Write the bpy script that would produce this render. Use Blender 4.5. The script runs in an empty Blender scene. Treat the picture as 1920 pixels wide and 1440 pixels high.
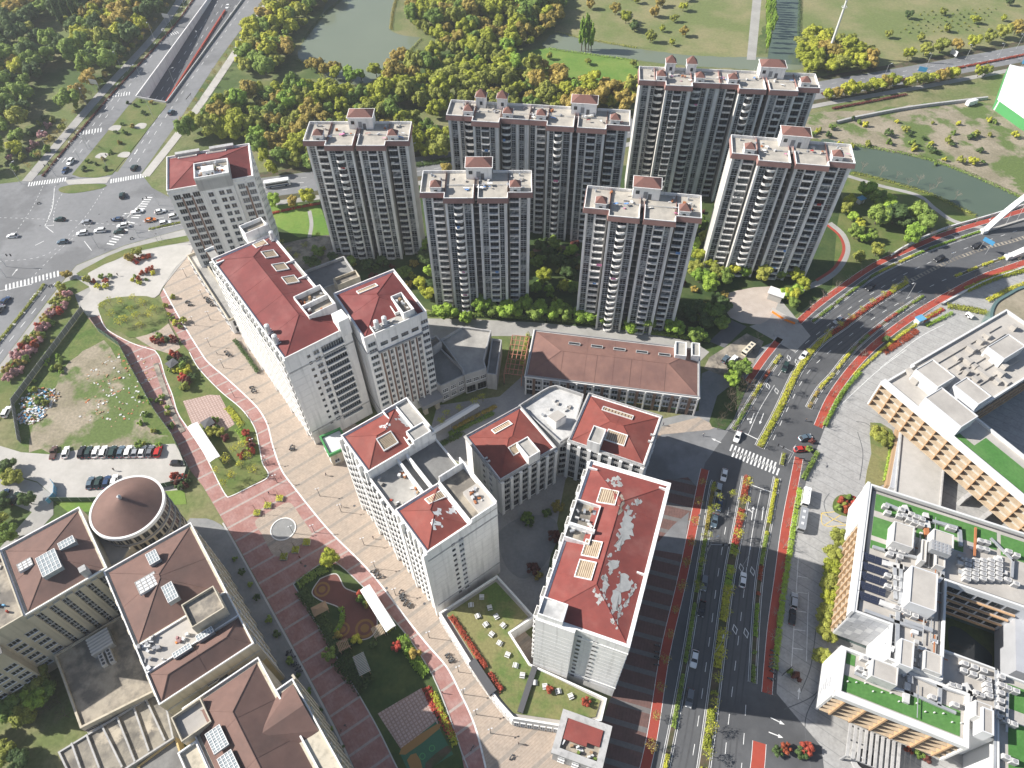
import bpy, bmesh, math, random
from mathutils import Vector, Matrix
R = math.radians
random.seed(7)
S = bpy.context.scene
C = S.collection
# ---------------- camera ----------------
F_PX, CAM_H, VX, VY = 1331.0,190.0,10.0,1068.0
DEP = math.atan2(F_PX, math.hypot(VX, VY)); ROLL = math.atan2(VX, VY)
FWD = Vector((0, math.cos(DEP),-math.sin(DEP)))
_r, _u = Vector((1,0,0)), Vector((0, math.sin(DEP), math.cos(DEP)))
RGT = _r*math.cos(ROLL) - _u*math.sin(ROLL)
UPV = _u*math.cos(ROLL) + _r*math.sin(ROLL)
cam = bpy.data.cameras.new('camera'); camo = bpy.data.objects.new('camera', cam); C.objects.link(camo)
cam.sensor_fit = 'HORIZONTAL'; cam.sensor_width = 36; cam.lens = 36*F_PX/1920
cam.clip_start = 1; cam.clip_end = 6000
mw = Matrix((RGT, UPV, -FWD)).transposed().to_4x4(); mw.translation = Vector((0,0, CAM_H))
camo.matrix_world = mw
S.camera = camo
# ---------------- sky, sun, exposure ----------------
SUN_EL, SUN_AZ = R(34.0), R(172.0)          # azimuth of the sun, counter-clockwise from +x
w = bpy.data.worlds.new('World'); S.world = w; w.use_nodes = True
nt = w.node_tree; bg = nt.nodes['Background']
sky = nt.nodes.new('ShaderNodeTexSky'); sky.sky_type = 'NISHITA'; sky.sun_disc = False
sky.sun_elevation = SUN_EL; sky.sun_rotation = math.pi/2 - SUN_AZ
sky.air_density = 1.0; sky.dust_density = 1.2; sky.ozone_density = 1.0
nt.links.new(sky.outputs[0], bg.inputs[0]); bg.inputs[1].default_value = 0.07
sl = bpy.data.lights.new('sun','SUN'); sl.energy = 4.8; sl.angle = R(0.55); sl.color = (1.0,0.955,0.89)
so = bpy.data.objects.new('sun', sl); C.objects.link(so)
sdir = Vector((math.cos(SUN_AZ)*math.cos(SUN_EL), math.sin(SUN_AZ)*math.cos(SUN_EL), math.sin(SUN_EL)))
so.rotation_euler = sdir.to_track_quat('Z','Y').to_euler()
so.location = (0,0,300)
S.view_settings.view_transform = 'Standard'; S.view_settings.look = 'None'
S.view_settings.exposure = 0.95; S.view_settings.gamma = 1.0
S.render.engine = 'CYCLES'
S.cycles.max_bounces = 5; S.cycles.diffuse_bounces = 4; S.cycles.glossy_bounces = 2
S.cycles.transmission_bounces = 2; S.cycles.transparent_max_bounces = 4; S.cycles.volume_bounces = 0

# ---------------- helpers ----------------
def P(x, y, z=0.0):
    """photo pixel -> point of the place at height z"""
    d = FWD + RGT*((x - 960)/F_PX) - UPV*((y - 720)/F_PX)
    t = (z - CAM_H)/d.z
    return Vector((d.x*t, d.y*t, z))
def P2(x, y, z=0.0):
    p = P(x, y, z); return (p.x, p.y)
def PP(pts, z=0.0): return [P2(x, y, z) for x, y in pts]
def smooth(pts, n=5, closed=True):
    out = []; m = len(pts)
    rng = range(m if closed else m - 1)
    for i in rng:
        g = (lambda k: pts[k % m]) if closed else (lambda k: pts[min(max(k, 0), m - 1)])
        p0, p1, p2, p3 = g(i - 1), g(i), g(i + 1), g(i + 2)
        for k in range(n):
            t = k/n
            out.append(tuple(0.5*(2*b + (c - a)*t + (2*a - 5*b + 4*c - d)*t*t + (3*b - a - 3*c + d)*t ** 3)
                             for a, b, c, d in zip(p0, p1, p2, p3)))
    if not closed: out.append(tuple(pts[-1]))
    return out
def tag(o, label=None, cat=None, group=None, kind=None):
    if label: o['label'] = label
    if cat: o['category'] = cat
    if group: o['group'] = group
    if kind: o['kind'] = kind
    return o
def empty(name, loc=(0,0,0), rz=0.0, parent=None):
    o = bpy.data.objects.new(name, None); C.objects.link(o); o.location = loc; o.rotation_euler = (0,0, rz)
    o.empty_display_size = 0.3; o.parent = parent
    return o
def inst(name, me, parent=None, loc=(0,0,0), rz=0.0, sc=None):
    o = bpy.data.objects.new(name, me); C.objects.link(o); o.parent = parent; o.location = loc
    if rz: o.rotation_euler = (0,0, rz)
    if sc: o.scale = sc
    return o
def thing(name, label, cat, loc=(0,0,0), rz=0.0, group=None):
    return tag(empty(name, loc, rz), label, cat, group)
def copy_tree(o, parent=None):
    c = o.copy(); C.objects.link(c); c.parent = parent
    for ch in list(o.children):
        copy_tree(ch, c)
    return c

def proj(x, y, z=0.0):
    q = Vector((x, y, z - CAM_H)); w_ = q.dot(FWD); return 960 + F_PX*q.dot(RGT)/w_, 720 - F_PX*q.dot(UPV)/w_
def seen(x, y): p = proj(x, y); return -20 < p[0] < 1940 and -20 < p[1] < 1460
ORDN = 'first second third fourth fifth sixth seventh eighth ninth tenth eleventh twelfth'.split()
def nth(base, i, side='left'):
    o = ORDN[i] if i < 12 else '%dth' % (i + 1)
    for t in ('%s, %s from the %s' % (base, o, side),'%s, %s from %s' % (base, o, side)):
        if len(t.split()) <= 16: return t
    return base
class MB:
    def __init__(s): s.v = []; s.f = []; s.m = []
    def face(s, pts, mi=0):
        n = len(s.v); s.v += [tuple(p) for p in pts]; s.f.append(tuple(range(n, n + len(pts)))); s.m.append(mi)
    def box(s, x0, x1, y0, y1, z0, z1, mi=0, bottom=True):
        n = len(s.v)
        s.v += [(x0, y0, z0),(x1, y0, z0),(x1, y1, z0),(x0, y1, z0),(x0, y0, z1),(x1, y0, z1),(x1, y1, z1),(x0, y1, z1)]
        fs = [(4,5,6,7),(0,1,5,4),(1,2,6,5),(2,3,7,6),(3,0,4,7)] + ([(3,2,1,0)] if bottom else [])
        s.f += [tuple(n + k for k in q) for q in fs]; s.m += [mi]*len(fs)
    def obox(s, c, ax, hx, hy, z0, z1, mi=0):
        """box centred at c (x,y), turned by ax"""
        ca, sa = math.cos(ax), math.sin(ax)
        pts = [(c[0] + a*ca - b*sa, c[1] + a*sa + b*ca) for a, b in ((-hx, -hy),(hx, -hy),(hx, hy),(-hx, hy))]
        s.prism(pts, z0, z1, mi)
    def prism(s, pts, z0, z1, mi=0, top=None, bottom=True, cap=True):
        pts = ccw(pts); n = len(s.v); k = len(pts)
        s.v += [(p[0], p[1], z0) for p in pts] + [(p[0], p[1], z1) for p in pts]
        for i in range(k):
            j = (i + 1) % k; s.f.append((n + i, n + j, n + k + j, n + k + i)); s.m.append(mi)
        if cap: s.f.append(tuple(n + k + i for i in range(k))); s.m.append(mi if top is None else top)
        if bottom: s.f.append(tuple(n + k - 1 - i for i in range(k))); s.m.append(mi)
    def ring(s, pts, th, z0, z1, mi=0):
        """parapet: wall of thickness th inside the outline"""
        pts = ccw(pts); ins = offset_poly(pts, th); k = len(pts)
        for i in range(k):
            j = (i + 1) % k; a, b, c, d = pts[i], pts[j], ins[j], ins[i]
            s.face([(a[0], a[1], z0),(b[0], b[1], z0),(b[0], b[1], z1),(a[0], a[1], z1)], mi)
            s.face([(c[0], c[1], z0),(d[0], d[1], z0),(d[0], d[1], z1),(c[0], c[1], z1)], mi)
            s.face([(a[0], a[1], z1),(b[0], b[1], z1),(c[0], c[1], z1),(d[0], d[1], z1)], mi)
            s.face([(a[0], a[1], z0),(d[0], d[1], z0),(c[0], c[1], z0),(b[0], b[1], z0)], mi)
    def tube(s, p, q, r, r2=None, n=6, mi=0, caps=False):
        p = Vector(p); q = Vector(q); r2 = r if r2 is None else r2
        d = (q - p).normalized(); a = d.orthogonal().normalized(); b = d.cross(a); k = len(s.v)
        for c, rr in ((p, r),(q, r2)):
            for i in range(n):
                t = 2*math.pi*i/n; s.v.append(tuple(c + a*(rr*math.cos(t)) + b*(rr*math.sin(t))))
        for i in range(n):
            j = (i + 1) % n; s.f.append((k + i, k + j, k + n + j, k + n + i)); s.m.append(mi)
        if caps:
            s.f.append(tuple(k + n + i for i in range(n))); s.m.append(mi)
            s.f.append(tuple(k + n - 1 - i for i in range(n))); s.m.append(mi)
    def hip(s, x0, x1, y0, y1, z, h, mi=0, ov=0.0):
        x0 -= ov; x1 += ov; y0 -= ov; y1 += ov; w, d = x1 - x0, y1 - y0
        if w >= d: a, b = (x0 + d/2,(y0 + y1)/2, z + h),(x1 - d/2,(y0 + y1)/2, z + h)
        else: a, b = ((x0 + x1)/2, y0 + w/2, z + h),((x0 + x1)/2, y1 - w/2, z + h)
        p = [(x0, y0, z),(x1, y0, z),(x1, y1, z),(x0, y1, z)]
        if w >= d:
            s.face([p[0], p[1], b, a], mi); s.face([p[1], p[2], b], mi); s.face([p[2], p[3], a, b], mi); s.face([p[3], p[0], a], mi)
        else:
            s.face([p[0], p[1], a], mi); s.face([p[1], p[2], b, a], mi); s.face([p[2], p[3], b], mi); s.face([p[3], p[0], a, b], mi)
    def mesh(s, name, mats):
        me = bpy.data.meshes.new(name); me.from_pydata(s.v, [], s.f)
        for m in mats: me.materials.append(M(m) if isinstance(m, str) else m)
        if any(s.m): me.polygons.foreach_set('material_index', s.m)
        me.update(); return me
    def build(s, name, mats, parent=None, loc=(0,0,0), rz=0.0):
        if isinstance(mats, str): mats = [mats]
        return inst(name, s.mesh(name, mats), parent, loc, rz)
def area2(p): return sum(a[0]*b[1] - b[0]*a[1] for a, b in zip(p, p[1:] + p[:1]))
def ccw(p):
    p = [tuple(q[:2]) for q in p]
    return p if area2(p) > 0 else p[::-1]
def offset_poly(pts, d):
    """inset of a ccw polygon"""
    out = []; k = len(pts)
    for i in range(k):
        a, b, c = Vector(pts[i - 1]), Vector(pts[i]), Vector(pts[(i + 1) % k])
        u = (b - a).normalized(); v = (c - b).normalized()
        n1 = Vector((-u.y, u.x)); n2 = Vector((-v.y, v.x)); m = n1 + n2
        if m.length < 1e-4: m = n1.copy()
        m = m/max(m.dot(n1),0.3); out.append(tuple(b + m*d))
    return out
def shade_smooth(me): me.polygons.foreach_set('use_smooth',[True]*len(me.polygons))
def in_poly(x, y, p):
    c = False; j = len(p) - 1
    for i in range(len(p)):
        if (p[i][1] > y) != (p[j][1] > y) and x < (p[j][0] - p[i][0])*(y - p[i][1])/(p[j][1] - p[i][1]) + p[i][0]: c = not c
        j = i
    return c
# ---------------- materials ----------------
MATS = {}
def M(n): return MATS[n]
def mat(name, col, rough=0.8, col2=None, scale=0.3, detail=4.0, lo=0.35, hi=0.65, bump=0.0, bscale=None, island=0.0, objrand=0.0,
        metal=0.0, spec=0.3, coord='Object', col3=None, scale3=0.05, f3=(0.5,0.62), fine=0.0, fscale=3.0, streak=None):
    m = bpy.data.materials.new(name); m.use_nodes = True; t = m.node_tree; N = t.nodes; L = t.links
    b = N['Principled BSDF']; b.inputs['Roughness'].default_value = rough; b.inputs['Metallic'].default_value = metal
    b.inputs['Specular IOR Level'].default_value = spec
    MATS[name] = m
    c4 = lambda c: (c[0], c[1], c[2],1)
    tc = N.new('ShaderNodeTexCoord')
    def noise(sc, de=detail):
        n = N.new('ShaderNodeTexNoise'); n.inputs['Scale'].default_value = sc; n.inputs['Detail'].default_value = de
        n.inputs['Roughness'].default_value = 0.6; L.new(tc.outputs[coord], n.inputs['Vector']); return n.outputs['Fac']
    def ramp(f, a, z):
        r = N.new('ShaderNodeMapRange'); r.inputs['From Min'].default_value = a; r.inputs['From Max'].default_value = z
        L.new(f, r.inputs['Value']); return r.outputs['Result']
    def mix(f, a, bb, mode='MIX'):
        x = N.new('ShaderNodeMix'); x.data_type = 'RGBA'; x.blend_type = mode
        if isinstance(f, (int, float)): x.inputs[0].default_value = f
        else: L.new(f, x.inputs[0])
        for k, v in ((6, a),(7, bb)):
            if isinstance(v, tuple): x.inputs[k].default_value = c4(v)
            else: L.new(v, x.inputs[k])
        return x.outputs[2]
    cur = tuple(col)
    if col2: cur = mix(ramp(noise(scale), lo, hi), cur, tuple(col2))
    if col3: cur = mix(ramp(noise(scale3,6), *f3), cur, tuple(col3))
    if streak:
        mp = N.new('ShaderNodeMapping'); mp.inputs['Scale'].default_value = (.9,.9,.05); L.new(tc.outputs[coord], mp.inputs['Vector'])
        n = N.new('ShaderNodeTexNoise'); n.inputs['Scale'].default_value = 1.0; n.inputs['Detail'].default_value = 5; L.new(mp.outputs[0], n.inputs['Vector'])
        cur = mix(ramp(n.outputs['Fac'],.5,.8), cur, tuple(c*streak for c in col))
    if fine:
        f = ramp(noise(fscale, 3),0.2,0.8); v = N.new('ShaderNodeMapRange')
        v.inputs['To Min'].default_value = 1 - fine; v.inputs['To Max'].default_value = 1 + fine; L.new(f, v.inputs['Value'])
        hs = N.new('ShaderNodeHueSaturation'); L.new(v.outputs[0], hs.inputs['Value'])
        if isinstance(cur, tuple): hs.inputs['Color'].default_value = c4(cur)
        else: L.new(cur, hs.inputs['Color'])
        cur = hs.outputs[0]
    if island or objrand:
        hs = N.new('ShaderNodeHueSaturation')
        if isinstance(cur, tuple): hs.inputs['Color'].default_value = c4(cur)
        else: L.new(cur, hs.inputs['Color'])
        val = None
        if island:
            g = N.new('ShaderNodeNewGeometry'); v = N.new('ShaderNodeMapRange'); L.new(g.outputs['Random Per Island'], v.inputs['Value'])
            v.inputs['To Min'].default_value = 1 - island; v.inputs['To Max'].default_value = 1 + island; val = v.outputs[0]
        if objrand:
            g = N.new('ShaderNodeObjectInfo'); v = N.new('ShaderNodeMapRange'); L.new(g.outputs['Random'], v.inputs['Value'])
            v.inputs['To Min'].default_value = 1 - objrand; v.inputs['To Max'].default_value = 1 + objrand
            h = N.new('ShaderNodeMapRange'); L.new(g.outputs['Random'], h.inputs['Value'])
            h.inputs['To Min'].default_value = 0.5 + objrand*0.05; h.inputs['To Max'].default_value = 0.5 - objrand*0.05
            L.new(h.outputs[0], hs.inputs['Hue'])
            if val is None: val = v.outputs[0]
            else:
                mm = N.new('ShaderNodeMath'); mm.operation = 'MULTIPLY'; L.new(val, mm.inputs[0]); L.new(v.outputs[0], mm.inputs[1]); val = mm.outputs[0]
        L.new(val, hs.inputs['Value']); cur = hs.outputs[0]
    if isinstance(cur, tuple): b.inputs['Base Color'].default_value = c4(cur)
    else: L.new(cur, b.inputs['Base Color'])
    if bump:
        bp = N.new('ShaderNodeBump'); bp.inputs['Strength'].default_value = bump; bp.inputs['Distance'].default_value = 0.05
        L.new(noise(bscale or 4.0), bp.inputs['Height']); L.new(bp.outputs[0], b.inputs['Normal'])
    return m
def stripes(name, cols, axis_ang, period, frac, rough=0.85, noise_amt=0.12, line=None):
    """bands across the ground in world direction axis_ang: cols[0] field, cols[1] band; line=(period2, width, col) finer joints along the other axis"""
    m = bpy.data.materials.new(name); m.use_nodes = True; t = m.node_tree; N = t.nodes; L = t.links; MATS[name] = m
    b = N['Principled BSDF']; b.inputs['Roughness'].default_value = rough; b.inputs['Specular IOR Level'].default_value = 0.25
    tc = N.new('ShaderNodeTexCoord'); mp = N.new('ShaderNodeMapping'); mp.inputs['Rotation'].default_value = (0,0,-axis_ang)
    L.new(tc.outputs['Object'], mp.inputs['Vector']); sx = N.new('ShaderNodeSeparateXYZ'); L.new(mp.outputs[0], sx.inputs[0])
    def band(sock, per, fr):
        a = N.new('ShaderNodeMath'); a.operation = 'DIVIDE'; L.new(sock, a.inputs[0]); a.inputs[1].default_value = per
        f = N.new('ShaderNodeMath'); f.operation = 'FRACT'; L.new(a.outputs[0], f.inputs[0])
        l = N.new('ShaderNodeMath'); l.operation = 'LESS_THAN'; L.new(f.outputs[0], l.inputs[0]); l.inputs[1].default_value = fr
        return l.outputs[0]
    def mix(f, a, bb, mode='MIX'):
        x = N.new('ShaderNodeMix'); x.data_type = 'RGBA'; x.blend_type = mode
        if isinstance(f, float): x.inputs[0].default_value = f
        else: L.new(f, x.inputs[0])
        for k, v in ((6, a),(7, bb)):
            if isinstance(v, tuple): x.inputs[k].default_value = (*v, 1)
            else: L.new(v, x.inputs[k])
        return x.outputs[2]
    ns = N.new('ShaderNodeTexNoise'); ns.inputs['Scale'].default_value = 0.35; ns.inputs['Detail'].default_value = 6; L.new(tc.outputs['Object'], ns.inputs['Vector'])
    base = cols[0]
    if len(cols) > 2:
        r = N.new('ShaderNodeMapRange'); r.inputs['From Min'].default_value = 0.4; r.inputs['From Max'].default_value = 0.62; L.new(ns.outputs['Fac'], r.inputs['Value'])
        base = mix(r.outputs[0], cols[0], cols[2])
    if line: base = mix(band(sx.outputs['Y'] if line[3] else sx.outputs['X'], line[0], line[1]/line[0]), base, line[2])
    cur = mix(band(sx.outputs['X'], period, frac), base, cols[1])
    hs = N.new('ShaderNodeHueSaturation'); L.new(cur, hs.inputs['Color']); v = N.new('ShaderNodeMapRange')
    n2 = N.new('ShaderNodeTexNoise'); n2.inputs['Scale'].default_value = 1.3; n2.inputs['Detail'].default_value = 5; L.new(tc.outputs['Object'], n2.inputs['Vector'])
    L.new(n2.outputs['Fac'], v.inputs['Value']); v.inputs['From Min'].default_value = 0.3; v.inputs['From Max'].default_value = 0.7
    v.inputs['To Min'].default_value = 1 - noise_amt; v.inputs['To Max'].default_value = 1 + noise_amt; L.new(v.outputs[0], hs.inputs['Value'])
    L.new(hs.outputs[0], b.inputs['Base Color'])
    return m
# ground
mat('ground_grass',(0.12,0.15,0.05),0.95,(0.19,0.18,0.09),0.05,6,0.42,0.6,0.5,1.5, col3=(0.06,0.095,0.025), scale3=0.018, f3=(0.5,0.6), fine=0.25, fscale=0.8)
mat('lawn',(0.085,0.125,0.03),0.95,(0.15,0.155,0.055),0.12,6,0.4,0.65,0.5,2.0, fine=0.2, fscale=1.2)
mat('bright_lawn',(0.10,0.19,0.03),0.95,(0.17,0.23,0.05),0.06,6,0.4,0.65,0.5,2.0, fine=0.2, fscale=0.9)
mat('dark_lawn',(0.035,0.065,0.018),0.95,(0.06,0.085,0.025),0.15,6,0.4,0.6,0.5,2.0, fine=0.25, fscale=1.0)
mat('dry_field',(0.22,0.205,0.10),0.95,(0.135,0.165,0.055),0.03,7,0.40,0.58,0.4,1.2, fine=0.22, fscale=0.7)
mat('bare_soil',(0.29,0.25,0.185),0.95,(0.20,0.18,0.12),0.08,8,0.42,0.62,0.5,1.0, col3=(0.17,0.17,0.08), scale3=0.06, f3=(0.55,0.68), fine=0.2, fscale=1.0)
mat('lot_soil',(0.29,0.25,0.185),0.95,(0.21,0.185,0.125),0.09,8,0.42,0.6,0.6,1.0, col3=(0.10,0.14,0.04), scale3=0.05, f3=(0.5,0.56), fine=0.3, fscale=1.1)
mat('weeds',(0.075,0.125,0.025),0.95,(0.14,0.16,0.05),0.2,7,0.4,0.65,0.8,2.0, fine=0.35, fscale=1.2)
mat('asphalt',(0.175,0.178,0.182),0.88,(0.21,0.212,0.216),0.05,6,0.35,0.65,0.1,6, fine=0.1, fscale=0.5, col3=(0.145,0.147,0.15), scale3=0.03, f3=(0.52,0.6))
mat('dark_asphalt',(0.10,0.103,0.108),0.88,(0.12,0.122,0.128),0.06,6,0.35,0.65,0.1,6, fine=0.07, fscale=0.9)
mat('lane_asphalt',(0.09,0.092,0.096),0.88,(0.105,0.107,0.11),0.06,6,0.35,0.65,0.1,6, fine=0.1, fscale=0.5, col3=(0.075,0.077,0.081), scale3=0.035, f3=(0.52,0.6))
mat('red_asphalt',(0.36,0.065,0.04),0.85,(0.29,0.055,0.038),0.1,5,0.35,0.65, fine=0.12, fscale=0.8)
mat('white_paint',(0.72,0.72,0.70),0.7,(0.5,0.5,0.49),0.6,4,0.45,0.7)
mat('yellow_paint',(0.62,0.45,0.10),0.7,(0.45,0.34,0.12),0.6,4,0.45,0.7)
mat('concrete',(0.34,0.33,0.31),0.9,(0.28,0.272,0.255),0.12,6,0.4,0.65, fine=0.08, fscale=0.7)
mat('pale_concrete',(0.43,0.41,0.38),0.9,(0.36,0.345,0.315),0.1,6,0.4,0.65, fine=0.07, fscale=0.7)
mat('kerb_stone',(0.45,0.44,0.42),0.9, fine=0.1)
mat('grey_paver',(0.27,0.265,0.255),0.9,(0.33,0.32,0.305),0.15,6,0.35,0.65, fine=0.12, fscale=1.4)
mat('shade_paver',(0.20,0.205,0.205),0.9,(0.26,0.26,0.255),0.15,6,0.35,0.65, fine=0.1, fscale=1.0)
mat('soil_bed',(0.10,0.075,0.05),0.95,(0.06,0.07,0.03),0.4,5,0.4,0.6, fine=0.2, fscale=2)
mat('water',(0.15,0.175,0.125),0.15,(0.165,0.19,0.135),0.02,3,0.3,0.7,0.03,0.6, spec=0.3)
mat('river_water',(0.075,0.105,0.075),0.12,(0.09,0.12,0.085),0.03,4,0.3,0.7,0.05,0.8, spec=0.4)
mat('pond_water',(0.03,0.045,0.05),0.06, spec=0.5)
# buildings
mat('red_roof',(0.175,0.042,0.039),0.8,(0.145,0.037,0.035),0.18,6,0.4,0.65, fine=0.12, fscale=0.5, col3=(0.215,0.075,0.068), scale3=0.11, f3=(0.5,0.75))
mat('worn_red_roof',(0.225,0.056,0.046),0.8,(0.19,0.05,0.042),0.18,6,0.4,0.65, fine=0.12, fscale=0.5, col3=(0.26,0.105,0.088), scale3=0.11, f3=(0.5,0.75))
mat('orange_red_roof',(0.235,0.062,0.048),0.8,(0.195,0.055,0.044),0.18,6,0.4,0.65, fine=0.12, fscale=0.5, col3=(0.25,0.10,0.08), scale3=0.11, f3=(0.5,0.75))
mat('peeled_screed',(0.42,0.42,0.40),0.85,(0.33,0.33,0.32),0.6,4)
mat('brown_roof',(0.165,0.098,0.08),0.85,(0.138,0.084,0.07),0.15,6,0.4,0.65, fine=0.12, fscale=0.5, col3=(0.12,0.078,0.066), scale3=0.09, f3=(0.5,0.7))
mat('retail_roof',(0.225,0.125,0.10),0.85,(0.165,0.092,0.078),0.12,6,0.4,0.65, fine=0.08, fscale=0.6)
mat('tower_tile',(0.185,0.092,0.075),0.85,(0.155,0.08,0.067),0.6,4, fine=0.08, fscale=3)
mat('cornice_band',(0.30,0.175,0.155),0.85,(0.25,0.145,0.13),0.4,4, fine=0.08, fscale=3)
mat('tower_wall',(0.46,0.445,0.42),0.9,(0.38,0.365,0.345),0.25,5,0.4,0.7, fine=0.08, fscale=1.2)
mat('tower_pilaster',(0.80,0.785,0.76),0.9,(0.70,0.685,0.66),0.2,5,0.4,0.7, fine=0.06, fscale=1.2, streak=.6)
mat('tower_deck',(0.40,0.37,0.32),0.95,(0.31,0.29,0.255),0.35,6,0.4,0.65, fine=0.1, fscale=1.2)
mat('white_wall',(0.77,0.76,0.74),0.85,(0.69,0.68,0.66),0.12,5,0.45,0.7, fine=0.05, fscale=0.8, streak=.62)
mat('bright_white',(0.60,0.60,0.59),0.8,(0.54,0.54,0.53),0.2,4)
mat('cream_wall',(0.50,0.45,0.355),0.88,(0.43,0.385,0.30),0.15,5,0.42,0.68, fine=0.06, fscale=0.8, streak=.6)
mat('yellow_wall',(0.56,0.42,0.20),0.88,(0.47,0.36,0.18),0.15,5,0.42,0.68, fine=0.06, fscale=0.8)
mat('grey_wall',(0.42,0.415,0.405),0.88,(0.35,0.345,0.34),0.15,5,0.42,0.68, fine=0.06, fscale=0.8, streak=.6)
mat('brick_panel',(0.24,0.155,0.115),0.9,(0.19,0.125,0.095),0.5,4, fine=0.12, fscale=2)
mat('roof_screed',(0.37,0.355,0.325),0.92,(0.27,0.26,0.24),0.15,7,0.42,0.62, fine=0.12, fscale=0.9)
mat('dark_screed',(0.20,0.198,0.19),0.92,(0.15,0.148,0.142),0.15,7,0.42,0.62, fine=0.12, fscale=0.9)
mat('stained_screed',(0.34,0.30,0.24),0.92,(0.16,0.145,0.125),0.2,7,0.42,0.58, fine=0.15, fscale=0.9)
mat('white_screed',(0.50,0.495,0.48),0.9,(0.31,0.31,0.305),0.22,7,0.46,0.66, fine=0.08, fscale=1)
mat('pale_roof',(0.41,0.385,0.35),0.9,(0.32,0.30,0.275),0.12,6,0.4,0.65, fine=0.06, fscale=0.9)
mat('artificial_turf',(0.055,0.165,0.035),0.95,(0.08,0.19,0.05),0.15,6, fine=0.18, fscale=1.2)
mat('wall_joint',(0.58,0.57,0.555),0.9)
mat('dry_lawn',(0.19,0.18,0.075),0.95,(0.10,0.15,0.04),0.12,7,0.46,0.62,0.6,2.0, fine=0.25, fscale=1.4)
mat('white_trim',(0.74,0.73,0.705),0.8, fine=0.04)
mat('grey_trim',(0.27,0.27,0.275),0.85, fine=0.06)
mat('dark_trim',(0.09,0.09,0.095),0.85)
mat('frame_metal',(0.55,0.56,0.57),0.6)
mat('dark_frame',(0.13,0.13,0.135),0.6)
mat('glass',(0.035,0.042,0.05),0.12,(0.12,0.125,0.125),0.7,2,0.5,0.75, objrand=0.6, spec=0.5)
mat('dark_glass',(0.018,0.022,0.026),0.12,(0.05,0.055,0.058),0.6,2,0.55,0.8, objrand=0.5, spec=0.5)
mat('tower_glass',(0.022,0.028,0.034),0.2,(0.075,0.085,0.10),0.55,3,0.52,0.78, objrand=0.7, spec=0.3)
mat('curtain',(0.33,0.33,0.32),0.7,(0.07,0.08,0.09),0.9,2,0.42,0.58, objrand=0.4)
mat('green_glass',(0.10,0.16,0.155),0.1, spec=0.5)
mat('skylight_glass',(0.34,0.38,0.385),0.25,(0.24,0.275,0.29),0.8,2, spec=0.5)
mat('polycarbonate',(0.58,0.59,0.59),0.4, spec=0.4)
mat('wood_slat',(0.46,0.37,0.26),0.8,(0.38,0.30,0.21),0.8,3)
mat('wood_fin',(0.50,0.32,0.18),0.7,(0.43,0.28,0.16),0.6,3)
mat('stone_panel',(0.44,0.44,0.40),0.8,(0.38,0.38,0.35),0.4,3)
mat('alu_panel',(0.50,0.51,0.53),0.5,(0.45,0.46,0.48),0.25,3, metal=0.3)
mat('light_panel',(0.56,0.565,0.57),0.5)
mat('galvanised',(0.46,0.47,0.48),0.45,(0.40,0.41,0.42),0.8,3, metal=0.4)
mat('duct_white',(0.54,0.53,0.515),0.6,(0.46,0.455,0.44),0.9,3)
mat('rust',(0.36,0.14,0.06),0.85)
mat('solar',(0.025,0.03,0.05),0.15, spec=0.5)
mat('tarp_white',(0.70,0.70,0.70),0.7)
mat('timber',(0.33,0.22,0.13),0.85)
mat('pergola_red',(0.42,0.19,0.13),0.8)
mat('black',(0.02,0.02,0.022),0.6)
mat('rubber',(0.025,0.025,0.027),0.85)
mat('dark_green_metal',(0.05,0.09,0.06),0.6)
mat('hoarding',(0.20,0.21,0.20),0.7,(0.16,0.17,0.16),0.4,3)
mat('pole_grey',(0.45,0.46,0.47),0.5, metal=0.3)
mat('pole_dark',(0.08,0.085,0.09),0.5)
mat('blue_sign',(0.06,0.25,0.45),0.5)
mat('orange',(0.75,0.22,0.03),0.6)
mat('blue_roof',(0.11,0.32,0.50),0.5)
mat('hall_green',(0.07,0.27,0.09),0.6)
mat('skin',(0.45,0.29,0.21),0.6)
# vegetation
mat('bark',(0.12,0.095,0.07),0.95)
mat('pale_bark',(0.26,0.22,0.18),0.95)
def leafmat(n, c):
    m = mat(n, c, 0.7, island=0.3, objrand=0.18, spec=0.2); t = m.node_tree; N = t.nodes; L = t.links
    b = N['Principled BSDF']; tr = N.new('ShaderNodeBsdfTranslucent'); mx = N.new('ShaderNodeMixShader'); mx.inputs[0].default_value = 0.3
    src = b.inputs['Base Color'].links[0].from_socket; L.new(src, tr.inputs['Color']); out = N['Material Output']
    L.new(b.outputs[0], mx.inputs[1]); L.new(tr.outputs[0], mx.inputs[2]); L.new(mx.outputs[0], out.inputs['Surface'])
for n, c in (('leaf_yellowgreen',(0.375,0.40,0.05)),('leaf_green',(0.20,0.285,0.06)),('leaf_dark',(0.09,0.14,0.045)),
             ('leaf_rust',(0.38,0.30,0.075)),('leaf_bright',(0.27,0.40,0.06)),('leaf_olive',(0.30,0.32,0.065)),
             ('leaf_red',(0.40,0.085,0.05)),('leaf_pink',(0.48,0.28,0.27)),('leaf_lime',(0.48,0.48,0.06)),('leaf_wine',(0.16,0.055,0.045))): leafmat(n, c)
mat('tyre_wear',(0.07,0.071,0.074),0.85,(0.085,0.086,0.09),0.3,5)
mat('annex_screed',(0.27,0.245,0.20),0.92,(0.13,0.12,0.105),0.22,7,0.42,0.6, fine=0.15, fscale=0.9, col3=(0.42,0.37,0.29), scale3=0.15, f3=(0.58,0.66))
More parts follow.
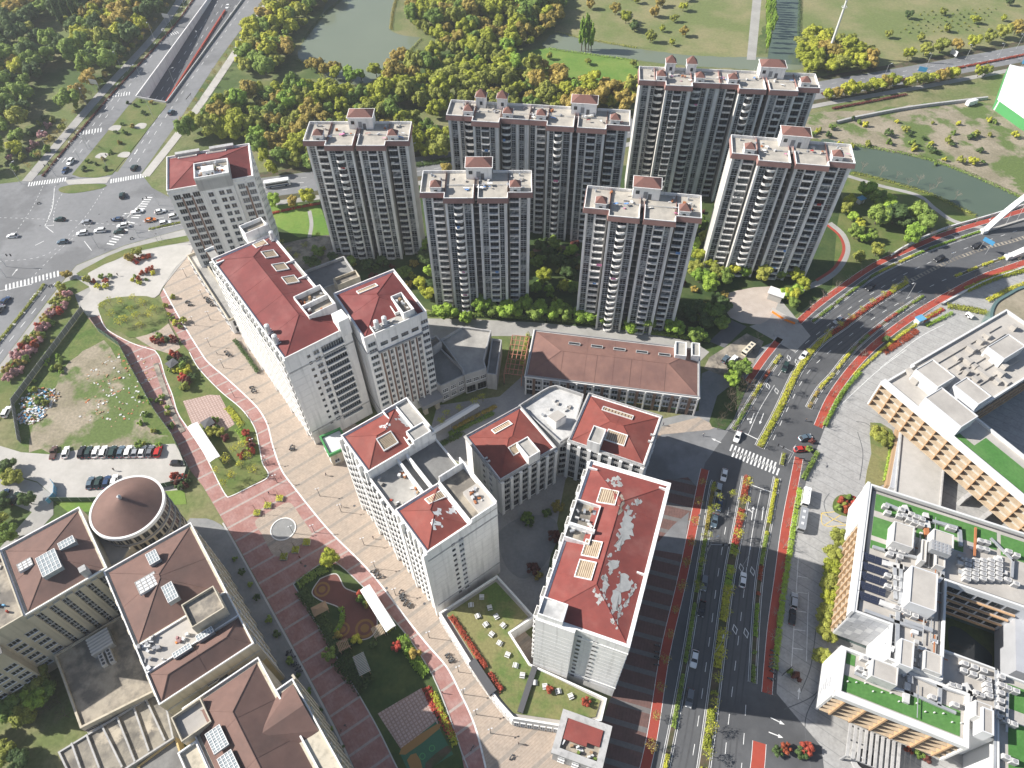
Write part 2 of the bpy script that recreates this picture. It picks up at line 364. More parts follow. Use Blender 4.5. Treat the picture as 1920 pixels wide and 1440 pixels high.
# ---------------- ground, roads, water ----------------
def struct(o): o['kind'] = 'structure'; return o
def jagged(pts, j, step=2.5):
    rnd = random.Random(int(abs(pts[0][0])*10)); out = []
    for (x0, y0),(x1, y1) in zip(pts, pts[1:] + pts[:1]):
        n = max(1, int(math.hypot(x1 - x0, y1 - y0)/step))
        for k in range(n): t = k/n; out.append((x0 + (x1 - x0)*t + rnd.uniform(-j, j), y0 + (y1 - y0)*t + rnd.uniform(-j, j)))
    return out
def sheet(name, px, z, m, sm=0, raised=False, world=False, jag=0):
    pts = px if world else PP(px, z)
    if sm: pts = smooth(pts, sm)
    if jag: pts = jagged(pts, jag)
    pts = ccw(pts)
    b = MB()
    if raised: b.prism(pts, -0.02, z, 0, bottom=False)
    else: b.face([(x, y, z) for x, y in pts])
    return struct(b.build(name, m))
def wline(px, z=0.0, n=6):
    return smooth(PP(px, z), n, closed=False)
def offs(line, d):
    out = []; k = len(line)
    for i in range(k):
        a = Vector(line[max(i - 1,0)]); b = Vector(line[min(i + 1, k - 1)]); u = (b - a).normalized()
        out.append((line[i][0] - u.y*d, line[i][1] + u.x*d))
    return out
def band_pts(line, w, shift=0.0): return offs(line, shift + w/2) + offs(line, shift - w/2)[::-1]
def strip(name, px, w, z, m, shift=0.0, raised=False, n=6):
    return sheet(name, band_pts(wline(px, z, n), w, shift), z, m, raised=raised, world=True)
def walk(line, step):
    """points and headings at equal steps along a polyline"""
    out = []; acc = 0.0; nxt = 0.0
    for a, b in zip(line, line[1:]):
        a, b = Vector(a), Vector(b); L = (b - a).length
        if L < 1e-6: continue
        while nxt <= acc + L:
            t = (nxt - acc)/L; p = a.lerp(b, t); out.append((p.x, p.y, math.atan2(b.y - a.y, b.x - a.x))); nxt += step
        acc += L
    return out
def dashes(name, px, z, ln=3.0, gap=5.0, w=0.18, m='white_paint', shift=0.0, line=None):
    line = line or wline(px, z)
    b = MB()
    for x, y, a in walk(offs(line, shift) if shift else line, ln + gap):
        ca, sa = math.cos(a)*ln/2, math.sin(a)*ln/2; nx, ny = -math.sin(a)*w/2, math.cos(a)*w/2
        b.face([(x - ca - nx, y - sa - ny, z),(x + ca - nx, y + sa - ny, z),(x + ca + nx, y + sa + ny, z),(x - ca + nx, y - sa + ny, z)])
    return struct(b.build(name, m))
def solid(name, px, z, w=0.16, m='white_paint', shift=0.0): return strip(name, px, w, z, m, shift)
def zebra(name, a, b, n, ln, z=0.06, w=0.5, m='white_paint'):
    """n bars of length ln across the line a-b (photo pixels)"""
    A, B = Vector(P2(*a, z)), Vector(P2(*b, z)); u = (B - A).normalized(); v = Vector((-u.y, u.x)); q = MB()
    for i in range(n):
        c = A.lerp(B, (i + .5)/n)
        q.face([(*(c + u*sx*w/2 + v*sy*ln/2), z) for sx, sy in ((-1,-1),(1,-1),(1,1),(-1,1))])
    return struct(q.build(name, m))
def arrow(name, px, head, z=0.06, L=5.0, turn=0):
    """lane arrow at a photo pixel pointing to another"""
    A, B = Vector(P2(*px, z)), Vector(P2(*head, z)); u = (B - A).normalized(); v = Vector((-u.y, u.x)); q = MB()
    def f(pts): q.face([(*(A + u*s + v*t), z) for s, t in pts])
    f([(-L/2,-.12),(L/2 - 1.2,-.12),(L/2 - 1.2,.12),(-L/2,.12)]); f([(L/2 - 1.2,-.45),(L/2,0),(L/2 - 1.2,.45)])
    if turn: f([(0,.12*turn),(.3,.12*turn),(.9,.9*turn),(.6,.9*turn)]); f([(.3,1.0*turn),(1.3,1.0*turn),(.75,1.5*turn)])
    return struct(q.build(name, m_white))
m_white = 'white_paint'

# underpass trough under the avenue
UPL0, UPL1 = P2(257,183), P2(421,-40); UPR0, UPR1 = P2(313,193), P2(484,-40)
big = 2600.0
O4 = [(-big, -big),(big, -big),(big, big),(-big, big)]
Hh = [UPL0, UPR0, UPR1, UPL1]
gb = MB()
for i in range(4):
    j = (i + 1) % 4
    gb.face([(*O4[i],0),(*O4[j],0),(*Hh[j],0),(*Hh[i],0)])
struct(gb.build('ground','ground_grass'))
ub = MB()
za, zb = -6.2,-0.5
ub.face([(*UPL0, za),(*UPR0, za),(*UPR1, zb),(*UPL1, zb)],0)
struct(ub.build('underpass_road','dark_asphalt'))
ub = MB()
def slab_wall(b, p, q, t, z0p, z0q, z1, mi=0):
    u = (Vector(q) - Vector(p)).normalized(); n = Vector((-u.y, u.x))*t
    a, c = Vector(p), Vector(q); d, e = a + n, c + n
    for pts in ([(a, z0p),(c, z0q),(c, z1),(a, z1)],[(d, z0p),(d, z1),(e, z1),(e, z0q)],[(a, z1),(c, z1),(e, z1),(d, z1)],
                [(a, z0p),(a, z1),(d, z1),(d, z0p)],[(c, z0q),(e, z0q),(e, z1),(c, z1)]):
        b.face([(p_.x, p_.y, z_) for p_, z_ in pts], mi)
slab_wall(ub, UPL0, UPL1,.5, za, zb, 1.0)
o = ub.build('retaining_wall','white_wall'); tag(o, 'long pale retaining wall along the left side of the sunken avenue','wall')
ub = MB(); slab_wall(ub, UPR0, UPR1,-.5, za, zb, 1.0)
o = ub.build('retaining_wall','grey_wall'); tag(o, 'grey parapet wall along the right side of the sunken avenue','wall')
ub = MB(); slab_wall(ub, UPL0, UPR0,-.5, za, za, .9)
o = ub.build('portal_wall','grey_wall'); tag(o, 'short portal wall closing the sunken avenue below the island trees','wall')
# red guard rail in the trough
ub = MB(); U = lambda a, b, t: Vector(a).lerp(Vector(b), t)
A, B = U(UPL0, UPR0,.62), U(UPL1, UPR1,.62)
slab_wall(ub, tuple(A), tuple(A.lerp(B, .72)),.45, za, za + (zb - za)*.72,-4.9)
tmp = MB()
for k in range(24):
    t0, t1 = k/24*.72,(k + 1)/24*.72; a, c = A.lerp(B, t0), A.lerp(B, t1); z0_, z1_ = za + (zb - za)*t0, za + (zb - za)*t1
    u = (c - a).normalized(); n_ = Vector((-u.y, u.x))*.35
    for o1, o2 in ((-1,1),):
        tmp.face([(*(a - n_), z0_ + .9),(*(c - n_), z1_ + .9),(*(c + n_), z1_ + .9),(*(a + n_), z0_ + .9)])
        tmp.face([(*(a - n_), z0_),(*(c - n_), z1_),(*(c - n_), z1_ + .9),(*(a - n_), z0_ + .9)])
        tmp.face([(*(a + n_), z0_ + .9),(*(c + n_), z1_ + .9),(*(c + n_), z1_),(*(a + n_), z0_)])
tag(tmp.build('guard_rail','red_asphalt'),'red median barrier on the floor of the sunken avenue','barrier')
zf = lambda t: za + (zb - za)*t + .03
tmp = MB()
for fr in (.22,.42,.82):
    A, B = U(UPL0, UPR0, fr), U(UPL1, UPR1, fr); n = 16; u = (B - A).normalized(); v = Vector((-u.y, u.x))*.1
    for k in range(n):
        t0, t1 = k/n, (k + .4)/n; a, c = A.lerp(B, t0), A.lerp(B, t1)
        tmp.face([(*(a - v), zf(t0)),(*(c - v), zf(t1)),(*(c + v), zf(t1)),(*(a + v), zf(t0))])
struct(tmp.build('lane_marking','white_paint'))

# big areas
sheet('field',[(1180,-70),(1425,-70),(1400,108),(1190,86),(1040,60),(1060,-70)],.02,'dry_field',3, jag=1.2)
sheet('field',[(1500,-70),(2300,-120),(2100,40),(1920,78),(1760,110),(1640,138),(1540,150),(1490,118)],.02,'dry_field')
sheet('meadow',[(975,105),(1030,90),(1110,100),(1195,115),(1198,190),(1100,190),(1010,150)],.025,'bright_lawn',4, jag=1.0)
sheet('meadow',[(450,160),(600,150),(700,175),(760,200),(720,230),(560,200),(440,195)],.02,'lawn',4, jag=1.2)
sheet('garden_plots',[(1500,215),(1640,205),(1830,190),(2100,260),(2100,430),(1920,372),(1830,332),(1760,305),(1600,272),(1480,250)],.02,'lot_soil',3, jag=1.2)
sheet('riverside_park',[(1590,320),(1747,362),(1830,402),(1850,415),(1700,470),(1560,540),(1570,420)],.026,'lawn')
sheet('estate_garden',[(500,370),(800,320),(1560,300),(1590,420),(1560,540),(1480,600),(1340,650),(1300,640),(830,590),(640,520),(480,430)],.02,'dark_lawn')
# water
sheet('lake',[(648,-60),(600,36),(567,78),(560,112),(590,126),(625,158),(672,158),(704,150),(758,104),(792,72),(760,66),(733,56),(734,20),(748,-60)],.035,'water',3, jag=.7)
sheet('canal',[(1018,82),(1045,62),(1095,74),(1193,91),(1300,104),(1445,108),(1500,112),(1500,130),(1440,132),(1300,124),(1193,113),(1080,98),(1028,90)],.035,'water',3, jag=.6)
sheet('canal',[(1456,-60),(1502,-60),(1500,60),(1502,122),(1438,118),(1448,40)],.04,'river_water')
sheet('river',[(1540,262),(1600,273),(1690,288),(1760,306),(1830,333),(1920,374),(2060,440),(2000,500),(1900,440),(1830,404),(1747,364),(1650,334),(1597,322),(1540,318)],.035,'river_water',3, jag=.6)
sheet('footpath',[(1417,-60),(1433,-60),(1424,40),(1417,112),(1400,112),(1407,40)],.05,'concrete')
# intersection and avenue
AV = [(385,-42),(317,60),(200,187),(77,333)]
sheet('intersection',[(-420,330),(-60,352),(40,340),(90,322),(140,322),(262,322),(285,352),(330,376),(500,346),(500,372),(420,398),(353,427),(233,460),(143,497),(123,520),(97,553),(0,683),(-120,860),(-500,700)],.03,'asphalt')
sheet('avenue_road',[(395,-45),(363,0),(317,58),(200,186),(77,333),(133,333),(186,265),(240,199),(257,182),(393,-5),(421,-45)],.04,'asphalt')
sheet('avenue_road',[(213,333),(313,194),(457,0),(484,-40),(520,-40),(493,0),(410,112),(333,230),(260,333)],.04,'asphalt')
strip('avenue_pavement',[(50,340),(180,186),(297,58),(350,-20),(378,-50)],4.6,.12,'concrete', raised=True)
strip('avenue_pavement',[(272,330),(352,228),(432,112),(505,0),(540,-50)],4.2,.12,'pale_concrete', raised=True)
sheet('traffic_island',[(135,327),(186,266),(240,201),(258,188),(312,198),(262,262),(210,327),(180,333),(150,332)],.14,'lawn', raised=True)
sheet('traffic_island',[(112,352),(140,346),(196,345),(190,353),(140,362),(114,360)],.12,'lawn',3, raised=True)
sheet('traffic_island',[(122,338),(208,331),(200,343),(128,346)],.10,'pale_concrete', raised=True)
CROSS = [(460,356),(530,347),(670,328),(810,308),(1000,275),(1180,240),(1400,196),(1540,168),(1720,137),(1920,100),(2150,58)]
strip('cross_road', CROSS, 15,.045,'asphalt')
strip('cross_pavement', CROSS, 3.2,.12,'concrete', shift=-12.5, raised=True)
strip('cross_verge', CROSS, 3.0,.03,'soil_bed', shift=-9.2)
strip('cross_verge', CROSS, 4.0,.03,'soil_bed', shift=9.8)
dashes('lane_marking', CROSS, .06,3,5,.2)
for s in (-3.6,3.6): dashes('lane_marking', CROSS, .06,2.5,6,.15, shift=s)
sheet('forecourt',[(353,428),(300,442),(233,461),(143,498),(124,521),(98,554),(0,684),(-100,840),(-130,900),(-60,900),(20,740),(150,580),(190,590),(300,545),(360,470)],.12,'concrete', raised=True)
sheet('plaza_lawn',[(143,513),(176,494),(235,467),(353,441),(356,452),(300,462),(236,478),(178,508),(160,518)],.15,'lawn',2)
sheet('plaza_lawn',[(118,530),(143,522),(168,538),(140,552),(150,580),(27,745),(-60,880),(-120,900),(0,700),(100,568)],.15,'lawn')
sheet('apron',[(358,455),(300,464),(235,481),(165,512),(170,545),(150,566),(163,592),(188,590),(190,570),(240,556),(290,558),(304,540),(330,500),(358,474)],.17,'pale_concrete',2)
AX_PL = math.atan2(P2(640,1100)[1] - P2(520,890)[1], P2(640,1100)[0] - P2(520,890)[0])
stripes('red_brick_paving',[(0.30,0.155,0.135),(0.35,0.30,0.275),(0.35,0.21,0.19)], AX_PL, 5.4,.12, line=(.8,.05,(0.27,0.14,0.12), True))
stripes('beige_paving',[(0.385,0.315,0.255),(0.28,0.245,0.21),(0.34,0.285,0.235)], AX_PL + R(4),6.2,.16, line=(.62,.09,(0.31,0.245,0.19), False))
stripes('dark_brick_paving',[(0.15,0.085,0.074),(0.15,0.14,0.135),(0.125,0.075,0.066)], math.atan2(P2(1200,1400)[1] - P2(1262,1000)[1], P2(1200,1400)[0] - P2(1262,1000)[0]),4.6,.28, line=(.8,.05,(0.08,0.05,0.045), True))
stripes('check_paving',[(0.43,0.33,0.29),(0.31,0.22,0.19)], AX_PL, .9,.35, line=(.9,.3,(0.29,0.2,0.17), True))
stripes('campus_paving',[(0.34,0.335,0.325),(0.24,0.24,0.235),(0.30,0.295,0.285)], R(52),3.2,.07)
# plazas
sheet('beige_plaza',[(362,462),(330,500),(306,541),(340,602),(376,660),(392,681),(428,712),(471,752),(489,773),(502,798),(511,834),(526,877),(546,907),(612,989),(673,1050),(709,1090),(760,1157),(800,1207),(837,1250),(860,1293),(890,1360),(912,1445),(925,1500),(1130,1500),(1130,1360),(1000,1200),(900,1100),(780,860),(640,780),(520,560),(400,450)],.03,'beige_paving')
EP_L = [(300,553),(318,602),(340,642),(355,660),(373,691),(413,733),(453,767),(477,801),(486,837),(492,868),(503,893)]
EP_R = [(306,541),(340,602),(376,660),(392,681),(428,712),(471,752),(489,773),(502,798),(511,834),(526,877),(546,907),(612,989),(673,1050),(709,1090),(760,1157),(800,1207),(837,1250),(860,1293),(890,1360),(912,1445),(922,1500)]
GD2 = [(550,1095),(610,1052),(640,1062),(700,1120),(762,1190),(805,1255),(815,1275),(830,1310),(862,1400),(876,1470),(780,1500),(745,1440),(700,1350),(620,1213)]
WP_L = [(163,593),(187,623),(227,650),(253,700),(293,773),(327,820),(343,857),(358,884),(380,911),(420,979),(445,1022),(503,1127),(547,1207),(593,1293),(633,1370),(665,1440),(690,1500)]
WP_R = [(187,590),(200,617),(247,643),(290,657),(300,672),(310,707),(323,740),(333,773),(350,800),(377,840),(393,870),(410,905),(424,929),(433,930)]
sheet('red_promenade', WP_L + EP_R[::-1] + EP_L[:4] + [(300,655),(247,643),(200,617),(187,590)],.045,'red_brick_paving')
solid('paving_edge', EP_R, .07,.45,'white_paint')
solid('paving_edge', WP_R[:4],.07,.3,'white_paint')
sheet('garden_bed', WP_R[3:] + [(503,893)] + EP_L[::-1][1:-2],.16,'lawn', raised=True)
solid('paving_edge', WP_R[3:] + [(470,912),(503,893)] + EP_L[::-1][1:8],.18,.3,'white_paint')
solid('garden_bed_path',[(300,678),(318,730),(333,770),(352,805)],.19,1.6,'stained_screed', shift=-1.6)
sheet('garden_bed', GD2,.16,'dark_lawn', raised=True)
solid('paving_edge', GD2 + GD2[:1],.18,.3,'kerb_stone')
sheet('check_court',[(343,752),(393,740),(412,741),(440,795),(415,812),(385,790),(362,800)],.19,'check_paving')
sheet('check_court',[(708,1338),(790,1290),(818,1345),(828,1375),(752,1405)],.19,'check_paving')
sheet('grove_lawn',[(186,568),(235,556),(292,560),(316,606),(254,633),(226,622),(196,606)],.19,'lawn',3, raised=True)
sheet('forecourt_paving',[(254,633),(316,606),(330,632),(338,652),(320,664),(290,655)],.185,'beige_paving')
PLAY = [(600,1085),(630,1076),(645,1100),(660,1108),(690,1120),(705,1150),(706,1180),(690,1197),(660,1200),(625,1200),(640,1165),(636,1140),(600,1125),(585,1110)]
mat('play_rubber',(0.17,0.07,0.058),0.95,(0.14,0.06,0.05),0.3); mat('play_ochre',(0.25,0.14,0.05),0.95); mat('court_green',(0.045,0.13,0.075),0.9, fine=0.08); mat('court_tan',(0.30,0.17,0.06),0.9)
sheet('playground', PLAY, .2,'play_rubber',4); solid('playground_kerb', PLAY + PLAY[:1],.23,.3,'kerb_stone')
for (cx, cy), r in (((604,1105),2.2),((642,1180),2.0),((684,1178),2.6)):
    p = P2(cx, cy, .2); q = MB()
    for k, rr in enumerate((r, r*.72, r*.45)):
        q.face([(p[0] + rr*math.cos(2*math.pi*i/28), p[1] + rr*math.sin(2*math.pi*i/28),.21 + .006*k) for i in range(28)], k % 2)
    struct(q.build('play_circle',['play_ochre','play_rubber']))
sheet('sports_court',[(748,1408),(817,1353),(850,1414),(772,1462)],.21,'court_green')
sheet('sports_court',[(753,1402),(818,1358),(823,1367),(760,1415)],.22,'court_tan',2)
sheet('sports_court',[(763,1425),(780,1412),(792,1440),(778,1450)],.22,'court_tan',2)
sheet('sports_court',[(798,1430),(838,1398),(846,1408),(806,1442)],.22,'soil_bed',2)
for cx, cy in ((810,1403),(792,1418)):
    p = P2(cx, cy, .23); q = MB()
    for i in range(24):
        a, c = 2*math.pi*i/24,2*math.pi*(i + 1)/24
        q.face([(p[0] + r*math.cos(t), p[1] + r*math.sin(t),.235) for r, t in ((.55, a),(.75, a),(.75, c),(.55, c))])
    struct(q.build('court_ring','hall_green'))
# oval with round basin in the plaza
sheet('oval_paving',[(478,978),(500,962),(532,944),(547,945),(566,972),(584,998),(578,1010),(540,1038),(515,1042),(500,1020),(490,1000)],.06,'beige_paving',3)
p = P2(531,992,.08); q = MB()
q.face([(p[0] + 3.4*math.cos(2*math.pi*i/36), p[1] + 3.4*math.sin(2*math.pi*i/36),.08) for i in range(36)])
struct(q.build('round_basin','shade_paver'))
q = MB(); q.ring([(p[0] + 3.75*math.cos(2*math.pi*i/36), p[1] + 3.75*math.sin(2*math.pi*i/36)) for i in range(36)],.3,.05,.22)
tag(q.build('basin_rim','white_trim'),'white stone ring around the round grey basin in the oval plaza','basin rim')
# pavement beside the brown blocks
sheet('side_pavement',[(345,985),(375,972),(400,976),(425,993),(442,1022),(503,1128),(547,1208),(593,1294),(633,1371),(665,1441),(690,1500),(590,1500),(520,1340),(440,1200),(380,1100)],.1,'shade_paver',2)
solid('paving_edge', WP_L[9:],.13,.5,'kerb_stone', shift=-.4)
# vacant lot and parking
LOT = [(157,586),(165,597),(186,626),(226,653),(252,703),(292,776),(326,823),(342,858),(330,872),(95,880),(40,832),(27,757)]
sheet('vacant_lot', LOT, .03,'weeds')
sheet('vacant_lot',[(120,690),(190,640),(215,668),(255,725),(270,790),(322,830),(300,840),(90,846),(50,830),(95,745)],.05,'lot_soil',3, jag=.9)
sheet('parking_lot',[(96,852),(180,838),(328,832),(352,872),(340,930),(130,945),(98,928),(70,903),(0,883),(-160,858),(-20,830),(40,848)],.06,'pale_concrete')
sheet('parking_verge',[(100,938),(345,918),(350,945),(130,962)],.08,'bright_lawn')
sheet('access_road',[(-160,860),(0,885),(70,905),(100,930),(100,965),(40,1030),(0,1060),(-30,1060),(60,960),(0,935),(-160,960)],.075,'concrete')
# main road on the right
MAIN_L = [(1165,1560),(1213,1430),(1269,1100),(1309,915),(1322,868),(1375,795),(1407,706),(1461,634),(1497,602),(1527,573),(1580,533),(1640,494),(1698,466),(1766,436),(1848,411),(1920,390),(2100,335)]
MAIN_R = [(2100,430),(1920,500),(1844,526),(1766,568),(1688,620),(1627,674),(1572,740),(1548,798),(1530,845),(1512,900),(1492,1000),(1467,1100),(1456,1300),(1540,1400),(1560,1560)]
sheet('campus_pavement',[(1470,1560),(1440,1300),(1465,1000),(1512,880),(1548,798),(1627,672),(1766,566),(1844,526),(2200,400),(2600,700),(2600,1560)],.03,'campus_paving')
sheet('main_road', MAIN_L + MAIN_R, .04,'lane_asphalt')
sheet('side_street',[(1205,900),(1228,812),(1262,800),(1330,786),(1378,800),(1360,850),(1330,880),(1300,1000),(1225,1035)],.035,'asphalt')
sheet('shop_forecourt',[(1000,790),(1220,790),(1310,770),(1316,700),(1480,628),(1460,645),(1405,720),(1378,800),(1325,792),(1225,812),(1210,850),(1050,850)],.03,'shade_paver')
sheet('brick_pavement',[(1240,800),(1310,782),(1345,800),(1330,806),(1240,815),(1226,830)],.06,'beige_paving')
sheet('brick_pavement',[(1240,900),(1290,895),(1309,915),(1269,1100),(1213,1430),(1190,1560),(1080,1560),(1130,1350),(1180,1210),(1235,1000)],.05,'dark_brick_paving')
sheet('corner_paving',[(1222,1030),(1262,985),(1292,960),(1282,1040)],.052,'asphalt')
sheet('courtyard',[(820,760),(1100,720),(1090,860),(1060,900),(1010,1160),(935,1090),(930,950),(880,880),(800,830)],.04,'grey_paver')
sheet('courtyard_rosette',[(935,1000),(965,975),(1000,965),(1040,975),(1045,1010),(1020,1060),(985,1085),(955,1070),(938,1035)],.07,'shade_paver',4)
sheet('service_lane',[(805,597),(870,598),(1000,604),(1200,622),(1300,640),(1330,660),(1310,680),(1200,650),(1000,630),(870,630),(800,640),(760,650),(760,600)],.045,'concrete')
sheet('back_lane',[(500,470),(560,450),(640,440),(660,470),(620,520),(560,500)],.045,'stained_screed',2)
sheet('estate_lawn',[(500,380),(600,385),(620,440),(560,445),(510,420)],.04,'bright_lawn')
sheet('alley',[(770,830),(850,790),(935,745),(985,700),(1000,740),(870,800),(880,870),(820,850)],.045,'grey_paver')
strip('park_path',[(1590,330),(1650,348),(1720,366),(1752,390),(1790,415),(1850,428)],2.2,.05,'concrete'); strip('park_path',[(1752,392),(1730,412),(1700,418)],1.8,.048,'concrete')
strip('estate_path',[(1555,418),(1580,440),(1588,470),(1570,505),(1535,530),(1490,545)],2.6,.05,'concrete'); strip('estate_path',[(1552,421),(1576,442),(1584,470),(1566,503),(1532,527)],1.2,.056,'red_asphalt', shift=-.4); strip('estate_path',[(1000,470),(1050,462),(1085,480)],2.0,.05,'brick_panel'); strip('estate_path',[(580,395),(584,420),(580,445)],1.6,.05,'concrete')
sheet('corner_bed',[(1345,742),(1392,705),(1402,722),(1376,785),(1360,806),(1335,800),(1330,790)],.14,'dark_lawn', raised=True)
# entrance plaza of the estate
mat('hex_paving',(0.46,0.40,0.35),0.9,(0.40,0.34,0.29),0.3, fine=0.08)
sheet('entrance_plaza',[(1352,560),(1380,545),(1445,537),(1462,560),(1440,600),(1410,608),(1370,596)],.06,'hex_paving',2)
sheet('entrance_road',[(1440,600),(1462,560),(1500,605),(1520,630),(1490,660),(1455,640),(1405,612)],.055,'concrete')
sheet('car_park',[(1330,670),(1362,650),(1400,625),(1432,640),(1405,700),(1370,712),(1320,690)],.06,'stained_screed')
sheet('tennis_court',[(1330,640),(1372,600),(1400,612),(1358,652)],.07,'dark_asphalt')
# road strips: red cycle lanes, kerbed planting strips, markings
RED = {'a': ([(1190,1520),(1222,1385),(1247,1225),(1276,1100),(1295,1010),(1314,915),(1322,880)],2.5),
       'b': ([(1402,716),(1432,672),(1463,634)],2.4),'c': ([(1497,604),(1530,574),(1580,537),(1640,497),(1698,470),(1766,441),(1848,415),(1920,394),(2050,355)],2.4),
       'd': ([(1438,1300),(1448,1180),(1460,1090),(1474,985),(1490,900),(1498,858)],2.6),'e': ([(1534,800),(1563,738),(1618,668),(1684,612),(1760,563),(1844,519),(1920,492),(2050,440)],2.8),
       'f': ([(1405,1540),(1420,1440),(1424,1392)],3.2)}
for k, (px, wd) in RED.items():
    strip('cycle_lane', px, wd, .055,'red_asphalt'); 
    for s in (-1,1): solid('lane_marking', px, .062,.12, shift=s*wd/2)
STRIPS = {'sw': ([(1230,1520),(1262,1365),(1290,1210),(1308,1095),(1322,1010),(1336,920),(1341,902)],1.5),'med': ([(1308,1520),(1334,1335),(1364,1100),(1384,990),(1401,895)],2.5),
          'se': ([(1411,1280),(1418,1150),(1427,1060),(1442,975),(1457,895)],1.5),'nw': ([(1375,806),(1404,758),(1437,704),(1462,668)],1.5),'nw2': ([(1523,604),(1567,570),(1610,537),(1647,512),(1713,480),(1760,461),(1840,434)],1.4),
          'nmed': ([(1424,838),(1458,774),(1496,695),(1535,645),(1580,612),(1627,577),(1676,545),(1700,530)],2.4),'ne': ([(1516,765),(1536,730),(1560,704),(1592,664),(1628,629),(1680,589),(1731,556)],1.5),
          'ne2': ([(1790,519),(1840,499),(1888,482)],1.5),'stub': ([(1465,872),(1470,850)],1.4),'sw0': ([(1245,1430),(1225,1540)],1.5)}
for k, (px, wd) in STRIPS.items():
    if k == 'sw0': continue
    strip('planting_strip', px, wd, .16,'kerb_stone', raised=True); strip('planting_soil', px, wd - .4,.18,'soil_bed')
strip('median_hatching',[(1702,529),(1780,490),(1848,465),(1920,445),(2050,395)],1.6,.07,'stained_screed')
dashes('median_hatching',[(1702,529),(1780,490),(1848,465),(1920,445),(2050,395)],.078,.9,.9,1.3,'lane_asphalt')
for px in ([(1280,1520),(1305,1380),(1333,1180),(1346,1080),(1371,925)], ): dashes('lane_marking', px, .06,2.6,4.2,.16)
dashes('lane_marking',[(1352,1520),(1362,1390),(1382,1220),(1396,1100),(1400,1065)],.06,2.6,4.2,.16)
solid('lane_marking',[(1401,1062),(1413,985),(1427,918)],.06,.16)
dashes('lane_marking',[(1385,1500),(1395,1380),(1400,1290)],.06,2.6,4.2,.16)
solid('lane_marking',[(1372,832),(1418,742),(1452,718)],.06,.16) if 0 else solid('lane_marking',[(1403,815),(1424,768),(1452,722)],.06,.16)
dashes('lane_marking',[(1452,820),(1480,760),(1510,705),(1545,668),(1590,632),(1640,595),(1700,560),(1770,525),(1850,492),(1920,466),(2050,420)],.06,2.4,4.2,.16)
dashes('lane_marking',[(1462,700),(1490,662),(1540,620),(1590,580),(1640,547),(1700,512),(1760,485),(1840,455),(1920,428),(2050,385)],.06,2.4,4.2,.16)
for s, (px, wd) in STRIPS.items():
    if s in ('med','nmed','nw2','sw','se','nw','ne'):
        for g in (-1,1): solid('lane_marking', px, .058,.14, shift=g*(wd/2 + .35))
for px in ([(1280,1500),(1305,1380),(1333,1180),(1346,1080),(1371,925)],[(1352,1500),(1362,1390),(1382,1220),(1396,1100),(1400,1065)],[(1401,1062),(1413,985),(1427,918)],[(1452,820),(1480,760),(1510,705),(1545,668),(1590,632),(1640,595),(1700,560)],[(1462,700),(1490,662),(1540,620),(1590,580),(1640,547),(1700,512)]):
    for s_ in (-2.5,-1.0,1.0,2.5): strip('tyre_wear', px, .42,.047,'tyre_wear', shift=s_)
zebra('crosswalk',(1368,838),(1456,874),13,2.8); zebra('crosswalk',(1372,849),(1462,886),13,2.8)
solid('stop_line',[(1408,909),(1450,924)],.062,.3); solid('stop_line',[(1396,812),(1421,824)],.062,.3)
arrow('lane_arrow',(1411,962),(1416,930), turn=1); arrow('lane_arrow',(1430,962),(1434,930))
arrow('lane_arrow',(1410,785),(1400,810), turn=-1); arrow('lane_arrow',(1428,785),(1418,812)); arrow('lane_arrow',(1343,826),(1330,820), L=3.2)
def diamond(px, z=.06):
    c = Vector(P2(*px, z)); b = MB(); pts = [(0,1.5),(.75,0),(0,-1.5),(-.75,0)]; q = [(0,1.15),(.5,0),(0,-1.15),(-.5,0)]
    for i in range(4):
        j = (i + 1) % 4; b.face([(c.x + p_[0], c.y + p_[1], z) for p_ in (pts[i], pts[j], q[j], q[i])])
    struct(b.build('diamond_marking','white_paint'))
for px in ((1390,1065),(1411,1071),(1378,1180),(1399,1187),(1440,724),(1456,733),(1479,671),(1494,679)): diamond(px)
# intersection markings
zebra('crosswalk',(52,346),(125,336),15,3.2, w=.55); zebra('crosswalk',(206,340),(275,328),15,3.2, w=.55)
zebra('crosswalk',(280,368),(252,410),10,3.4, w=.55); zebra('crosswalk',(248,415),(205,460),10,3.4, w=.55); zebra('crosswalk',(8,540),(112,512),15,3.6, w=.6)
for px in ([(86,425),(98,380),(104,345)],[(100,422),(103,390),(120,360),(150,352)],[(0,408),(60,410),(130,413),(200,420),(260,420)],[(130,440),(165,400),(200,345)],[(30,435),(60,390),(80,350)],[(0,490),(80,480),(140,440)],[(60,520),(110,470),(170,420)]):
    dashes('lane_marking', px, .055,1.0,1.4,.16)
for px in ([(84,424),(98,390),(102,352)],[(86,424),(100,422)],[(86,425),(100,436)],[(158,452),(172,470)],[(66,460),(82,452)],[(0,545),(60,533)],[(238,408),(270,376)]): solid('lane_marking', px, .055,.25)
for s, px in ((0,[(150,300),(232,190),(330,60),(372,0)]),(3.4,[(150,300),(232,190),(330,60),(372,0)]),(-3.4,[(150,300),(232,190),(330,60),(372,0)])): dashes('lane_marking',[(x - 24, y) for x, y in px],.055,3,4.5,.2, shift=s)
for s in (-1.8,1.8): dashes('lane_marking',[(252,300),(330,180),(420,55),(462,0)],.055,3,4.5,.2, shift=s)
zebra('crosswalk',(148,250),(192,243),8,4.0, w=.5); zebra('crosswalk',(205,180),(245,175),8,3.4, w=.45); zebra('crosswalk',(315,66),(335,60),5,3.4, w=.4)
for a, h_ in (((105,300),(125,275)),((120,300),(140,275)),((255,285),(240,305)),((240,400),(225,402)),((28,510),(40,495)),((62,555),(75,540))): arrow('lane_arrow', a, h_, L=4)
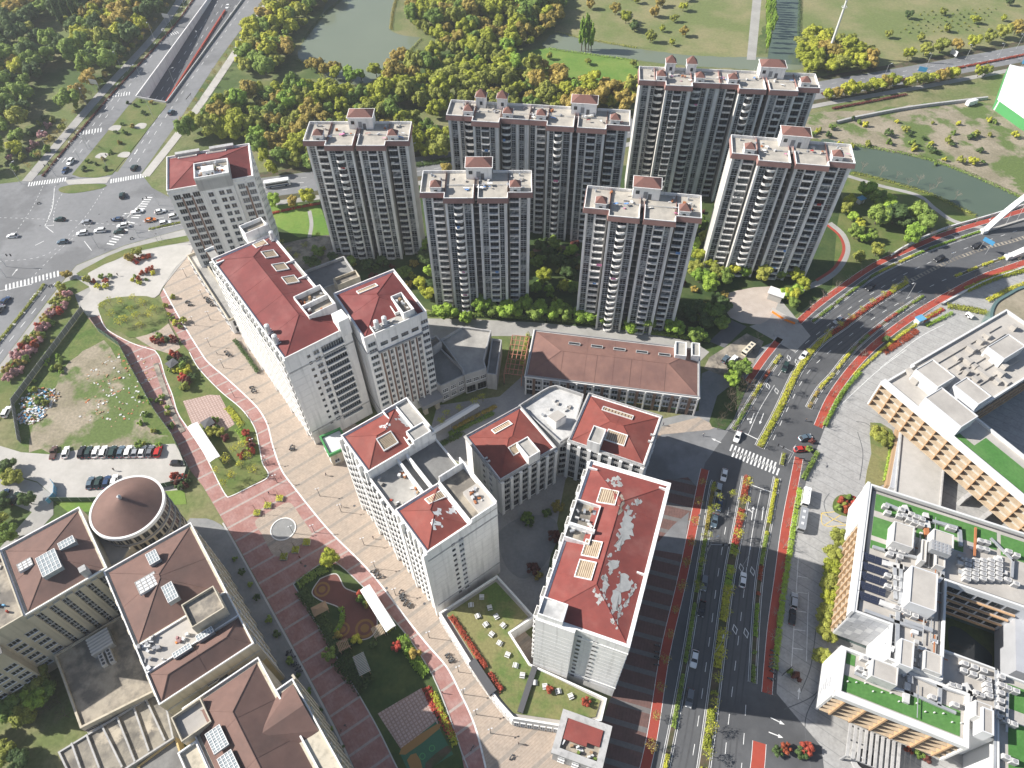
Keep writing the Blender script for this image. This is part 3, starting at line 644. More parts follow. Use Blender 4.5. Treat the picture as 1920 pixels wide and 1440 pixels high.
# lower-left road of the intersection
strip('road_hedge_bed',[(84,534),(52,576),(0,640),(-60,720)],1.6,.14,'kerb_stone', raised=True)
for s in (3.4,6.8): dashes('lane_marking',[(84,534),(52,576),(0,640),(-60,720)],.055,3,4,.2, shift=s)
strip('crossing_bed',[(278,432),(345,418),(400,408)],1.4,.14,'kerb_stone', raised=True)
for s in (-3.2,3.2): dashes('lane_marking',[(300,400),(400,380),(480,365)],.055,3,4,.18, shift=s)
sheet('campus_bed',[(1632,792),(1672,806),(1676,840),(1664,905),(1622,908),(1634,850)],.15,'dry_lawn',2, raised=True); sheet('campus_bed',[(1562,942),(1575,928),(1602,930),(1612,945),(1596,968),(1566,960)],.15,'lawn',3, raised=True)
for px in ([(1630,905),(1642,850),(1632,800),(1605,790)],[(1612,900),(1618,850),(1608,810)],[(1500,1300),(1520,1250),(1530,1180)],[(1470,1330),(1530,1300),(1545,1250)],[(1520,1440),(1510,1350),(1540,1290)],[(1555,925),(1545,945),(1560,975),(1600,980)]): solid('paving_line', px, .048,.22,'dark_asphalt')
# campus markings
for px in ([(1516,1110),(1512,1240)],[(1497,1045),(1484,1250)],[(1560,775),(1640,700),(1700,655)],[(1650,690),(1720,635),(1770,608)]): solid('lane_marking', px, .05,.16)
for px in ([(1496,1080),(1515,1084)],[(1494,1110),(1514,1113)],[(1492,1145),(1512,1148)],[(1488,1180),(1510,1183)],[(1486,1215),(1506,1218)]): solid('lane_marking', px, .052,.16)
arrow('lane_arrow',(1458,1352),(1478,1362), L=3.5); arrow('lane_arrow',(1455,1378),(1475,1386), L=3.5); arrow('lane_arrow',(1498,1300),(1499,1290), L=3)
for px in ([(1540,962),(1588,985)],[(1545,985),(1582,962)],[(1540,962),(1545,985),(1588,985)],[(1540,962),(1590,960),(1588,985)]): solid('box_marking', px, .052,.2,'yellow_paint')
# ---------------- building kit ----------------
def rect_fit(px4, z):
    A, B, Cc = [Vector(P2(x, y, z)) for x, y in px4[:3]]; D = Vector(P2(*px4[3], z)) if px4[3] else A + Cc - B
    u = (B - A) + (Cc - D); v = (D - A) + (Cc - B)
    if v.length > u.length: v.normalize(); u = Vector((v.y, -v.x))
    else: u.normalize(); v = Vector((-u.y, u.x))
    W = ((B - A).dot(u) + (Cc - D).dot(u))/2; Dp = ((D - A).dot(v) + (Cc - B).dot(v))/2
    c = (A + B + Cc + D)/4; O = c - u*W/2 - v*Dp/2
    return O, math.atan2(u.y, u.x), W, Dp
class Bld:
    def __init__(s, name, label, cat, px4=None, z=0, group=None, frame=None):
        s.O, s.a, s.W, s.D = frame or rect_fit(px4, z)
        s.root = thing(name, label, cat, (s.O[0], s.O[1],0), s.a, group)
    def loc(s, x, y, z=0):
        """photo pixel at height z -> local x, y"""
        p = Vector(P2(x, y, z)) - Vector(s.O[:2]); ca, sa = math.cos(s.a), math.sin(s.a)
        return (p.x*ca + p.y*sa, -p.x*sa + p.y*ca)
    def add(s, name, mb, mats, parent=None): return mb.build(name, mats, parent or s.root)
    def put(s, side, d, out, z, me, name, parent=None, ext=None):
        x0, x1, y0, y1 = ext or (0, s.W, 0, s.D)
        if side == 'S': l, r = (x0 + d, y0 - out),0
        elif side == 'E': l, r = (x1 + out, y0 + d), math.pi/2
        elif side == 'N': l, r = (x1 - d, y1 + out), math.pi
        else: l, r = (x0 - out, y1 - d),-math.pi/2
        return inst(name, me, parent or s.root, (l[0], l[1], z), r)
    def span(s, side, ext=None):
        x0, x1, y0, y1 = ext or (0, s.W, 0, s.D); return (x1 - x0) if side in 'SN' else (y1 - y0)
    def grid(s, side, d0, d1, n, z0, fh, nf, me, w, name='window', ext=None, out=0.0, skip=()):
        st = (d1 - d0)/n
        for f in range(nf):
            for i in range(n):
                if (i, f) in skip: continue
                mm = me[random.randrange(len(me))] if isinstance(me, list) else me
                s.put(side, d0 + st*(i + .5) - w/2, out, z0 + f*fh, mm, name, ext=ext)
    def pil(s, side, d, w, z0, z1, m, out=.35, name='pilaster', ext=None):
        b = MB(); b.box(0, w, -out, 0, z0, z1); return s.put(side, d, 0,0, b.mesh(name, [m]), name, ext=ext)
    def belt(s, z, h, out, m, name='belt_course', ext=None, sides='SEW'):
        x0, x1, y0, y1 = ext or (0, s.W, 0, s.D); b = MB()
        b.ring([(x0 - out, y0 - out),(x1 + out, y0 - out),(x1 + out, y1 + out),(x0 - out, y1 + out)], out + .05, z, z + h); return s.add(name, b, m)
_wc = {}
def bars(b, w, h, n, t, d, mi, transom=None):
    b.box(0, w, -d, 0,0, t, mi, False); b.box(0, w, -d, 0, h - t, h, mi, False)
    for i in range(n + 1):
        x = (w - t)*i/n; b.box(x, x + t, -d, 0, t, h - t, mi, False)
    if transom: b.box(t, w - t, -d*.8,0, h*transom, h*transom + t, mi, False)
    if h > 2.5: b.box(t, w - t, -d*.8,0, h*.3, h*.3 + t, mi, False)
def win(w, h, n=2, frame='frame_metal', glass='glass', d=.12, t=.07, transom=None, sill=True):
    k = ('w', w, h, n, frame, glass, d, t, transom, sill)
    if k not in _wc:
        b = MB(); b.face([(0,-.03,0),(w, -.03,0),(w, -.03, h),(0,-.03, h)],1); bars(b, w, h, n, t, d, 0, transom)
        if sill: b.box(-.1, w + .1,-d - .15,0,-.12,0,2)
        _wc[k] = b.mesh('window',[frame, glass, sill if isinstance(sill, str) else 'white_trim'])
    return _wc[k]
def bal(w, d, h, wall='tower_pilaster', glass='tower_glass', par=.95, rnd=0, frame='frame_metal', n=3, solid_par=True):
    k = ('b', w, d, h, wall, glass, par, rnd, frame, n, solid_par)
    if k not in _wc:
        b = MB()
        if rnd:
            N = 8; pts = [(w/2 - w/2*math.cos(math.pi*i/N),-d*.35 - d*.65*math.sin(math.pi*i/N)) for i in range(N + 1)]
            pts = [(0,0)] + pts + [(w, 0)]
        else: pts = [(0,0),(0,-d),(w, -d),(w, 0)]
        b.prism(pts, -.18,0.0,0)
        ins = offset_poly(ccw(pts),.12); cc = ccw(pts); kk = len(cc)
        for i in range(kk):
            j = (i + 1) % kk
            if cc[i][1] > -1e-6 and cc[j][1] > -1e-6: continue
            a, c, e, f = cc[i], cc[j], ins[j], ins[i]
            for q in ([(a, 0),(c, 0),(c, par),(a, par)],[(e, 0),(f, 0),(f, par),(e, par)],[(a, par),(c, par),(e, par),(f, par)]):
                b.face([(p_[0], p_[1], z_) for p_, z_ in q],0 if solid_par else 3)
        b.face([(0,-.03,.05),(w, -.03,.05),(w, -.03, h - .45),(0,-.03, h - .45)],1)
        for i in range(n + 1):
            x = (w - .07)*i/n; b.box(x, x + .07,-.1,-.03,.05, h - .45,2, False)
        b.box(0, w, -.1,-.03, h - .6, h - .45,2, False)
        _wc[k] = b.mesh('balcony',[wall, glass, frame, 'green_glass'])
    return _wc[k]
def slat_vent(b, name, roofz, x0, x1, y0, y1, along='x', n=9, parent=None):
    """white-framed timber slat panel lying on a roof slope"""
    q = MB(); Z = lambda x, y: roofz(x, y)
    def slab(a, c, e, f, mi, lift, th):
        for X, Y, s in (): pass
        pts = [(a, e),(c, e),(c, f),(a, f)]; lo = [(x, y, Z(x, y) + lift) for x, y in pts]; hi = [(x, y, z + th) for x, y, z in lo]
        q.face(hi, mi)
        for i in range(4):
            j = (i + 1) % 4; q.face([lo[i], lo[j], hi[j], hi[i]], mi)
    t = .22
    slab(x0, x1, y0, y0 + t, 0,-.05,.4); slab(x0, x1, y1 - t, y1,0,-.05,.4); slab(x0, x0 + t, y0 + t, y1 - t, 0,-.05,.4); slab(x1 - t, x1, y0 + t, y1 - t, 0,-.05,.4)
    for i in range(n):
        if along == 'x': yy = y0 + t + (y1 - y0 - 2*t)*i/n; slab(x0 + t, x1 - t, yy, yy + (y1 - y0 - 2*t)/n*.72,1,.02,.12)
        else: xx = x0 + t + (x1 - x0 - 2*t)*i/n; slab(xx, xx + (x1 - x0 - 2*t)/n*.72, y0 + t, y1 - t, 1,.02,.12)
    return q.build(name, ['white_trim','wood_slat'], parent or b.root)
def hip_fn(x0, x1, y0, y1, z, h):
    def f(x, y):
        m = min(x - x0, x1 - x, y - y0, y1 - y); return z + h*max(m, 0)/(min(x1 - x0, y1 - y0)/2)
    return f
def hip_roof(b, x0, x1, y0, y1, z, h, m, trim='white_trim', gut=.7, par=.55, name='roof'):
    """hip roof set inside a parapet gutter"""
    q = MB(); q.hip(x0 + gut, x1 - gut, y0 + gut, y1 - gut, z, h, 0); r = b.add(name, q, m)
    q = MB(); q.ring([(x0, y0),(x1, y0),(x1, y1),(x0, y1)],.28, z - .1, z + par); b.add('parapet', q, trim)
    # ridge caps
    x0, x1, y0, y1 = x0 + gut, x1 - gut, y0 + gut, y1 - gut
    w, d = x1 - x0, y1 - y0
    if w >= d: e = [(x0 + d/2,(y0 + y1)/2),(x1 - d/2,(y0 + y1)/2)]; prs = [((x0, y0), e[0]),((x0, y1), e[0]),((x1, y0), e[1]),((x1, y1), e[1]),(e[0], e[1])]
    else: e = [((x0 + x1)/2, y0 + w/2),((x0 + x1)/2, y1 - w/2)]; prs = [((x0, y0), e[0]),((x1, y0), e[0]),((x0, y1), e[1]),((x1, y1), e[1]),(e[0], e[1])]
    f = hip_fn(x0, x1, y0, y1, z, h); q = MB()
    for p_, s_ in prs:
        if (Vector(p_) - Vector(s_)).length > .5: q.tube((*p_, f(*p_) + .02),(*s_, f(*s_) + .02),.09, n=4)
    n_ = int(max(w, d)/9)
    for i in range(1, n_):
        if w >= d: xx = x0 + w*i/n_; ends = ((xx, y0 + .05),(xx, y1 - .05)); mid = (xx, (y0 + y1)/2)
        else: yy = y0 + d*i/n_; ends = ((x0 + .05, yy),(x1 - .05, yy)); mid = ((x0 + x1)/2, yy)
        for e_ in ends: k_ = min(1, f(*mid) and 1); q.tube((*e_, f(*e_) + .015),(*mid, f(*mid) + .015),.035, n=4) if min(abs(mid[0] - x0), abs(x1 - mid[0]), abs(mid[1] - y0), abs(y1 - mid[1])) >= min(w, d)/2 - .1 else None
    b.add('ridge_cap', q, m)
    return f
def box_part(b, name, x0, x1, y0, y1, z0, z1, m, cap=None, par=0, deck=None):
    """box with optional parapet rim"""
    q = MB()
    if par: q.box(x0, x1, y0, y1, z0, z1 - par, 0); q.ring([(x0, y0),(x1, y0),(x1, y1),(x0, y1)],.25, z1 - par - .05, z1,0); q.face([(x0 + .2, y0 + .2, z1 - par + .02),(x1 - .2, y0 + .2, z1 - par + .02),(x1 - .2, y1 - .2, z1 - par + .02),(x0 + .2, y1 - .2, z1 - par + .02)],1)
    else: q.box(x0, x1, y0, y1, z0, z1,0)
    return q.build(name, [m, deck or 'roof_screed'], b.root)
# ---------------- residential towers ----------------
NF, FH = 18,2.78
SINGLE = dict(bays=[(0,.205,0),(.215,.47,-2.9),(.525,.785,-2.9),(.805,1,0)], gaps=[(.47,.525)],
    win=[(.025,.08,0),(.236,.29,1),(.39,.45,1),(.55,.607,2),(.712,.757,2),(.91,.97,3)],
    bal=[(.10,.19,0,0),(.292,.376,1,1),(.619,.70,2,0),(.808,.893,3,0)],
    pil=[(0,.022,0),(.082,.098,0),(.215,.234,1),(.378,.389,1),(.452,.47,1),(.525,.548,2),(.608,.618,2),(.701,.711,2),(.759,.785,2),(.894,.908,3),(.972,1,3)],
    tur=[.13,.86], pent=[(.40,.64)], small=[])
DOUBLE = dict(bays=[(0,.088,0),(.088,.143,.9),(.146,.29,-2.9),(.297,.455,0),(.457,.552,.6),(.56,.70,-2.9),(.728,.877,-2.9),(.887,1,0)], gaps=[(.70,.728)],
    win=[(.018,.05,0),(.066,.085,0),(.160,.188,2),(.244,.268,2),(.357,.38,3),(.40,.428,3),(.462,.488,4),(.573,.595,5),(.651,.686,5),(.741,.772,6),(.834,.862,6),(.948,.985,7)],
    bal=[(.09,.143,1,1),(.194,.237,2,0),(.30,.352,3,1),(.50,.547,4,0),(.60,.642,5,1),(.781,.826,6,0),(.888,.937,7,0)],
    pil=[(0,.014,0),(.052,.064,0),(.146,.158,2),(.19,.193,2),(.239,.243,2),(.27,.29,2),(.384,.397,3),(.432,.455,3),(.49,.499,4),(.56,.572,5),(.596,.599,5),(.645,.65,5),(.688,.70,5),(.728,.74,6),(.774,.78,6),(.828,.833,6),(.864,.877,6),(.939,.947,7),(.987,1,7)],
    tur=[.115,.335,.52,.925], pent=[(.68,.82)], small=[.17,.29])
def tower(label, px4, spec, seed):
    rnd = random.Random(seed); ZT = 52.3
    b = Bld('apartment_tower', label, 'building', px4, ZT, group='beige residential towers'); W, D = b.W, max(b.D, 9.0); b.D = D
    zd = NF*FH + .6
    # walls
    q = MB(); bays = spec['bays']
    for x0, x1, yo in bays: q.box(x0*W, x1*W, yo + .25, D, 0, zd)
    for (a, _, _),(c, _, _) in zip(bays, bays[1:]): pass
    for (_, a, _),(c, _, _) in zip(bays, bays[1:]): q.box(a*W - .02, c*W + .02,3.6, D, 0, zd)
    b.add('wall', q, 'tower_wall')
    for x0, x1, k in spec['pil']:
        p_ = MB(); yo = bays[k][2]; p_.box(x0*W, x1*W, yo - .25, yo + .3,0, zd); b.add('pilaster', p_, 'tower_pilaster')
    ww = {}
    zz = [0.6 + f*FH + .09 for f in range(NF)]
    for x0, x1, k in spec['win']:
        w_ = round((x1 - x0)*W - .1,2)
        vs = [win(w_, 2.6,2,'frame_metal', g, .12,.06,.72, False) for g in ('tower_glass','tower_glass','tower_glass','glass','curtain')]
        for f in range(NF): inst('window', vs[rnd.randrange(5)], b.root, (x0*W + .05, bays[k][2] + .25, zz[f]))
    for x0, x1, k, rd in spec['bal']:
        w_ = round((x1 - x0)*W, 2)
        vs = [bal(w_, 1.25 if not rd else 1.6, FH, 'tower_pilaster', g, .6 if rd else .32, rd, 'dark_frame',3) for g in ('tower_glass','tower_glass','dark_glass','curtain')]
        for f in range(NF): inst('balcony', vs[rnd.choices((0,1,2,3),(4,4,4,1))[0]], b.root, (x0*W, bays[k][2] + .25,.6 + f*FH))
    for x0, x1 in spec['gaps']:
        me = None
        for f in range(NF):
            q = MB(); q.box(0,(x1 - x0)*W, 0,3.2,0,.55); me = me or q.mesh('gallery_slab',['tower_wall']); inst('gallery_slab', me, b.root, (x0*W, .4,.4 + f*FH))
            if f == 0: gm = win(round((x1 - x0)*W - .2,2),2.0,2,'dark_frame','dark_glass',.1,.07, None, False)
            inst('window', gm, b.root, (x0*W + .1,3.58,1.1 + f*FH))
    # cornice, deck, parapet following the bays
    q = MB(); dk = MB(); tr = MB(); back = D
    segs = []
    for i, (x0, x1, yo) in enumerate(bays):
        X0, X1 = x0*W - (.5 if i == 0 else .25), x1*W + (.5 if i == len(bays) - 1 else .25)
        yf = min(yo, 0) - .75
        o1 = [(X0, yf),(X1, yf),(X1, back + .3),(X0, back + .3)]
        dk.face([(X0 + .2, yf + .2, zd + .03),(X1 - .2, yf + .2, zd + .03),(X1 - .2, back, zd + .03),(X0 + .2, back, zd + .03)])
        # sloped tile skirt
        e_ = .3; s0 = [(X0 - e_, yf - e_),(X1 + e_, yf - e_)]
        q.face([(*s0[0], zd - 1.0),(*s0[1], zd - 1.0),(X1 + .05, yf - .05, zd + .75),(X0 - .05, yf - .05, zd + .75)])
        q.face([(X0 - e_, back, zd - 1.0),(*s0[0], zd - 1.0),(X0 - .05, yf - .05, zd + .75),(X0 - .05, back, zd + .75)])
        q.face([(*s0[1], zd - 1.0),(X1 + e_, back, zd - 1.0),(X1 + .05, back, zd + .75),(X1 + .05, yf - .05, zd + .75)])
        q.face([(X0 - e_, back, zd - 1.0),(X1 + e_, back, zd - 1.0),(*s0[1], zd - 1.0),(*s0[0], zd - 1.0)])
        nb_l = bays[i - 1][2] if i else 99; nb_r = bays[i + 1][2] if i < len(bays) - 1 else 99
        yl = back if i == 0 else max(min(nb_l, 0) - .75, yf) ; yr = back if i == len(bays) - 1 else max(min(nb_r, 0) - .75, yf)
        gap_r = any(abs(g[0] - x1) < .01 for g in spec['gaps']); gap_l = any(abs(g[1] - x0) < .01 for g in spec['gaps'])
        if gap_r: yr = 3.6
        if gap_l: yl = 3.6
        tr.box(X0, X1, yf, yf + .22, zd - .1, zd + 1.0); 
        if yl > yf + .3: tr.box(X0, X0 + .22, yf + .22, yl, zd - .1, zd + 1.0)
        if yr > yf + .3: tr.box(X1 - .22, X1, yf + .22, yr, zd - .1, zd + 1.0)
    tr.box(-.5, W*spec['pent'][0][0] - .3, back + .1, back + .32, zd - .1, zd + 1.0); tr.box(W*spec['pent'][0][1] + .3, W + .5, back + .1, back + .32, zd - .1, zd + 1.0)
    dk.face([(.1,3.6, zd + .02),(W - .1,3.6, zd + .02),(W - .1, back, zd + .02),(.1, back, zd + .02)])
    b.add('cornice', q, 'cornice_band'); b.add('roof_deck', dk, 'tower_deck'); b.add('parapet', tr, 'tower_pilaster')
    for fx in spec['tur']:
        t = MB(); x = fx*W; t.box(x - 1.7, x + 1.7,-.1,3.1, zd, zd + 2.3,0); t.box(x - 1.95, x + 1.95,-.35,3.35, zd + 2.3, zd + 2.5,0)
        tt = b.add('roof_turret', t, 'tower_pilaster')
        t = MB(); t.hip(x - 1.8, x + 1.8,-.2,3.2, zd + 2.52,1.7); inst('turret_roof', t.mesh('turret_roof',['tower_tile']), tt)
        wv = win(1.0,.55,1,'dark_frame','dark_glass',.06,.06, None, False); inst('turret_window', wv, tt, (x - .5,-.1, zd + .9))
    for x0, x1 in spec['pent']:
        t = MB(); a, c = x0*W, x1*W; y0, y1 = D - 3.2, D + 2.4; t.box(a, c, y0, y1, zd - 3, zd + 4.3); t.box(a - .35, c + .35, y0 - .35, y1 + .35, zd + 4.3, zd + 4.55)
        tt = b.add('penthouse', t, 'tower_pilaster')
        t = MB(); t.hip(a, c, y0, y1, zd + 4.57,1.7,0,.15); inst('penthouse_roof', t.mesh('penthouse_roof',['tower_tile']), tt)
        inst('penthouse_window', win(1.2,1.3,2,'dark_frame','dark_glass',.08,.06, None, False), tt, (a + .9, y0, zd + 1.9))
        dm = MB(); dm.box(0,1.1,-.08,0,0,2.1); inst('door', dm.mesh('door',['dark_frame']), tt, (c - 3.6, y0, zd + .1))
        dm = MB(); dm.box(0,1.3,-.06,0,0,2.2); inst('door', dm.mesh('door',['grey_trim']), tt, (a + 3.4, y0, zd + .7))
    for fx in spec['small']:
        t = MB(); x = fx*W; t.box(x - 1.8, x + 1.8, D - 2.6, D + .8, zd - 2, zd + 4.0); t.box(x - 2.1, x + 2.1, D - 2.9, D + 1.1, zd + 4.0, zd + 4.2); tt = b.add('stair_house', t, 'tower_pilaster')
        t = MB(); t.hip(x - 2.0, x + 2.0, D - 2.8, D + 1.0, zd + 4.22,2.3); inst('stair_house_roof', t.mesh('stair_house_roof',['tower_tile']), tt)
        inst('stair_house_window', win(1.0,1.4,2,'dark_frame','dark_glass',.08,.06, None, False), tt, (x - .3, D - 2.6, zd + 1.2))
    # pipes, aerials and tanks on the deck
    t = MB()
    for k in range(12):
        x = rnd.uniform(.05,.9)*W; t.tube((x, 3.9, zd + .35),(min(x + rnd.uniform(3,8), W - .5),3.9 + rnd.uniform(-.1,.4), zd + .35),.07, n=5)
    for k in range(5):
        x = rnd.uniform(.03,.97)*W; t.tube((x, D - .2, zd),(x, D - .2, zd + 2.2),.05, n=5)
    b.add('roof_pipes', t, 'galvanised')['kind'] = 'stuff'
    for k in range(16 if spec is SINGLE else 28):
        t = MB(); s_ = rnd.uniform(.5,1.3); t.box(-s_/2, s_/2,-.3,.3,0, rnd.uniform(.3,.9)); o = b.add('roof_box', t, rnd.choice(['duct_white','galvanised','pale_roof','grey_trim','rust'])); o.location = (rnd.uniform(.05,.95)*W, rnd.uniform(3.9, max(D - 1,4.2)), zd + .04); o.rotation_euler = (0,0, rnd.uniform(0,3))
    t = MB(); t.tube((0,0,0),(0,0,.9),.35,.3, n=10, caps=True); vm = t.mesh('roof_vent',['galvanised'])
    for fx in (.07,.9): inst('roof_vent', vm, b.root, (fx*W, D - 1.4, zd + .04))
    return b
T1 = tower('single residential tower beside the wood, nearest the red block and the avenue',[(569,258),(767,258),(765,225),(583,225)], SINGLE, 1)
T2 = tower('long double-width residential tower in the middle behind the front tower',[(839,209),(1180,231),(1179,203),(848,185)], DOUBLE, 2)
T3 = tower('single residential tower in front of the middle long tower, above the service lane',[(788,355),(998,354),(991,317),(797,317)], SINGLE, 3)
T4 = tower('single residential tower right behind the brown-roofed shops',[(1096,383),(1315,402),(1312,364),(1107,345)], SINGLE, 4)
T5 = tower('long double-width residential tower farthest back, next to the canal road',[(1200,144),(1534,160),(1530,135),(1203,122)], DOUBLE, 5)
T6 = tower('single residential tower nearest the river and the arch bridge',[(1372,281),(1603,300),(1594,268),(1379,250)], SINGLE, 6)
# ---------------- red-roofed blocks ----------------
def fbox(b, name, px4, z0, z1, m='white_wall', par=0, deck=None, zt=None):
    L = [b.loc(x, y, zt if zt is not None else z1) for x, y in px4]; xs = [p[0] for p in L]; ys = [p[1] for p in L]
    xs.sort(); ys.sort(); n = len(xs) // 2
    x0, x1, y0, y1 = sum(xs[:n])/n, sum(xs[n:])/n, sum(ys[:n])/n, sum(ys[n:])/n
    return box_part(b, name, x0, x1, y0, y1, z0, z1, m, par=par, deck=deck),(x0, x1, y0, y1)
def vent(b, rz, px, z, sx, sy, along='x', n=9):
    x, y = b.loc(px[0], px[1], z); return slat_vent(b, 'slat_vent', rz, x - sx/2, x + sx/2, y - sy/2, y + sy/2, along, n)
def blob_patch(b, name, rz, pts, m, lift=.04, jag=.35, seed=1):
    """ragged flat patch lying on a slope"""
    rnd = random.Random(seed); out = []
    for (x0, y0),(x1, y1) in zip(pts, pts[1:] + pts[:1]):
        n = max(2, int(math.hypot(x1 - x0, y1 - y0)/.6))
        for k in range(n): t = k/n; out.append((x0 + (x1 - x0)*t + rnd.uniform(-jag, jag), y0 + (y1 - y0)*t + rnd.uniform(-jag, jag)))
    q = MB(); cx = sum(p[0] for p in out)/len(out); cy = sum(p[1] for p in out)/len(out)
    for a, c in zip(out, out[1:] + out[:1]): q.face([(cx, cy, rz(cx, cy) + lift),(*a, rz(*a) + lift),(*c, rz(*c) + lift)])
    return b.add(name, q, m)
def tank(b, px, z, h=2.6, r=.75):
    x, y = b.loc(px[0], px[1], z); q = MB(); q.tube((x, y, z),(x, y, z + h), r, n=14, caps=True); q.tube((x, y, z + h),(x, y, z + h + .25), r, .25, n=14, caps=True)
    for k in range(3): q.box(x - 1.1, x + 1.1, y - .9 + k*.8, y - .7 + k*.8, z - .4, z, 0)
    return b.add('water_tank', q, 'bright_white')
def acs(b, pts, z, m='duct_white'):
    for x, y in pts:
        q = MB(); q.box(x - .5, x + .5, y - .22, y + .22, z, z + .8,0); q.tube((x - .1, y - .23, z + .4),(x - .1, y - .26, z + .4),.3, n=10, mi=1, caps=True); b.add('air_conditioner', q, [m, 'grey_trim'])
def clutter(b, x0, x1, y0, y1, z, n, seed, ms=('rust','duct_white','galvanised','timber','grey_trim')):
    r = random.Random(seed)
    for k in range(n):
        q = MB(); w_, d_, h_ = r.uniform(.3,1.2), r.uniform(.3,.9), r.uniform(.2,1.1); q.box(-w_/2, w_/2,-d_/2, d_/2,0, h_)
        o = b.add('roof_box', q, r.choice(ms)); o.location = (r.uniform(x0, x1), r.uniform(y0, y1), z); o.rotation_euler = (0,0, r.uniform(0,3))
WB = 'white_wall'
W_STD = win(1.5,1.5,2,'frame_metal','glass'); W_SM = win(.95,1.1,1,'grey_trim','dark_glass', sill=False); W_STD2 = win(1.5,1.5,2,'frame_metal','curtain'); WV = [W_STD, W_STD, W_STD2]
def grooves(b, side, n, z0, z1, ext=None, m='wall_joint', d0=0, d1=None):
    L = d1 or b.span(side, ext)
    for k in range(n):
        q = MB(); q.box(0, L - d0,-.03,0,0,.07); b.put(side, d0,0, z0 + (z1 - z0)*(k + .5)/n, q.mesh('groove',[m]),'groove', ext=ext)

# --- R6: long block by the main road
b = Bld('dormitory_block','long white block with peeling red hip roof beside the main road','building',[(1007,1152),(1180,1218),(1258,908), None],36.5)
W, D = b.W, b.D; Z = 36.0
q = MB(); q.box(0, W, 0, D, 0, Z); q.box(0, W*.43,-.9,0,0, Z + .6); b.add('wall', q, WB)
rz = hip_roof(b, 0, W, 0, D, Z, 2.6,'worn_red_roof', gut=.9)
for z in (Z - 3.6,7.0): b.belt(z, .5,.15,'white_trim')
for k in range(11):
    b.put('S', W*.46,0,5.0 + k*2.75, W_SM, 'window'); b.put('S', W*.63,0,5.0 + k*2.75, W_SM, 'window')
grooves(b, 'S',12,4, Z - 3.6, d0=W*.45); grooves(b, 'S',12,4, Z - 3.6, d1=W*.42, ext=(0, W, -.9, D))
for i in range(9): b.pil('W', D*(i + .02)/9,.8,0, Z - .4, WB, .6)
b.grid('W',0, D, 9,4.2,3.1,10, bal(2.6,1.1,3.0,'white_trim','dark_glass',.9,0,'frame_metal',3),2.6,'balcony')
b.grid('E',0, D, 9,4.2,3.1,10, win(2.4,1.7,3),2.4)
fbox(b, 'stair_house',[(1017,1117),(1066,1133),(1055,1166),(1009,1152)], Z - 2, Z + 3.0, WB, par=.6, deck='white_screed')
o, (x0, x1, y0, y1) = fbox(b, 'equipment_well',[(1080,934),(1126,948),(1107,1017),(1057,1010)], Z - 1, Z + 2.2, WB, par=1.2, deck='stained_screed')
for k in range(4): acs(b, [(x0 + 1.5 + (k % 2)*2.6, y0 + 3 + (k // 2)*3)], Z + 1.05)
clutter(b, x0 + 1, x1 - 1, y0 + 1, y1 - 1, Z + 1.05,9,3)
q = MB(); q.box(x0 + .3, x1 + .4, y0 + (y1 - y0)*.28, y0 + (y1 - y0)*.34, Z, Z + 3.2); b.add('partition', q, WB)
vent(b, rz, (1139,934), Z + 1,4.6,4.4,'y',8); vent(b, rz, (1109,1032), Z + 1,4.0,4.4,'y',8); vent(b, rz, (1097,1071), Z + 1,4.0,4.6,'y',8)
def patch_px(b, rz, z, px, seed, m='peeled_screed'):
    pts = [b.loc(x, y, z) for x, y in px]; rnd = random.Random(seed*7); cx = sum(p[0] for p in pts)/len(pts); cy = sum(p[1] for p in pts)/len(pts)
    for k in range(9):
        p = rnd.choice(pts); f = rnd.uniform(.85,1.35); x, y = cx + (p[0] - cx)*f + rnd.uniform(-.5,.5), cy + (p[1] - cy)*f + rnd.uniform(-.5,.5); s_ = rnd.uniform(.12,.5)
        blob_patch(b, 'peeled_flake', rz, [(x - s_, y - s_*.6),(x + s_*.4, y - s_*1.3),(x + s_, y + s_*.5),(x - s_*.3, y + s_*1.6)], m, .035,.12, k + seed)
    return blob_patch(b, 'peeled_patch', rz, pts, m, jag=.5, seed=seed)
patch_px(b, rz, Z + 1.6,[(1172,962),(1186,972),(1187,1000),(1176,1012),(1160,1033),(1152,1030),(1160,1005),(1164,985)],1)
patch_px(b, rz, Z + 1.6,[(1176,952),(1184,958),(1182,966),(1175,962)],2); patch_px(b, rz, Z + 1.4,[(1191,938),(1198,941),(1196,948),(1190,946)],3)
patch_px(b, rz, Z + 1.6,[(1141,1050),(1158,1053),(1157,1064),(1146,1073),(1140,1062)],4)
patch_px(b, rz, Z + 1.5,[(1170,1075),(1182,1085),(1180,1103),(1165,1112),(1162,1135),(1150,1150),(1146,1130),(1155,1100),(1162,1082)],5)
patch_px(b, rz, Z + 1.5,[(1190,1100),(1191,1108),(1176,1130),(1172,1126)],6); patch_px(b, rz, Z + 1.4,[(1160,1145),(1165,1152),(1160,1172),(1151,1165)],7)
patch_px(b, rz, Z + 1.6,[(1134,1088),(1140,1090),(1138,1120),(1130,1108)],8); patch_px(b, rz, Z + 1.2,[(1148,893),(1160,895),(1158,900),(1145,898)],9, ); patch_px(b, rz, Z + 1.2,[(1150,904),(1164,910),(1155,914)],10)
patch_px(b, rz, Z + 1.2,[(1116,1115),(1126,1122),(1120,1126)],11); patch_px(b, rz, Z + 1.9,[(1168,935),(1172,938),(1165,958),(1161,952)],12,'stained_screed')
for px in ((1106,880),(1250,921),(1208,1080)):
    x, y = b.loc(px[0], px[1], Z); q = MB(); x = 0 if x < W/2 else W; s = 1 if x == 0 else -1; q.box(min(x, x + s*2.6), max(x, x + s*2.6), y - .15, y + .15, Z, Z + 1.0); b.add('parapet_fin', q, 'white_trim')
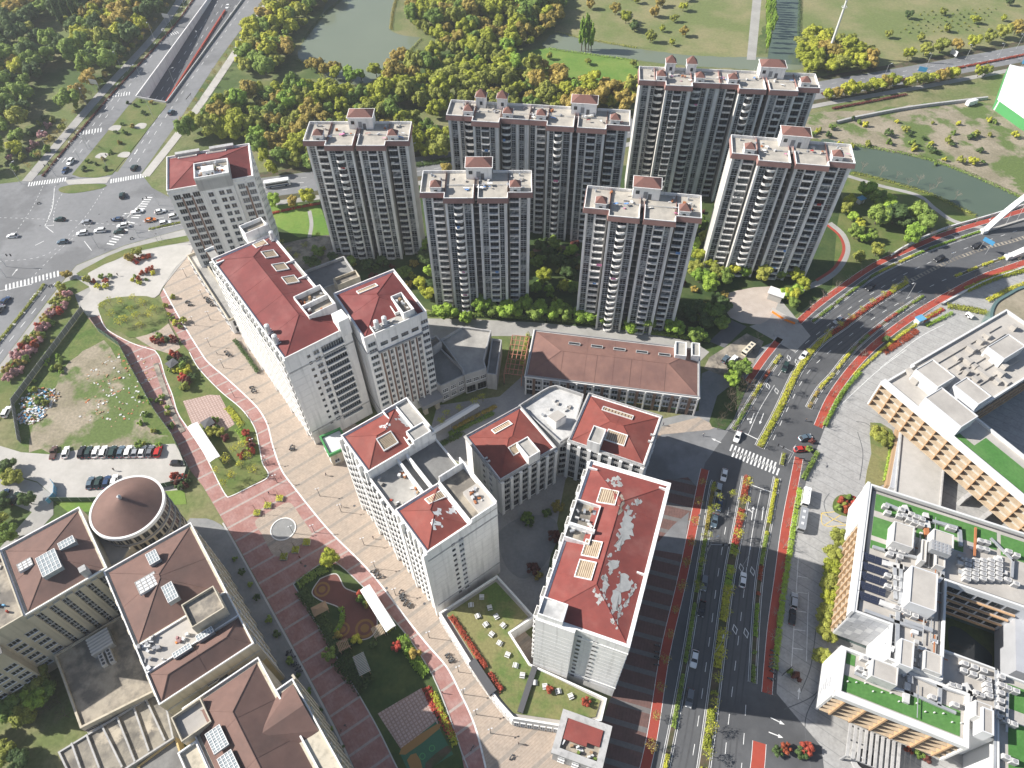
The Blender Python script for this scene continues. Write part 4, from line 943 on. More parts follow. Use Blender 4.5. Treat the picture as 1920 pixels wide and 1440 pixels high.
# --- R4: stepped block along the plaza
b = Bld('dormitory_block','white stepped block with two small red hip roofs facing the beige plaza','building',[(800,1046),(932,941),(761,751),(641,811)],38)
W, D = b.W, b.D; Z = 37.5
ynN = b.loc(687,887,38)[1]; ynS = b.loc(736,958,38)[1]
q = MB(); q.box(0, W, 0, ynS, 0, Z); q.box(0, W, ynN, D, 0, Z); q.box(0, W, ynS, ynN, 0, Z - 3.4); b.add('wall', q, WB)
xs = b.loc(886,880,38)[0]
q = MB(); q.face([(0, ynS, Z - 3.37),(W*.42, ynS, Z - 3.37),(W*.42, ynN, Z - 3.37),(0, ynN, Z - 3.37)],0); q.face([(W*.42, ynS, Z - 3.36),(W, ynS, Z - 3.36),(W, ynN, Z - 3.36),(W*.42, ynN, Z - 3.36)],1); b.add('terrace_deck', q, ['roof_screed','dark_screed'])
q = MB(); q.box(W*.40, W*.43, ynS, ynN, Z - 3.4, Z - 1.2); b.add('partition', q, WB); q = MB(); q.box(W*.53, W*.56, ynS, ynN, Z - 3.4, Z - 1.2); b.add('partition', q, WB)
q = MB(); q.box(0,.3, ynS, ynN, Z - 3.4, Z - 2.4); b.add('parapet', q, 'white_trim'); q = MB(); q.box(W - .3, W, ynS, ynN, Z - 3.4, Z - 2.4); b.add('parapet', q, 'white_trim')
clutter(b, .8, W*.38, ynS + 1, ynN - 1, Z - 3.35,7,5,('bright_white','grey_trim','red_asphalt','rubber'))
clutter(b, W*.36, W*.39, ynS + 1, ynN - 1, Z - 3.35,12,6)
rzN = hip_roof(b, 0, W*.82, ynN, D, Z, 2.4,'orange_red_roof'); rzS = hip_roof(b, 0, W*.62,0, ynS, Z, 2.4,'orange_red_roof')
vent(b, rzN, (727,829), Z + 1,4.4,3.6,'x',9); vent(b, rzS, (816,932), Z + 1,4.8,2.4,'y',8)
o, (x0, x1, y0, y1) = fbox(b, 'stair_house',[(763,808),(792,790),(808,806),(775,830)], Z - 1, Z + 2.6, WB, par=.5)
q = MB(); q.box(W*.62, W*.82, ynN + .3, ynN + 5, Z - .5, Z + .35); b.add('roof_terrace', q, 'stained_screed'); acs(b, [(W*.66, ynN + 2),(W*.7, ynN + 3.4)], Z + .36)
q = MB(); q.box(W*.82, W, ynN, D, Z - .3, Z + .05); b.add('roof_terrace', q, 'roof_screed'); q = MB(); q.ring([(W*.62, ynN + .05),(W, ynN + .05),(W, D),(W*.62, D)],.28, Z - .2, Z + 1.0); b.add('parapet', q, 'white_trim')
xe = W*.62
q = MB(); q.box(xe, W, 0, ynS, Z - .4, Z + .04); b.add('roof_terrace', q, 'stained_screed')
q = MB(); q.box(xe, xe + .3,0, ynS, Z, Z + 1.1); q.box(W - .3, W, 0, ynS + 1.5, Z, Z + 3.0); q.box(xe + .3, W - .3, ynS - .3, ynS, Z, Z + 3.0); q.box(xe + .3, W - .3,0,.3, Z, Z + 2.2); b.add('terrace_wall', q, WB)
q = MB(); q.box(xe + 3, W - .3,.3, ynS*.55, Z, Z + 1.4); b.add('equipment_deck', q, 'pale_roof'); clutter(b, xe + 3.5, W - 1,2.5, ynS*.5, Z + 1.4,12,8,('rust','duct_white','duct_white','galvanised'))
patch_px(b, rzS, Z + 1.4,[(846,950),(851,947),(852,955),(842,958)],21,'bright_white'); patch_px(b, rzS, Z + 1.4,[(814,982),(826,976),(824,984),(816,988)],22,'bright_white'); patch_px(b, rzS, Z + 1.5,[(819,962),(823,961),(820,966)],23,'bright_white')
patch_px(b, rzN, Z + 1.5,[(716,801),(728,796),(724,803)],24,'bright_white'); patch_px(b, rzN, Z + 1.2,[(752,776),(772,793),(762,794),(747,784)],25,'white_screed')
for z in (Z - 4.0,6.5): b.belt(z, .45,.14,'grey_wall')
for k in range(11): b.put('S', W*.32,0,5.2 + k*2.8, W_SM, 'window'); b.put('S', W*.42,0,5.2 + k*2.8, win(1.3,1.3,2),'window')
grooves(b, 'S',11,4, Z - 4)
nb_ = 16
for i in range(nb_ + 1): b.pil('W',(D - .7)*i/nb_, .7,0, Z - .3 if not (D - ynN < D*i/nb_ < D - ynS) else Z - 3.4,'white_trim',1.0 if i % 4 == 0 else .55)
b.grid('W',0, D, nb_, 4.2,3.05,10, bal(1.9,.95,3.0,'white_trim','dark_glass',1.0,1,'frame_metal',2),1.9,'balcony')
b.grid('E',0, D, 12,4.2,3.05,10, win(2.0,1.6,2),2.0)
# --- R2: longest block
b = Bld('dormitory_block','longest white block with a plain red hip roof along the upper beige plaza','building',[(533,672),(655,612),(527,457),(380,465)],42)
W, D = b.W, b.D; Z = 41.5
q = MB(); q.box(0, W, 0, D, 0, Z); b.add('wall', q, WB)
rz = hip_roof(b, 0, W, 0, D, Z, 3.0,'red_roof')
for px, k in (((487,455),0),((506,477),1),((526,501),2),((545,525),3)): vent(b, rz, px, Z + 1.4,4.0,3.8,'y' if k % 2 else 'x',8)
fbox(b, 'roof_tank_house',[(447,423),(490,407),(498,418),(462,441)], Z - 2, Z + 3.0, WB, par=1.4, deck='stained_screed')
o, (x0, x1, y0, y1) = fbox(b, 'lift_house',[(545,550),(605,539),(628,567),(579,594)], Z - 2, Z + 3.6, WB, par=1.8, deck='stained_screed'); clutter(b, x0 + 1, x1 - 1, y0 + 1, y1 - 1, Z + 1.9,10,11); q = MB(); q.box(x0 + .3, x1 - .3,(y0 + y1)/2 - .2,(y0 + y1)/2 + .2, Z + 1.8, Z + 3.5); b.add('partition', q, WB)
fbox(b, 'stair_house',[(620,588),(640,580),(653,594),(635,606)], Z - 2, Z + 4.2, WB)
for px in ((504,622),(518,641)): tank(b, px, Z + .6)
for px in ((503,432),(512,447)): tank(b, px, Z + .6)
for px in ((398,467),(420,492)):
    x, y = b.loc(px[0], px[1], Z); q = MB(); q.box(0,3.0, y - .2, y + .2, Z, Z + .9); b.add('parapet_fin', q, 'white_trim')
for px in ((540,496),(568,523)):
    x, y = b.loc(px[0], px[1], Z); q = MB(); q.box(W - 3.0, W, y - .2, y + .2, Z, Z + .9); b.add('parapet_fin', q, 'white_trim')
q = MB(); q.box(.3,2.6, b.loc(420,492, Z)[1], b.loc(398,467, Z)[1], Z - .3, Z + .12); b.add('gutter_terrace', q, 'roof_screed'); q = MB(); q.box(W - 2.8, W - .3, b.loc(568,523, Z)[1], b.loc(540,496, Z)[1], Z - .3, Z + .12); b.add('gutter_terrace', q, 'roof_screed')
for z in (Z - 6.2,6.5): b.belt(z, .5,.12,'grey_wall')
for k in range(12):
    b.put('S', W*.30,0,6 + k*2.9, W_SM, 'window'); b.put('S', W*.40,0,6 + k*2.9, win(1.7,1.6,2),'window'); b.put('S', W*.52,0,5.4 + k*2.9, bal(round(W*.34,2),.9,2.9,'white_trim','glass',.5,0,'frame_metal',9),'balcony')
grooves(b, 'S',12,4, Z - 6, d1=W*.27)
nb_ = 22
for i in range(nb_ + 1): b.pil('W',(D - .6)*i/nb_, .6,0, Z - .3,'white_trim',.95 if i % 5 == 0 else .5)
b.grid('W',0, D, nb_, 4.6,3.0,12, bal(1.9,.95,3.0,'white_trim','dark_glass',.95,0,'frame_metal',2),1.9,'balcony')
# podium shop strip in front of R2
b = Bld('shop_podium','two-storey terrace of shops along the foot of the longest red-roofed block','building',[(430,602),(450,590),(372,470),(350,480)],7)
q = MB(); q.box(0, b.W, 0, b.D, 0,6.4); b.add('wall', q, WB); q = MB(); q.ring([(0,0),(b.W, 0),(b.W, b.D),(0, b.D)],.4,6.4,7.3); b.add('parapet', q, 'cream_wall'); q = MB(); q.face([(.3,.3,6.43),(b.W - .3,.3,6.43),(b.W - .3, b.D - .3,6.43),(.3, b.D - .3,6.43)]); b.add('roof_deck', q, 'roof_screed')
b.grid('W',.5, b.D - .5,10,.3,3.2,2, win(2.2,2.3,2,'dark_frame','dark_glass'),2.2); b.grid('S',.2, b.W - .2,1,.3,3.2,2, win(2.2,2.3,2,'dark_frame','dark_glass'),2.2)
# corner pavilion with green awning at the foot of R2
b = Bld('corner_pavilion','low corner pavilion with green and white awning roof below the longest block','building',[(618,852),(652,832),(636,800),(600,818)],7)
q = MB(); q.box(0, b.W, 0, b.D, 0,5.6); b.add('wall', q, 'cream_wall'); q = MB(); q.ring([(-.3,-.3),(b.W + .3,-.3),(b.W + .3, b.D + .3),(-.3, b.D + .3)],.5,5.4,6.6); b.add('parapet', q, 'hall_green'); q = MB(); q.box(.4, b.W - .4,.4, b.D - .4,5.6,5.9); b.add('awning_roof', q, 'light_panel'); b.grid('S',.2, b.W - .2,2,1.2,3,1, W_STD, 1.5); b.grid('W',.2, b.D - .2,3,1.2,3,1, W_STD, 1.5)
# --- R3: twin wing with fins
b = Bld('dormitory_block','tall white block with brown striped front, joined to the longest block','building',[(678,639),(803,579),(733,505),(630,549)],42)
W, D = b.W, b.D; Z = 41.5
q = MB(); q.box(0, W, 0, D, 0, Z); q.box(W*.16, W*.86,-1.0,0, Z - 6.0, Z + .6); b.add('wall', q, WB)
rz = hip_roof(b, 0, W, 0, D, Z, 3.2,'red_roof')
vent(b, rz, (689,543), Z + 1.2,6.4,2.2,'x',5)
o, (x0, x1, y0, y1) = fbox(b, 'lift_house',[(734,556),(750,547),(776,575),(757,591)], Z - 2, Z + 3.4, WB, par=1.6, deck='stained_screed'); clutter(b, x0 + .6, x1 - .6, y0 + .6, y1 - .6, Z + 1.9,6,13)
fbox(b, 'equipment_well',[(720,560),(733,552),(752,581),(742,588)], Z - 1, Z + 1.9, WB, par=.9, deck='dark_screed')
q = MB(); q.box(W*.16, W*.86,-.7,2.6, Z + .62, Z + .7); b.add('roof_terrace', q, 'roof_screed'); q = MB(); q.box(W*.16, W*.86,-1.0,-.72, Z + .6, Z + 1.5); q.box(W*.16, W*.17,-.7,2.6, Z + .6, Z + 1.5); b.add('parapet', q, 'white_trim')
for px in ((707,614),(722,607)): tank(b, px, Z + 1.0)
acs(b, [(W*.34,1.0),(W*.42,1.6),(W*.5,1.2),(W*.27,.8)], Z + .7)
n = 6
for i in range(n + 1):
    x = W*.16 + (W*.70 - .35)*i/n; b.pil('S', x, .35,5, Z - 6.2,'white_trim',.9,'fin')
    if i < n:
        st = W*.70/n
        b.pil('S', x + .4, st*.34,5, Z - 6.2,'brick_panel',.12,'brick_panel')
        for k in range(11): b.put('S', x + .5 + st*.38,0,5.6 + k*2.85, win(round(st*.5,2),1.6,2),'window')
for k in range(4): b.put('S', W*(.2 + .165*k) + .2,0, Z - 4.2, win(2.2,1.3,3,'dark_frame','glass'),'window', ext=(0, W, -1, D))
q = MB(); q.box(W*.15, W*.87,-1.5,0, Z - 6.6, Z - 6.0); b.add('cornice', q, 'grey_trim')
for k in range(13): b.put('S', W*.035,0,4 + k*2.8, win(2.4,1.5,3),'window'); b.put('S', W*.885,0,4 + k*2.8, win(2.2,1.5,3),'window')
for z in (Z - 6.2,6.5): b.belt(z, .35,.12,'grey_trim', sides='W')
grooves(b, 'W',12,3, Z - 6, d0=1)
q = MB(); q.box(W*.62, W*1.0,-4.0,0,3.4,5.2); b.add('entrance_canopy', q, 'grey_trim')
for fx in (.64,.86): q = MB(); q.box(W*fx, W*fx + 1.4,-3.6,-2.2,0,3.4); b.add('column', q, 'cream_wall')
# flat-roofed link behind R2/R3
b = Bld('link_block','grey flat-roofed link between the longest block and its striped wing','building',[(600,545),(680,512),(635,485),(565,510)],30)
q = MB(); q.box(0, b.W, 0, b.D, 0,29.2); b.add('wall', q, 'grey_wall'); q = MB(); q.ring([(0,0),(b.W, 0),(b.W, b.D),(0, b.D)],.4,29.2,30.2); b.add('parapet', q, 'grey_wall'); q = MB(); q.face([(.3,.3,29.23),(b.W - .3,.3,29.23),(b.W - .3, b.D - .3,29.23),(.3, b.D - .3,29.23)]); b.add('roof_deck', q, 'dark_screed')
fbox(b, 'roof_tank_house',[(624,525),(664,504),(674,515),(636,537)],29,33,'cream_wall', par=1.0, deck='stained_screed')
# --- R1: far block by the intersection
b = Bld('apartment_block','white block with dark red roof at the corner of the intersection','building',[(311,355),(476,327),(465,266),(311,292)],42)
W, D = b.W, b.D; Z = 41.0
x0c, x1c = W*.355, W*.75
q = MB(); q.box(0, W, 0, D, 0, Z); q.box(x0c, x1c, -1.6,4.5,0, Z + 3.4); b.add('wall', q, WB)
rz = hip_roof(b, 0, W, 0, D, Z, 3.0,'red_roof')
q = MB(); q.ring([(x0c, -1.6),(x1c, -1.6),(x1c, 7.5),(x0c, 7.5)],.35, Z - 1, Z + 4.4); b.add('roof_terrace_wall', q, WB); q = MB(); q.box(x0c + .4, x1c - .4,4.4,7.2, Z - 1, Z + 3.3); b.add('roof_terrace', q, 'stained_screed')
fbox(b, 'stair_house',[(376,312),(399,309),(400,318),(378,322)], Z + 3, Z + 5.2, WB); clutter(b, x0c + 1, x1c - 1,0,6.5, Z + 3.42,22,17,('rust','timber','galvanised','leaf_dark','brick_panel'))
for px, ln in (((352,277),6.5),((405,267),7)): x, y = b.loc(px[0], px[1], Z); slat_vent(b, 'slat_vent', rz, x - ln/2, x + ln/2, min(y, D - 3.2), min(y, D - 3.2) + 1.6,'x',4)
for fx in (.11,.52): q = MB(); q.box(W*fx, W*(fx + .29), D - 1.2, D + .4, Z - .3, Z + 1.5); b.add('parapet_screen', q, 'grey_wall')
for k in range(12):
    zz = 4.2 + k*3.0
    for fx, ww in ((.045,2.4),(.15,2.6),(.265,2.4),(.79,2.4),(.90,2.4)): b.put('S', W*fx, 0, zz, win(ww, 2.0,3),'window')
    for fx in (.44,.565,.65): b.put('S', W*fx - x0c, 0, zz, win(1.8,1.8,2),'window', ext=(x0c, x1c, -1.6, D))
for fx in (.125,.235,.872): b.pil('S', W*fx, W*.022,3, Z - 3,'brick_panel',.1,'brick_panel')
for z in (Z - 1.2,6.0): b.belt(z, .5,.15,'white_trim')
b.grid('E',1, D - 1,4,4.2,3.0,12, W_SM, .95)
# --- R5: courtyard block, two wings and a link
def wing(label, px4, zw, nb, boxpx, vents, roofm='orange_red_roof', westwin=True):
    b = Bld('dormitory_wing', label, 'building', px4, zw + .3); W, D = b.W, b.D
    q = MB(); q.box(0, W, 0, D, 0, zw); b.add('wall', q, WB)
    rz = hip_roof(b, 0, W, 0, D, zw, 2.6, roofm, trim='grey_wall')
    for i in range(nb + 1): b.pil('S',(W - 1.0)*i/nb, 1.0,0, zw - .4, WB, .8)
    b.grid('S',.5, W - .5, nb, 4.0,3.05,5, bal(2.5,.6,3.0,'grey_wall','glass',.9,0,'frame_metal',4),2.5,'balcony')
    b.grid('S',.5, W - .5, nb, .2,3,1, win(2.6,2.8,3,'dark_frame','dark_glass'),2.6)
    if westwin:
        for k in range(5): b.put('W', D*.52,0,3.4 + k*3.0, W_SM, 'window'); b.put('W', D*.70,0,3.4 + k*3.0, win(1.3,1.4,2),'window')
    b.belt(zw - .5,.45,.3,'grey_wall')
    fbox(b, 'stair_house', boxpx, zw - 1, zw + 4.0, WB, par=.5)
    for px, sx, sy, al in vents: vent(b, rz, px, zw + 1.4, sx, sy, al, 9)
    return b, rz
b, rz = wing('left wing of the courtyard block with orange-red hip roof',[(942,901),(1049,834),(970,765),(867,818)],18.5,6,[(970,829),(989,818),(1011,843),(992,862)],[((941,800),6.2,2.2,'y'),((966,843),3.2,2.8,'y')])
acs(b, [(.8, b.D*.45),(.8, b.D*.38)],18.6)
b, rz = wing('right wing of the courtyard block with orange-red hip roof',[(1075,829),(1208,874),(1242,780),(1095,734)],18.5,7,[(1101,824),(1114,797),(1137,805),(1125,835)],[((1158,774),9.5,2.0,'y'),((1155,821),6.0,3.4,'y')], westwin=False)
acs(b, [(b.W - .9, b.D*.45),(b.W - .9, b.D*.58)],18.6); b.grid('E',.5, b.D - .5,4,3.4,3.0,5, W_STD, 1.5)
lk = thing('courtyard_link','pale flat-roofed link joining the two courtyard wings','building',(*P2(1030,800),0))
o0 = Vector(lk.location)
def lp(px, z): return [(Vector(P2(x, y, z)) - o0.xy)[:] for x, y in px]
pts = lp([(972,764),(1018,735),(1030,729),(1042,726),(1052,729),(1094,743),(1078,800),(1068,822),(1050,833)],17.0)
q = MB(); q.prism(pts, 0,17.0,0, top=1); q.build('wall',[WB, 'white_screed'], lk); q = MB(); q.ring(pts, .35,17.0,18.2); q.build('parapet','grey_wall', lk)
q = MB(); q.prism(lp([(1026,781),(1046,769),(1062,780),(1043,792)],20.5),16.5,20.5,0); st = q.build('stair_house',[WB], lk)
q = MB(); q.prism(lp([(1027,780),(1046,769),(1061,779),(1043,791)],20.7),20.5,20.8,0); q.build('stair_roof','pale_roof', st)
me = win(1.6,.9,2,'dark_frame','dark_glass', sill=False); 
r_ = random.Random(4)
for px in ((1040,752),(1046,758),(1065,762),(1030,768),(1018,779),(1060,770),(1068,765)):
    p = lp([px],17.0)[0]; q = MB(); q.box(-.5,.5,-.3,.3,0,.6); q.build('roof_box', r_.choice(['duct_white','galvanised','pale_roof']), lk, (p[0], p[1],17.02), r_.uniform(0,3))
ang = math.atan2(*(lambda a, c: (c[1] - a[1], c[0] - a[0]))(P2(1050,833,17), P2(1075,829,17)))
p0 = lp([(1050,833)],17.0)[0]
for k in range(5):
    inst('balcony', bal(4.2,.8,3.0,'grey_wall','dark_glass',.9,0,'frame_metal',5), lk, (p0[0], p0[1] - .1,1.2 + k*3.05), ang)
# --- podium with lawn roof
pd = thing('lawn_podium','low podium with a grass roof terrace between the two white blocks','building',(*P2(930,1200),0)); o0 = Vector(pd.location); ZP = 6.0
POD = [(823,1150),(932,1079),(1003,1157),(957,1187),(994,1245),(1138,1310),(1128,1352),(1050,1362),(962,1348),(935,1318),(885,1250)]
pts = lp(POD, ZP); q = MB(); q.prism(pts, 0, ZP - .6,0, top=1); q.build('wall',[WB, 'pale_roof'], pd); q = MB(); q.ring(pts, .45, ZP - .7, ZP + .35); q.build('parapet','white_trim', pd)
lawn = offset_poly(ccw(lp([(836,1150),(930,1088),(992,1155),(953,1186),(990,1243),(1128,1312),(1118,1345),(1060,1352),(962,1338),(938,1310),(890,1238)], ZP)),.2)
q = MB(); q.prism(lawn, ZP - .62, ZP - .35,0); q.build('roof_lawn','dry_lawn', pd)
q = MB(); a = lp([(1003,1250),(975,1336)], ZP); u = Vector(a[1]) - Vector(a[0]); q.obox(((a[0][0] + a[1][0])/2,(a[0][1] + a[1][1])/2), math.atan2(u.y, u.x), u.length/2,.7, ZP - .4, ZP + .4); q.build('roof_channel','dark_trim', pd)
q = MB(); a = lp([(885,1240),(925,1300)], ZP); u = Vector(a[1]) - Vector(a[0]); q.obox(((a[0][0] + a[1][0])/2,(a[0][1] + a[1][1])/2), math.atan2(u.y, u.x), u.length/2,1.0, ZP - 1, ZP + .8); q.build('signboard_back','dark_trim', pd)
for (xa, ya),(xc, yc), n in (((823,1150),(885,1250),12),((885,1250),(935,1318),8),((962,1348),(1050,1362),7),((935,1318),(962,1348),4)):
    A, B_ = Vector(lp([(xa, ya)], ZP)[0]), Vector(lp([(xc, yc)], ZP)[0]); u = (B_ - A); L = u.length; an = math.atan2(u.y, u.x); u.normalize(); nrm = Vector((u.y, -u.x))
    for i in range(n):
        p = A + u*(L*(i + .12)/n) + nrm*.03; inst('shop_window', win(round(L/n*.76,2),3.4,2,'white_trim','dark_glass',.25,.16,.7, False), pd, (p.x, p.y, .5), an)
# gatehouse
b = Bld('gatehouse','small grey gatehouse with a flat red roof at the lower end of the podium','building',[(1040,1408),(1127,1440),(1145,1362),(1056,1330)],9.5)
W, D = b.W, b.D
q = MB(); q.box(0, W, 0, D, 0,7.6); b.add('wall', q, 'grey_wall'); q = MB(); q.ring([(-.4,-.4),(W + .4,-.4),(W + .4, D + .4),(-.4, D + .4)],1.6,7.4,8.6); b.add('parapet', q, 'grey_wall')
q = MB(); q.box(1.4, W*.62, D*.36, D - 1.3,8.2,8.9); q.box(W*.62, W - 1.4, D*.46, D - 1.3,8.2,8.9); b.add('roof', q, 'worn_red_roof'); q = MB(); q.face([(1.2,1.2,7.62),(W - 1.2,1.2,7.62),(W - 1.2, D*.5,7.62),(1.2, D*.5,7.62)]); b.add('roof_deck', q, 'stained_screed'); clutter(b, 1.6, W - 1.6,1.6, D*.3,7.64,10,21,('bright_white','duct_white','red_asphalt','timber','leaf_green'))
b.grid('S',.5, W - .5,3,1,3,2, W_STD, 1.5); b.grid('W',.5, D - .5,3,1,3,2, W_STD, 1.5)
# ---------------- shops with the brown roof, low blocks ----------------
b = Bld('shop_building','long low shop building with a reddish-brown hip roof and row of skylights','building',[(986,702),(1312,744),(1312,652),(1001,617)],10)
W, D = b.W, b.D; Z = 9.4
q = MB(); q.box(0, W, 0, D, 0, Z); b.add('wall', q, 'grey_wall')
rz = hip_roof(b, 0, W, 0, D, Z, 2.6,'retail_roof', trim='grey_trim', gut=.6, par=.35)
for k in range(5):
    x, y = b.loc(1077 + k*42.2,645 + k*5.2, Z + 1.6); q = MB(); q.ring([(x - 2.0, y - .6),(x + 2.0, y - .6),(x + 2.0, y + .6),(x - 2.0, y + .6)],.2, rz(x, y) - .6, rz(x, y) + .5,0); q.face([(x - 1.8, y - .4, rz(x, y) + .25),(x + 1.8, y - .4, rz(x, y) + .25),(x + 1.8, y + .4, rz(x, y) + .25),(x - 1.8, y + .4, rz(x, y) + .25)],1); b.add('skylight', q, ['grey_wall','dark_glass'])
for k in range(4):
    x = W*(.2 + .2*k); q = MB(); q.tube((x, .8, rz(x, .8) + .02),(x, D/2, rz(x, D/2) + .03),.05, n=4); b.add('roof_seam', q, 'brown_roof')
fbox(b, 'stair_house',[(1266,640),(1288,641),(1287,668),(1267,665)],0,12.6, WB, par=.6); fbox(b, 'stair_house',[(1297,642),(1313,643),(1312,667),(1297,667)],0,12.2, WB, par=.6)
n = 10
for i in range(n + 1): b.pil('S',(W - .5)*i/n, .5,0, Z - .5,'white_trim',.5)
for i in range(n): b.pil('S', W*(i + .45)/n, .9,0, Z - .5,'brick_panel',.4,'brick_panel')
b.grid('S',0, W, n*2,5.8,3,1, win(2.0,2.0,2,'white_trim','glass',.2,.1),2.0); b.grid('S',0, W, n*2,3.0,3,1, win(2.0,2.0,2,'white_trim','dark_glass',.2,.1),2.0); b.grid('S',0, W, n*2,.1,3,1, win(2.2,2.5,2,'dark_frame','dark_glass',.1,.08, None, False),2.2,'shopfront')
cols = ['bright_white','blue_sign','yellow_paint','bright_white','blue_roof','hall_green','bright_white']
for k, i in enumerate((11,12,13,14,15,17,19)): q = MB(); q.box(0,2.3,-.3,0,0,.55); b.put('S', W*i/(n*2) + .2,0,2.45, q.mesh('shop_sign',[cols[k]]),'shop_sign')
b.belt(Z - .45,.4,.3,'white_trim'); b.grid('E',.5, D - .5,5,5.8,3,1, W_STD, 1.5); b.grid('E',.5, D - .5,5,1.6,3,1, W_STD, 1.5)
def poly_block(name, label, px, z, wall, deck, par=.9, cat='building', th=.4):
    o = thing(name, label, cat, (*P2(*px[0]),0)); o0 = Vector(o.location).xy; pts = [(Vector(P2(x, y, z)) - o0)[:] for x, y in px]
    q = MB(); q.prism(pts, 0, z - par, 0, top=1); q.build('wall',[wall, deck], o); q = MB(); q.ring(pts, th, z - par, z); q.build('parapet', wall, o)
    return o, o0, ccw(pts)
def edge_windows(o, o0, pa, pb, z, n, z0, fh, nf, me, w):
    A, B_ = Vector(P2(*pa, z)) - o0, Vector(P2(*pb, z)) - o0; u = B_ - A; L = u.length; an = math.atan2(u.y, u.x); u.normalize(); nr = Vector((u.y, -u.x))
    for f in range(nf):
        for i in range(n):
            p = A + u*(L*(i + .5)/n - w/2) + nr*.02; inst('window', me, o, (p.x, p.y, z0 + f*fh), an)
dw = win(2.0,1.8,3,'white_trim','dark_glass',.15,.09,.5)
o, o0, pts = poly_block('retail_annex','grey flat-roofed annex with a slanted terrace beside the red pergola',[(826,636),(866,612),(921,619),(907,674),(912,690),(871,703),(866,690)],10,'grey_wall','roof_screed')
edge_windows(o, o0,(871,703),(912,690),10,3,5.4,3,1, dw, 2.0); edge_windows(o, o0,(871,703),(912,690),10,2,.4,3,1, win(3.0,3.2,3,'dark_frame','dark_glass'),3.0)
o, o0, pts = poly_block('retail_annex','lower grey flat-roofed annex at the foot of the striped wing',[(806,658),(822,648),(866,690),(871,703),(826,724),(812,712)],9,'grey_wall','dark_screed')
edge_windows(o, o0,(826,724),(871,703),9,3,5.0,3,1, dw, 2.0); edge_windows(o, o0,(826,724),(871,703),9,3,1.6,3,1, dw, 2.0)
o, o0, pts = poly_block('roof_box_room','small grey box room with parapet beside the lower annex',[(800,636),(818,628),(828,640),(806,656)],12,'grey_wall','stained_screed')
o, o0, pts = poly_block('retail_annex','narrow dark-roofed annex with an orange banner under its end',[(922,634),(941,637),(931,703),(912,700)],8,'grey_wall','dark_screed')
A = Vector(P2(905,706,4)); B_ = Vector(P2(929,709,4)); u = B_ - A; q = MB(); q.box(0, u.length, -.15,0,2.2,5.0); bb = q.build('orange_banner','orange', None, (A.x, A.y, 0), math.atan2(u.y, u.x)); tag(bb, 'bright orange banner board at the entrance between the annexes','banner')
# ---------------- brown-roofed blocks, lower left ----------------
CW = 'cream_wall'
def roof_light(b, px4, z, lift, m='skylight_glass', n=5, k=4):
    L = [b.loc(x, y, z) for x, y in px4]; xs = sorted(p[0] for p in L); ys = sorted(p[1] for p in L); x0, x1, y0, y1 = (xs[0] + xs[1])/2,(xs[2] + xs[3])/2,(ys[0] + ys[1])/2,(ys[2] + ys[3])/2
    q = MB(); zt = z; q.box(x0, x1, y0, y1, zt - lift, zt, 0); r = q.build('roof_light',[m], b.root)
    for i in range(n + 1): q = MB(); x = x0 + (x1 - x0 - .12)*i/n; q.box(x, x + .12, y0, y1, zt, zt + .08); q.build('glazing_bar','white_trim' if m == 'skylight_glass' else 'pale_roof', r)
    for i in range(k + 1): q = MB(); y = y0 + (y1 - y0 - .12)*i/k; q.box(x0, x1, y, y + .12, zt, zt + .07); q.build('glazing_bar','white_trim' if m == 'skylight_glass' else 'pale_roof', r)
    return r
b = Bld('teaching_block','cream block with brown hip roof and wide windows at the far left edge','building',[(43,1153),(203,1066),(148,952),(0,1028)],27)
W, D = b.W, b.D; Z = 26.5
q = MB(); q.box(-8, W, 0, D, 0, Z); q.box(-22,-8,-2.5, D - 2,0, Z - 4.5); b.add('wall', q, CW)
rz = hip_roof(b, 0, W, 0, D, Z, 3.0,'brown_roof', gut=.8)
q = MB(); q.face([(-8,0, Z + .02),(-.05,0, Z + .02),(-.05, D, Z + .02),(-8, D, Z + .02)]); b.add('roof_terrace', q, 'stained_screed'); q = MB(); q.ring([(-8,0),(0,0),(0, D),(-8, D)],.3, Z, Z + .9); b.add('parapet', q, CW); clutter(b, -7,-1,2, D - 2, Z + .03,14,31,('bright_white','galvanised','red_asphalt','blue_roof','duct_white'))
roof_light(b, [(62,1044),(104,1032),(116,1064),(82,1080)], Z + 3.2,1.6, n=5, k=5); roof_light(b, [(106,1018),(137,1005),(142,1018),(112,1029)], Z + 2.6,1.8, n=5, k=2); roof_light(b, [(31,1062),(55,1042),(62,1055),(37,1075)], Z + 2.0,.9,'polycarbonate',3,3)
q = MB(); x, y = b.loc(158,1070, Z + 2); q.box(x - .8, x + .8, y - .8, y + .8, Z, Z + 3.2); b.add('chimney', q, 'grey_wall')
n = 6
for i in range(n + 1): b.pil('S',(W - 1.6)*i/n, 1.6,0, Z - .6, CW, .5)
b.grid('S',.8, W - .8, n, 5.4,3.3,6, win(2.9,3.0,4,'frame_metal','dark_glass',.14,.09,.45, False),2.9)
b.grid('S',0,14,4,2.6,3.0,5, win(2.6,1.6,3,'frame_metal','dark_glass'),2.6, ext=(-22,-8,-2.5, D - 2)); b.grid('S',0,8,2,4,3.0,6, win(2.6,1.6,3,'frame_metal','dark_glass'),2.6, ext=(-8,0,0, D))
q = MB(); q.box(-22,-8,-2.5, D - 2, Z - 4.5, Z - 4.3); b.add('roof_deck', q, 'dark_screed')
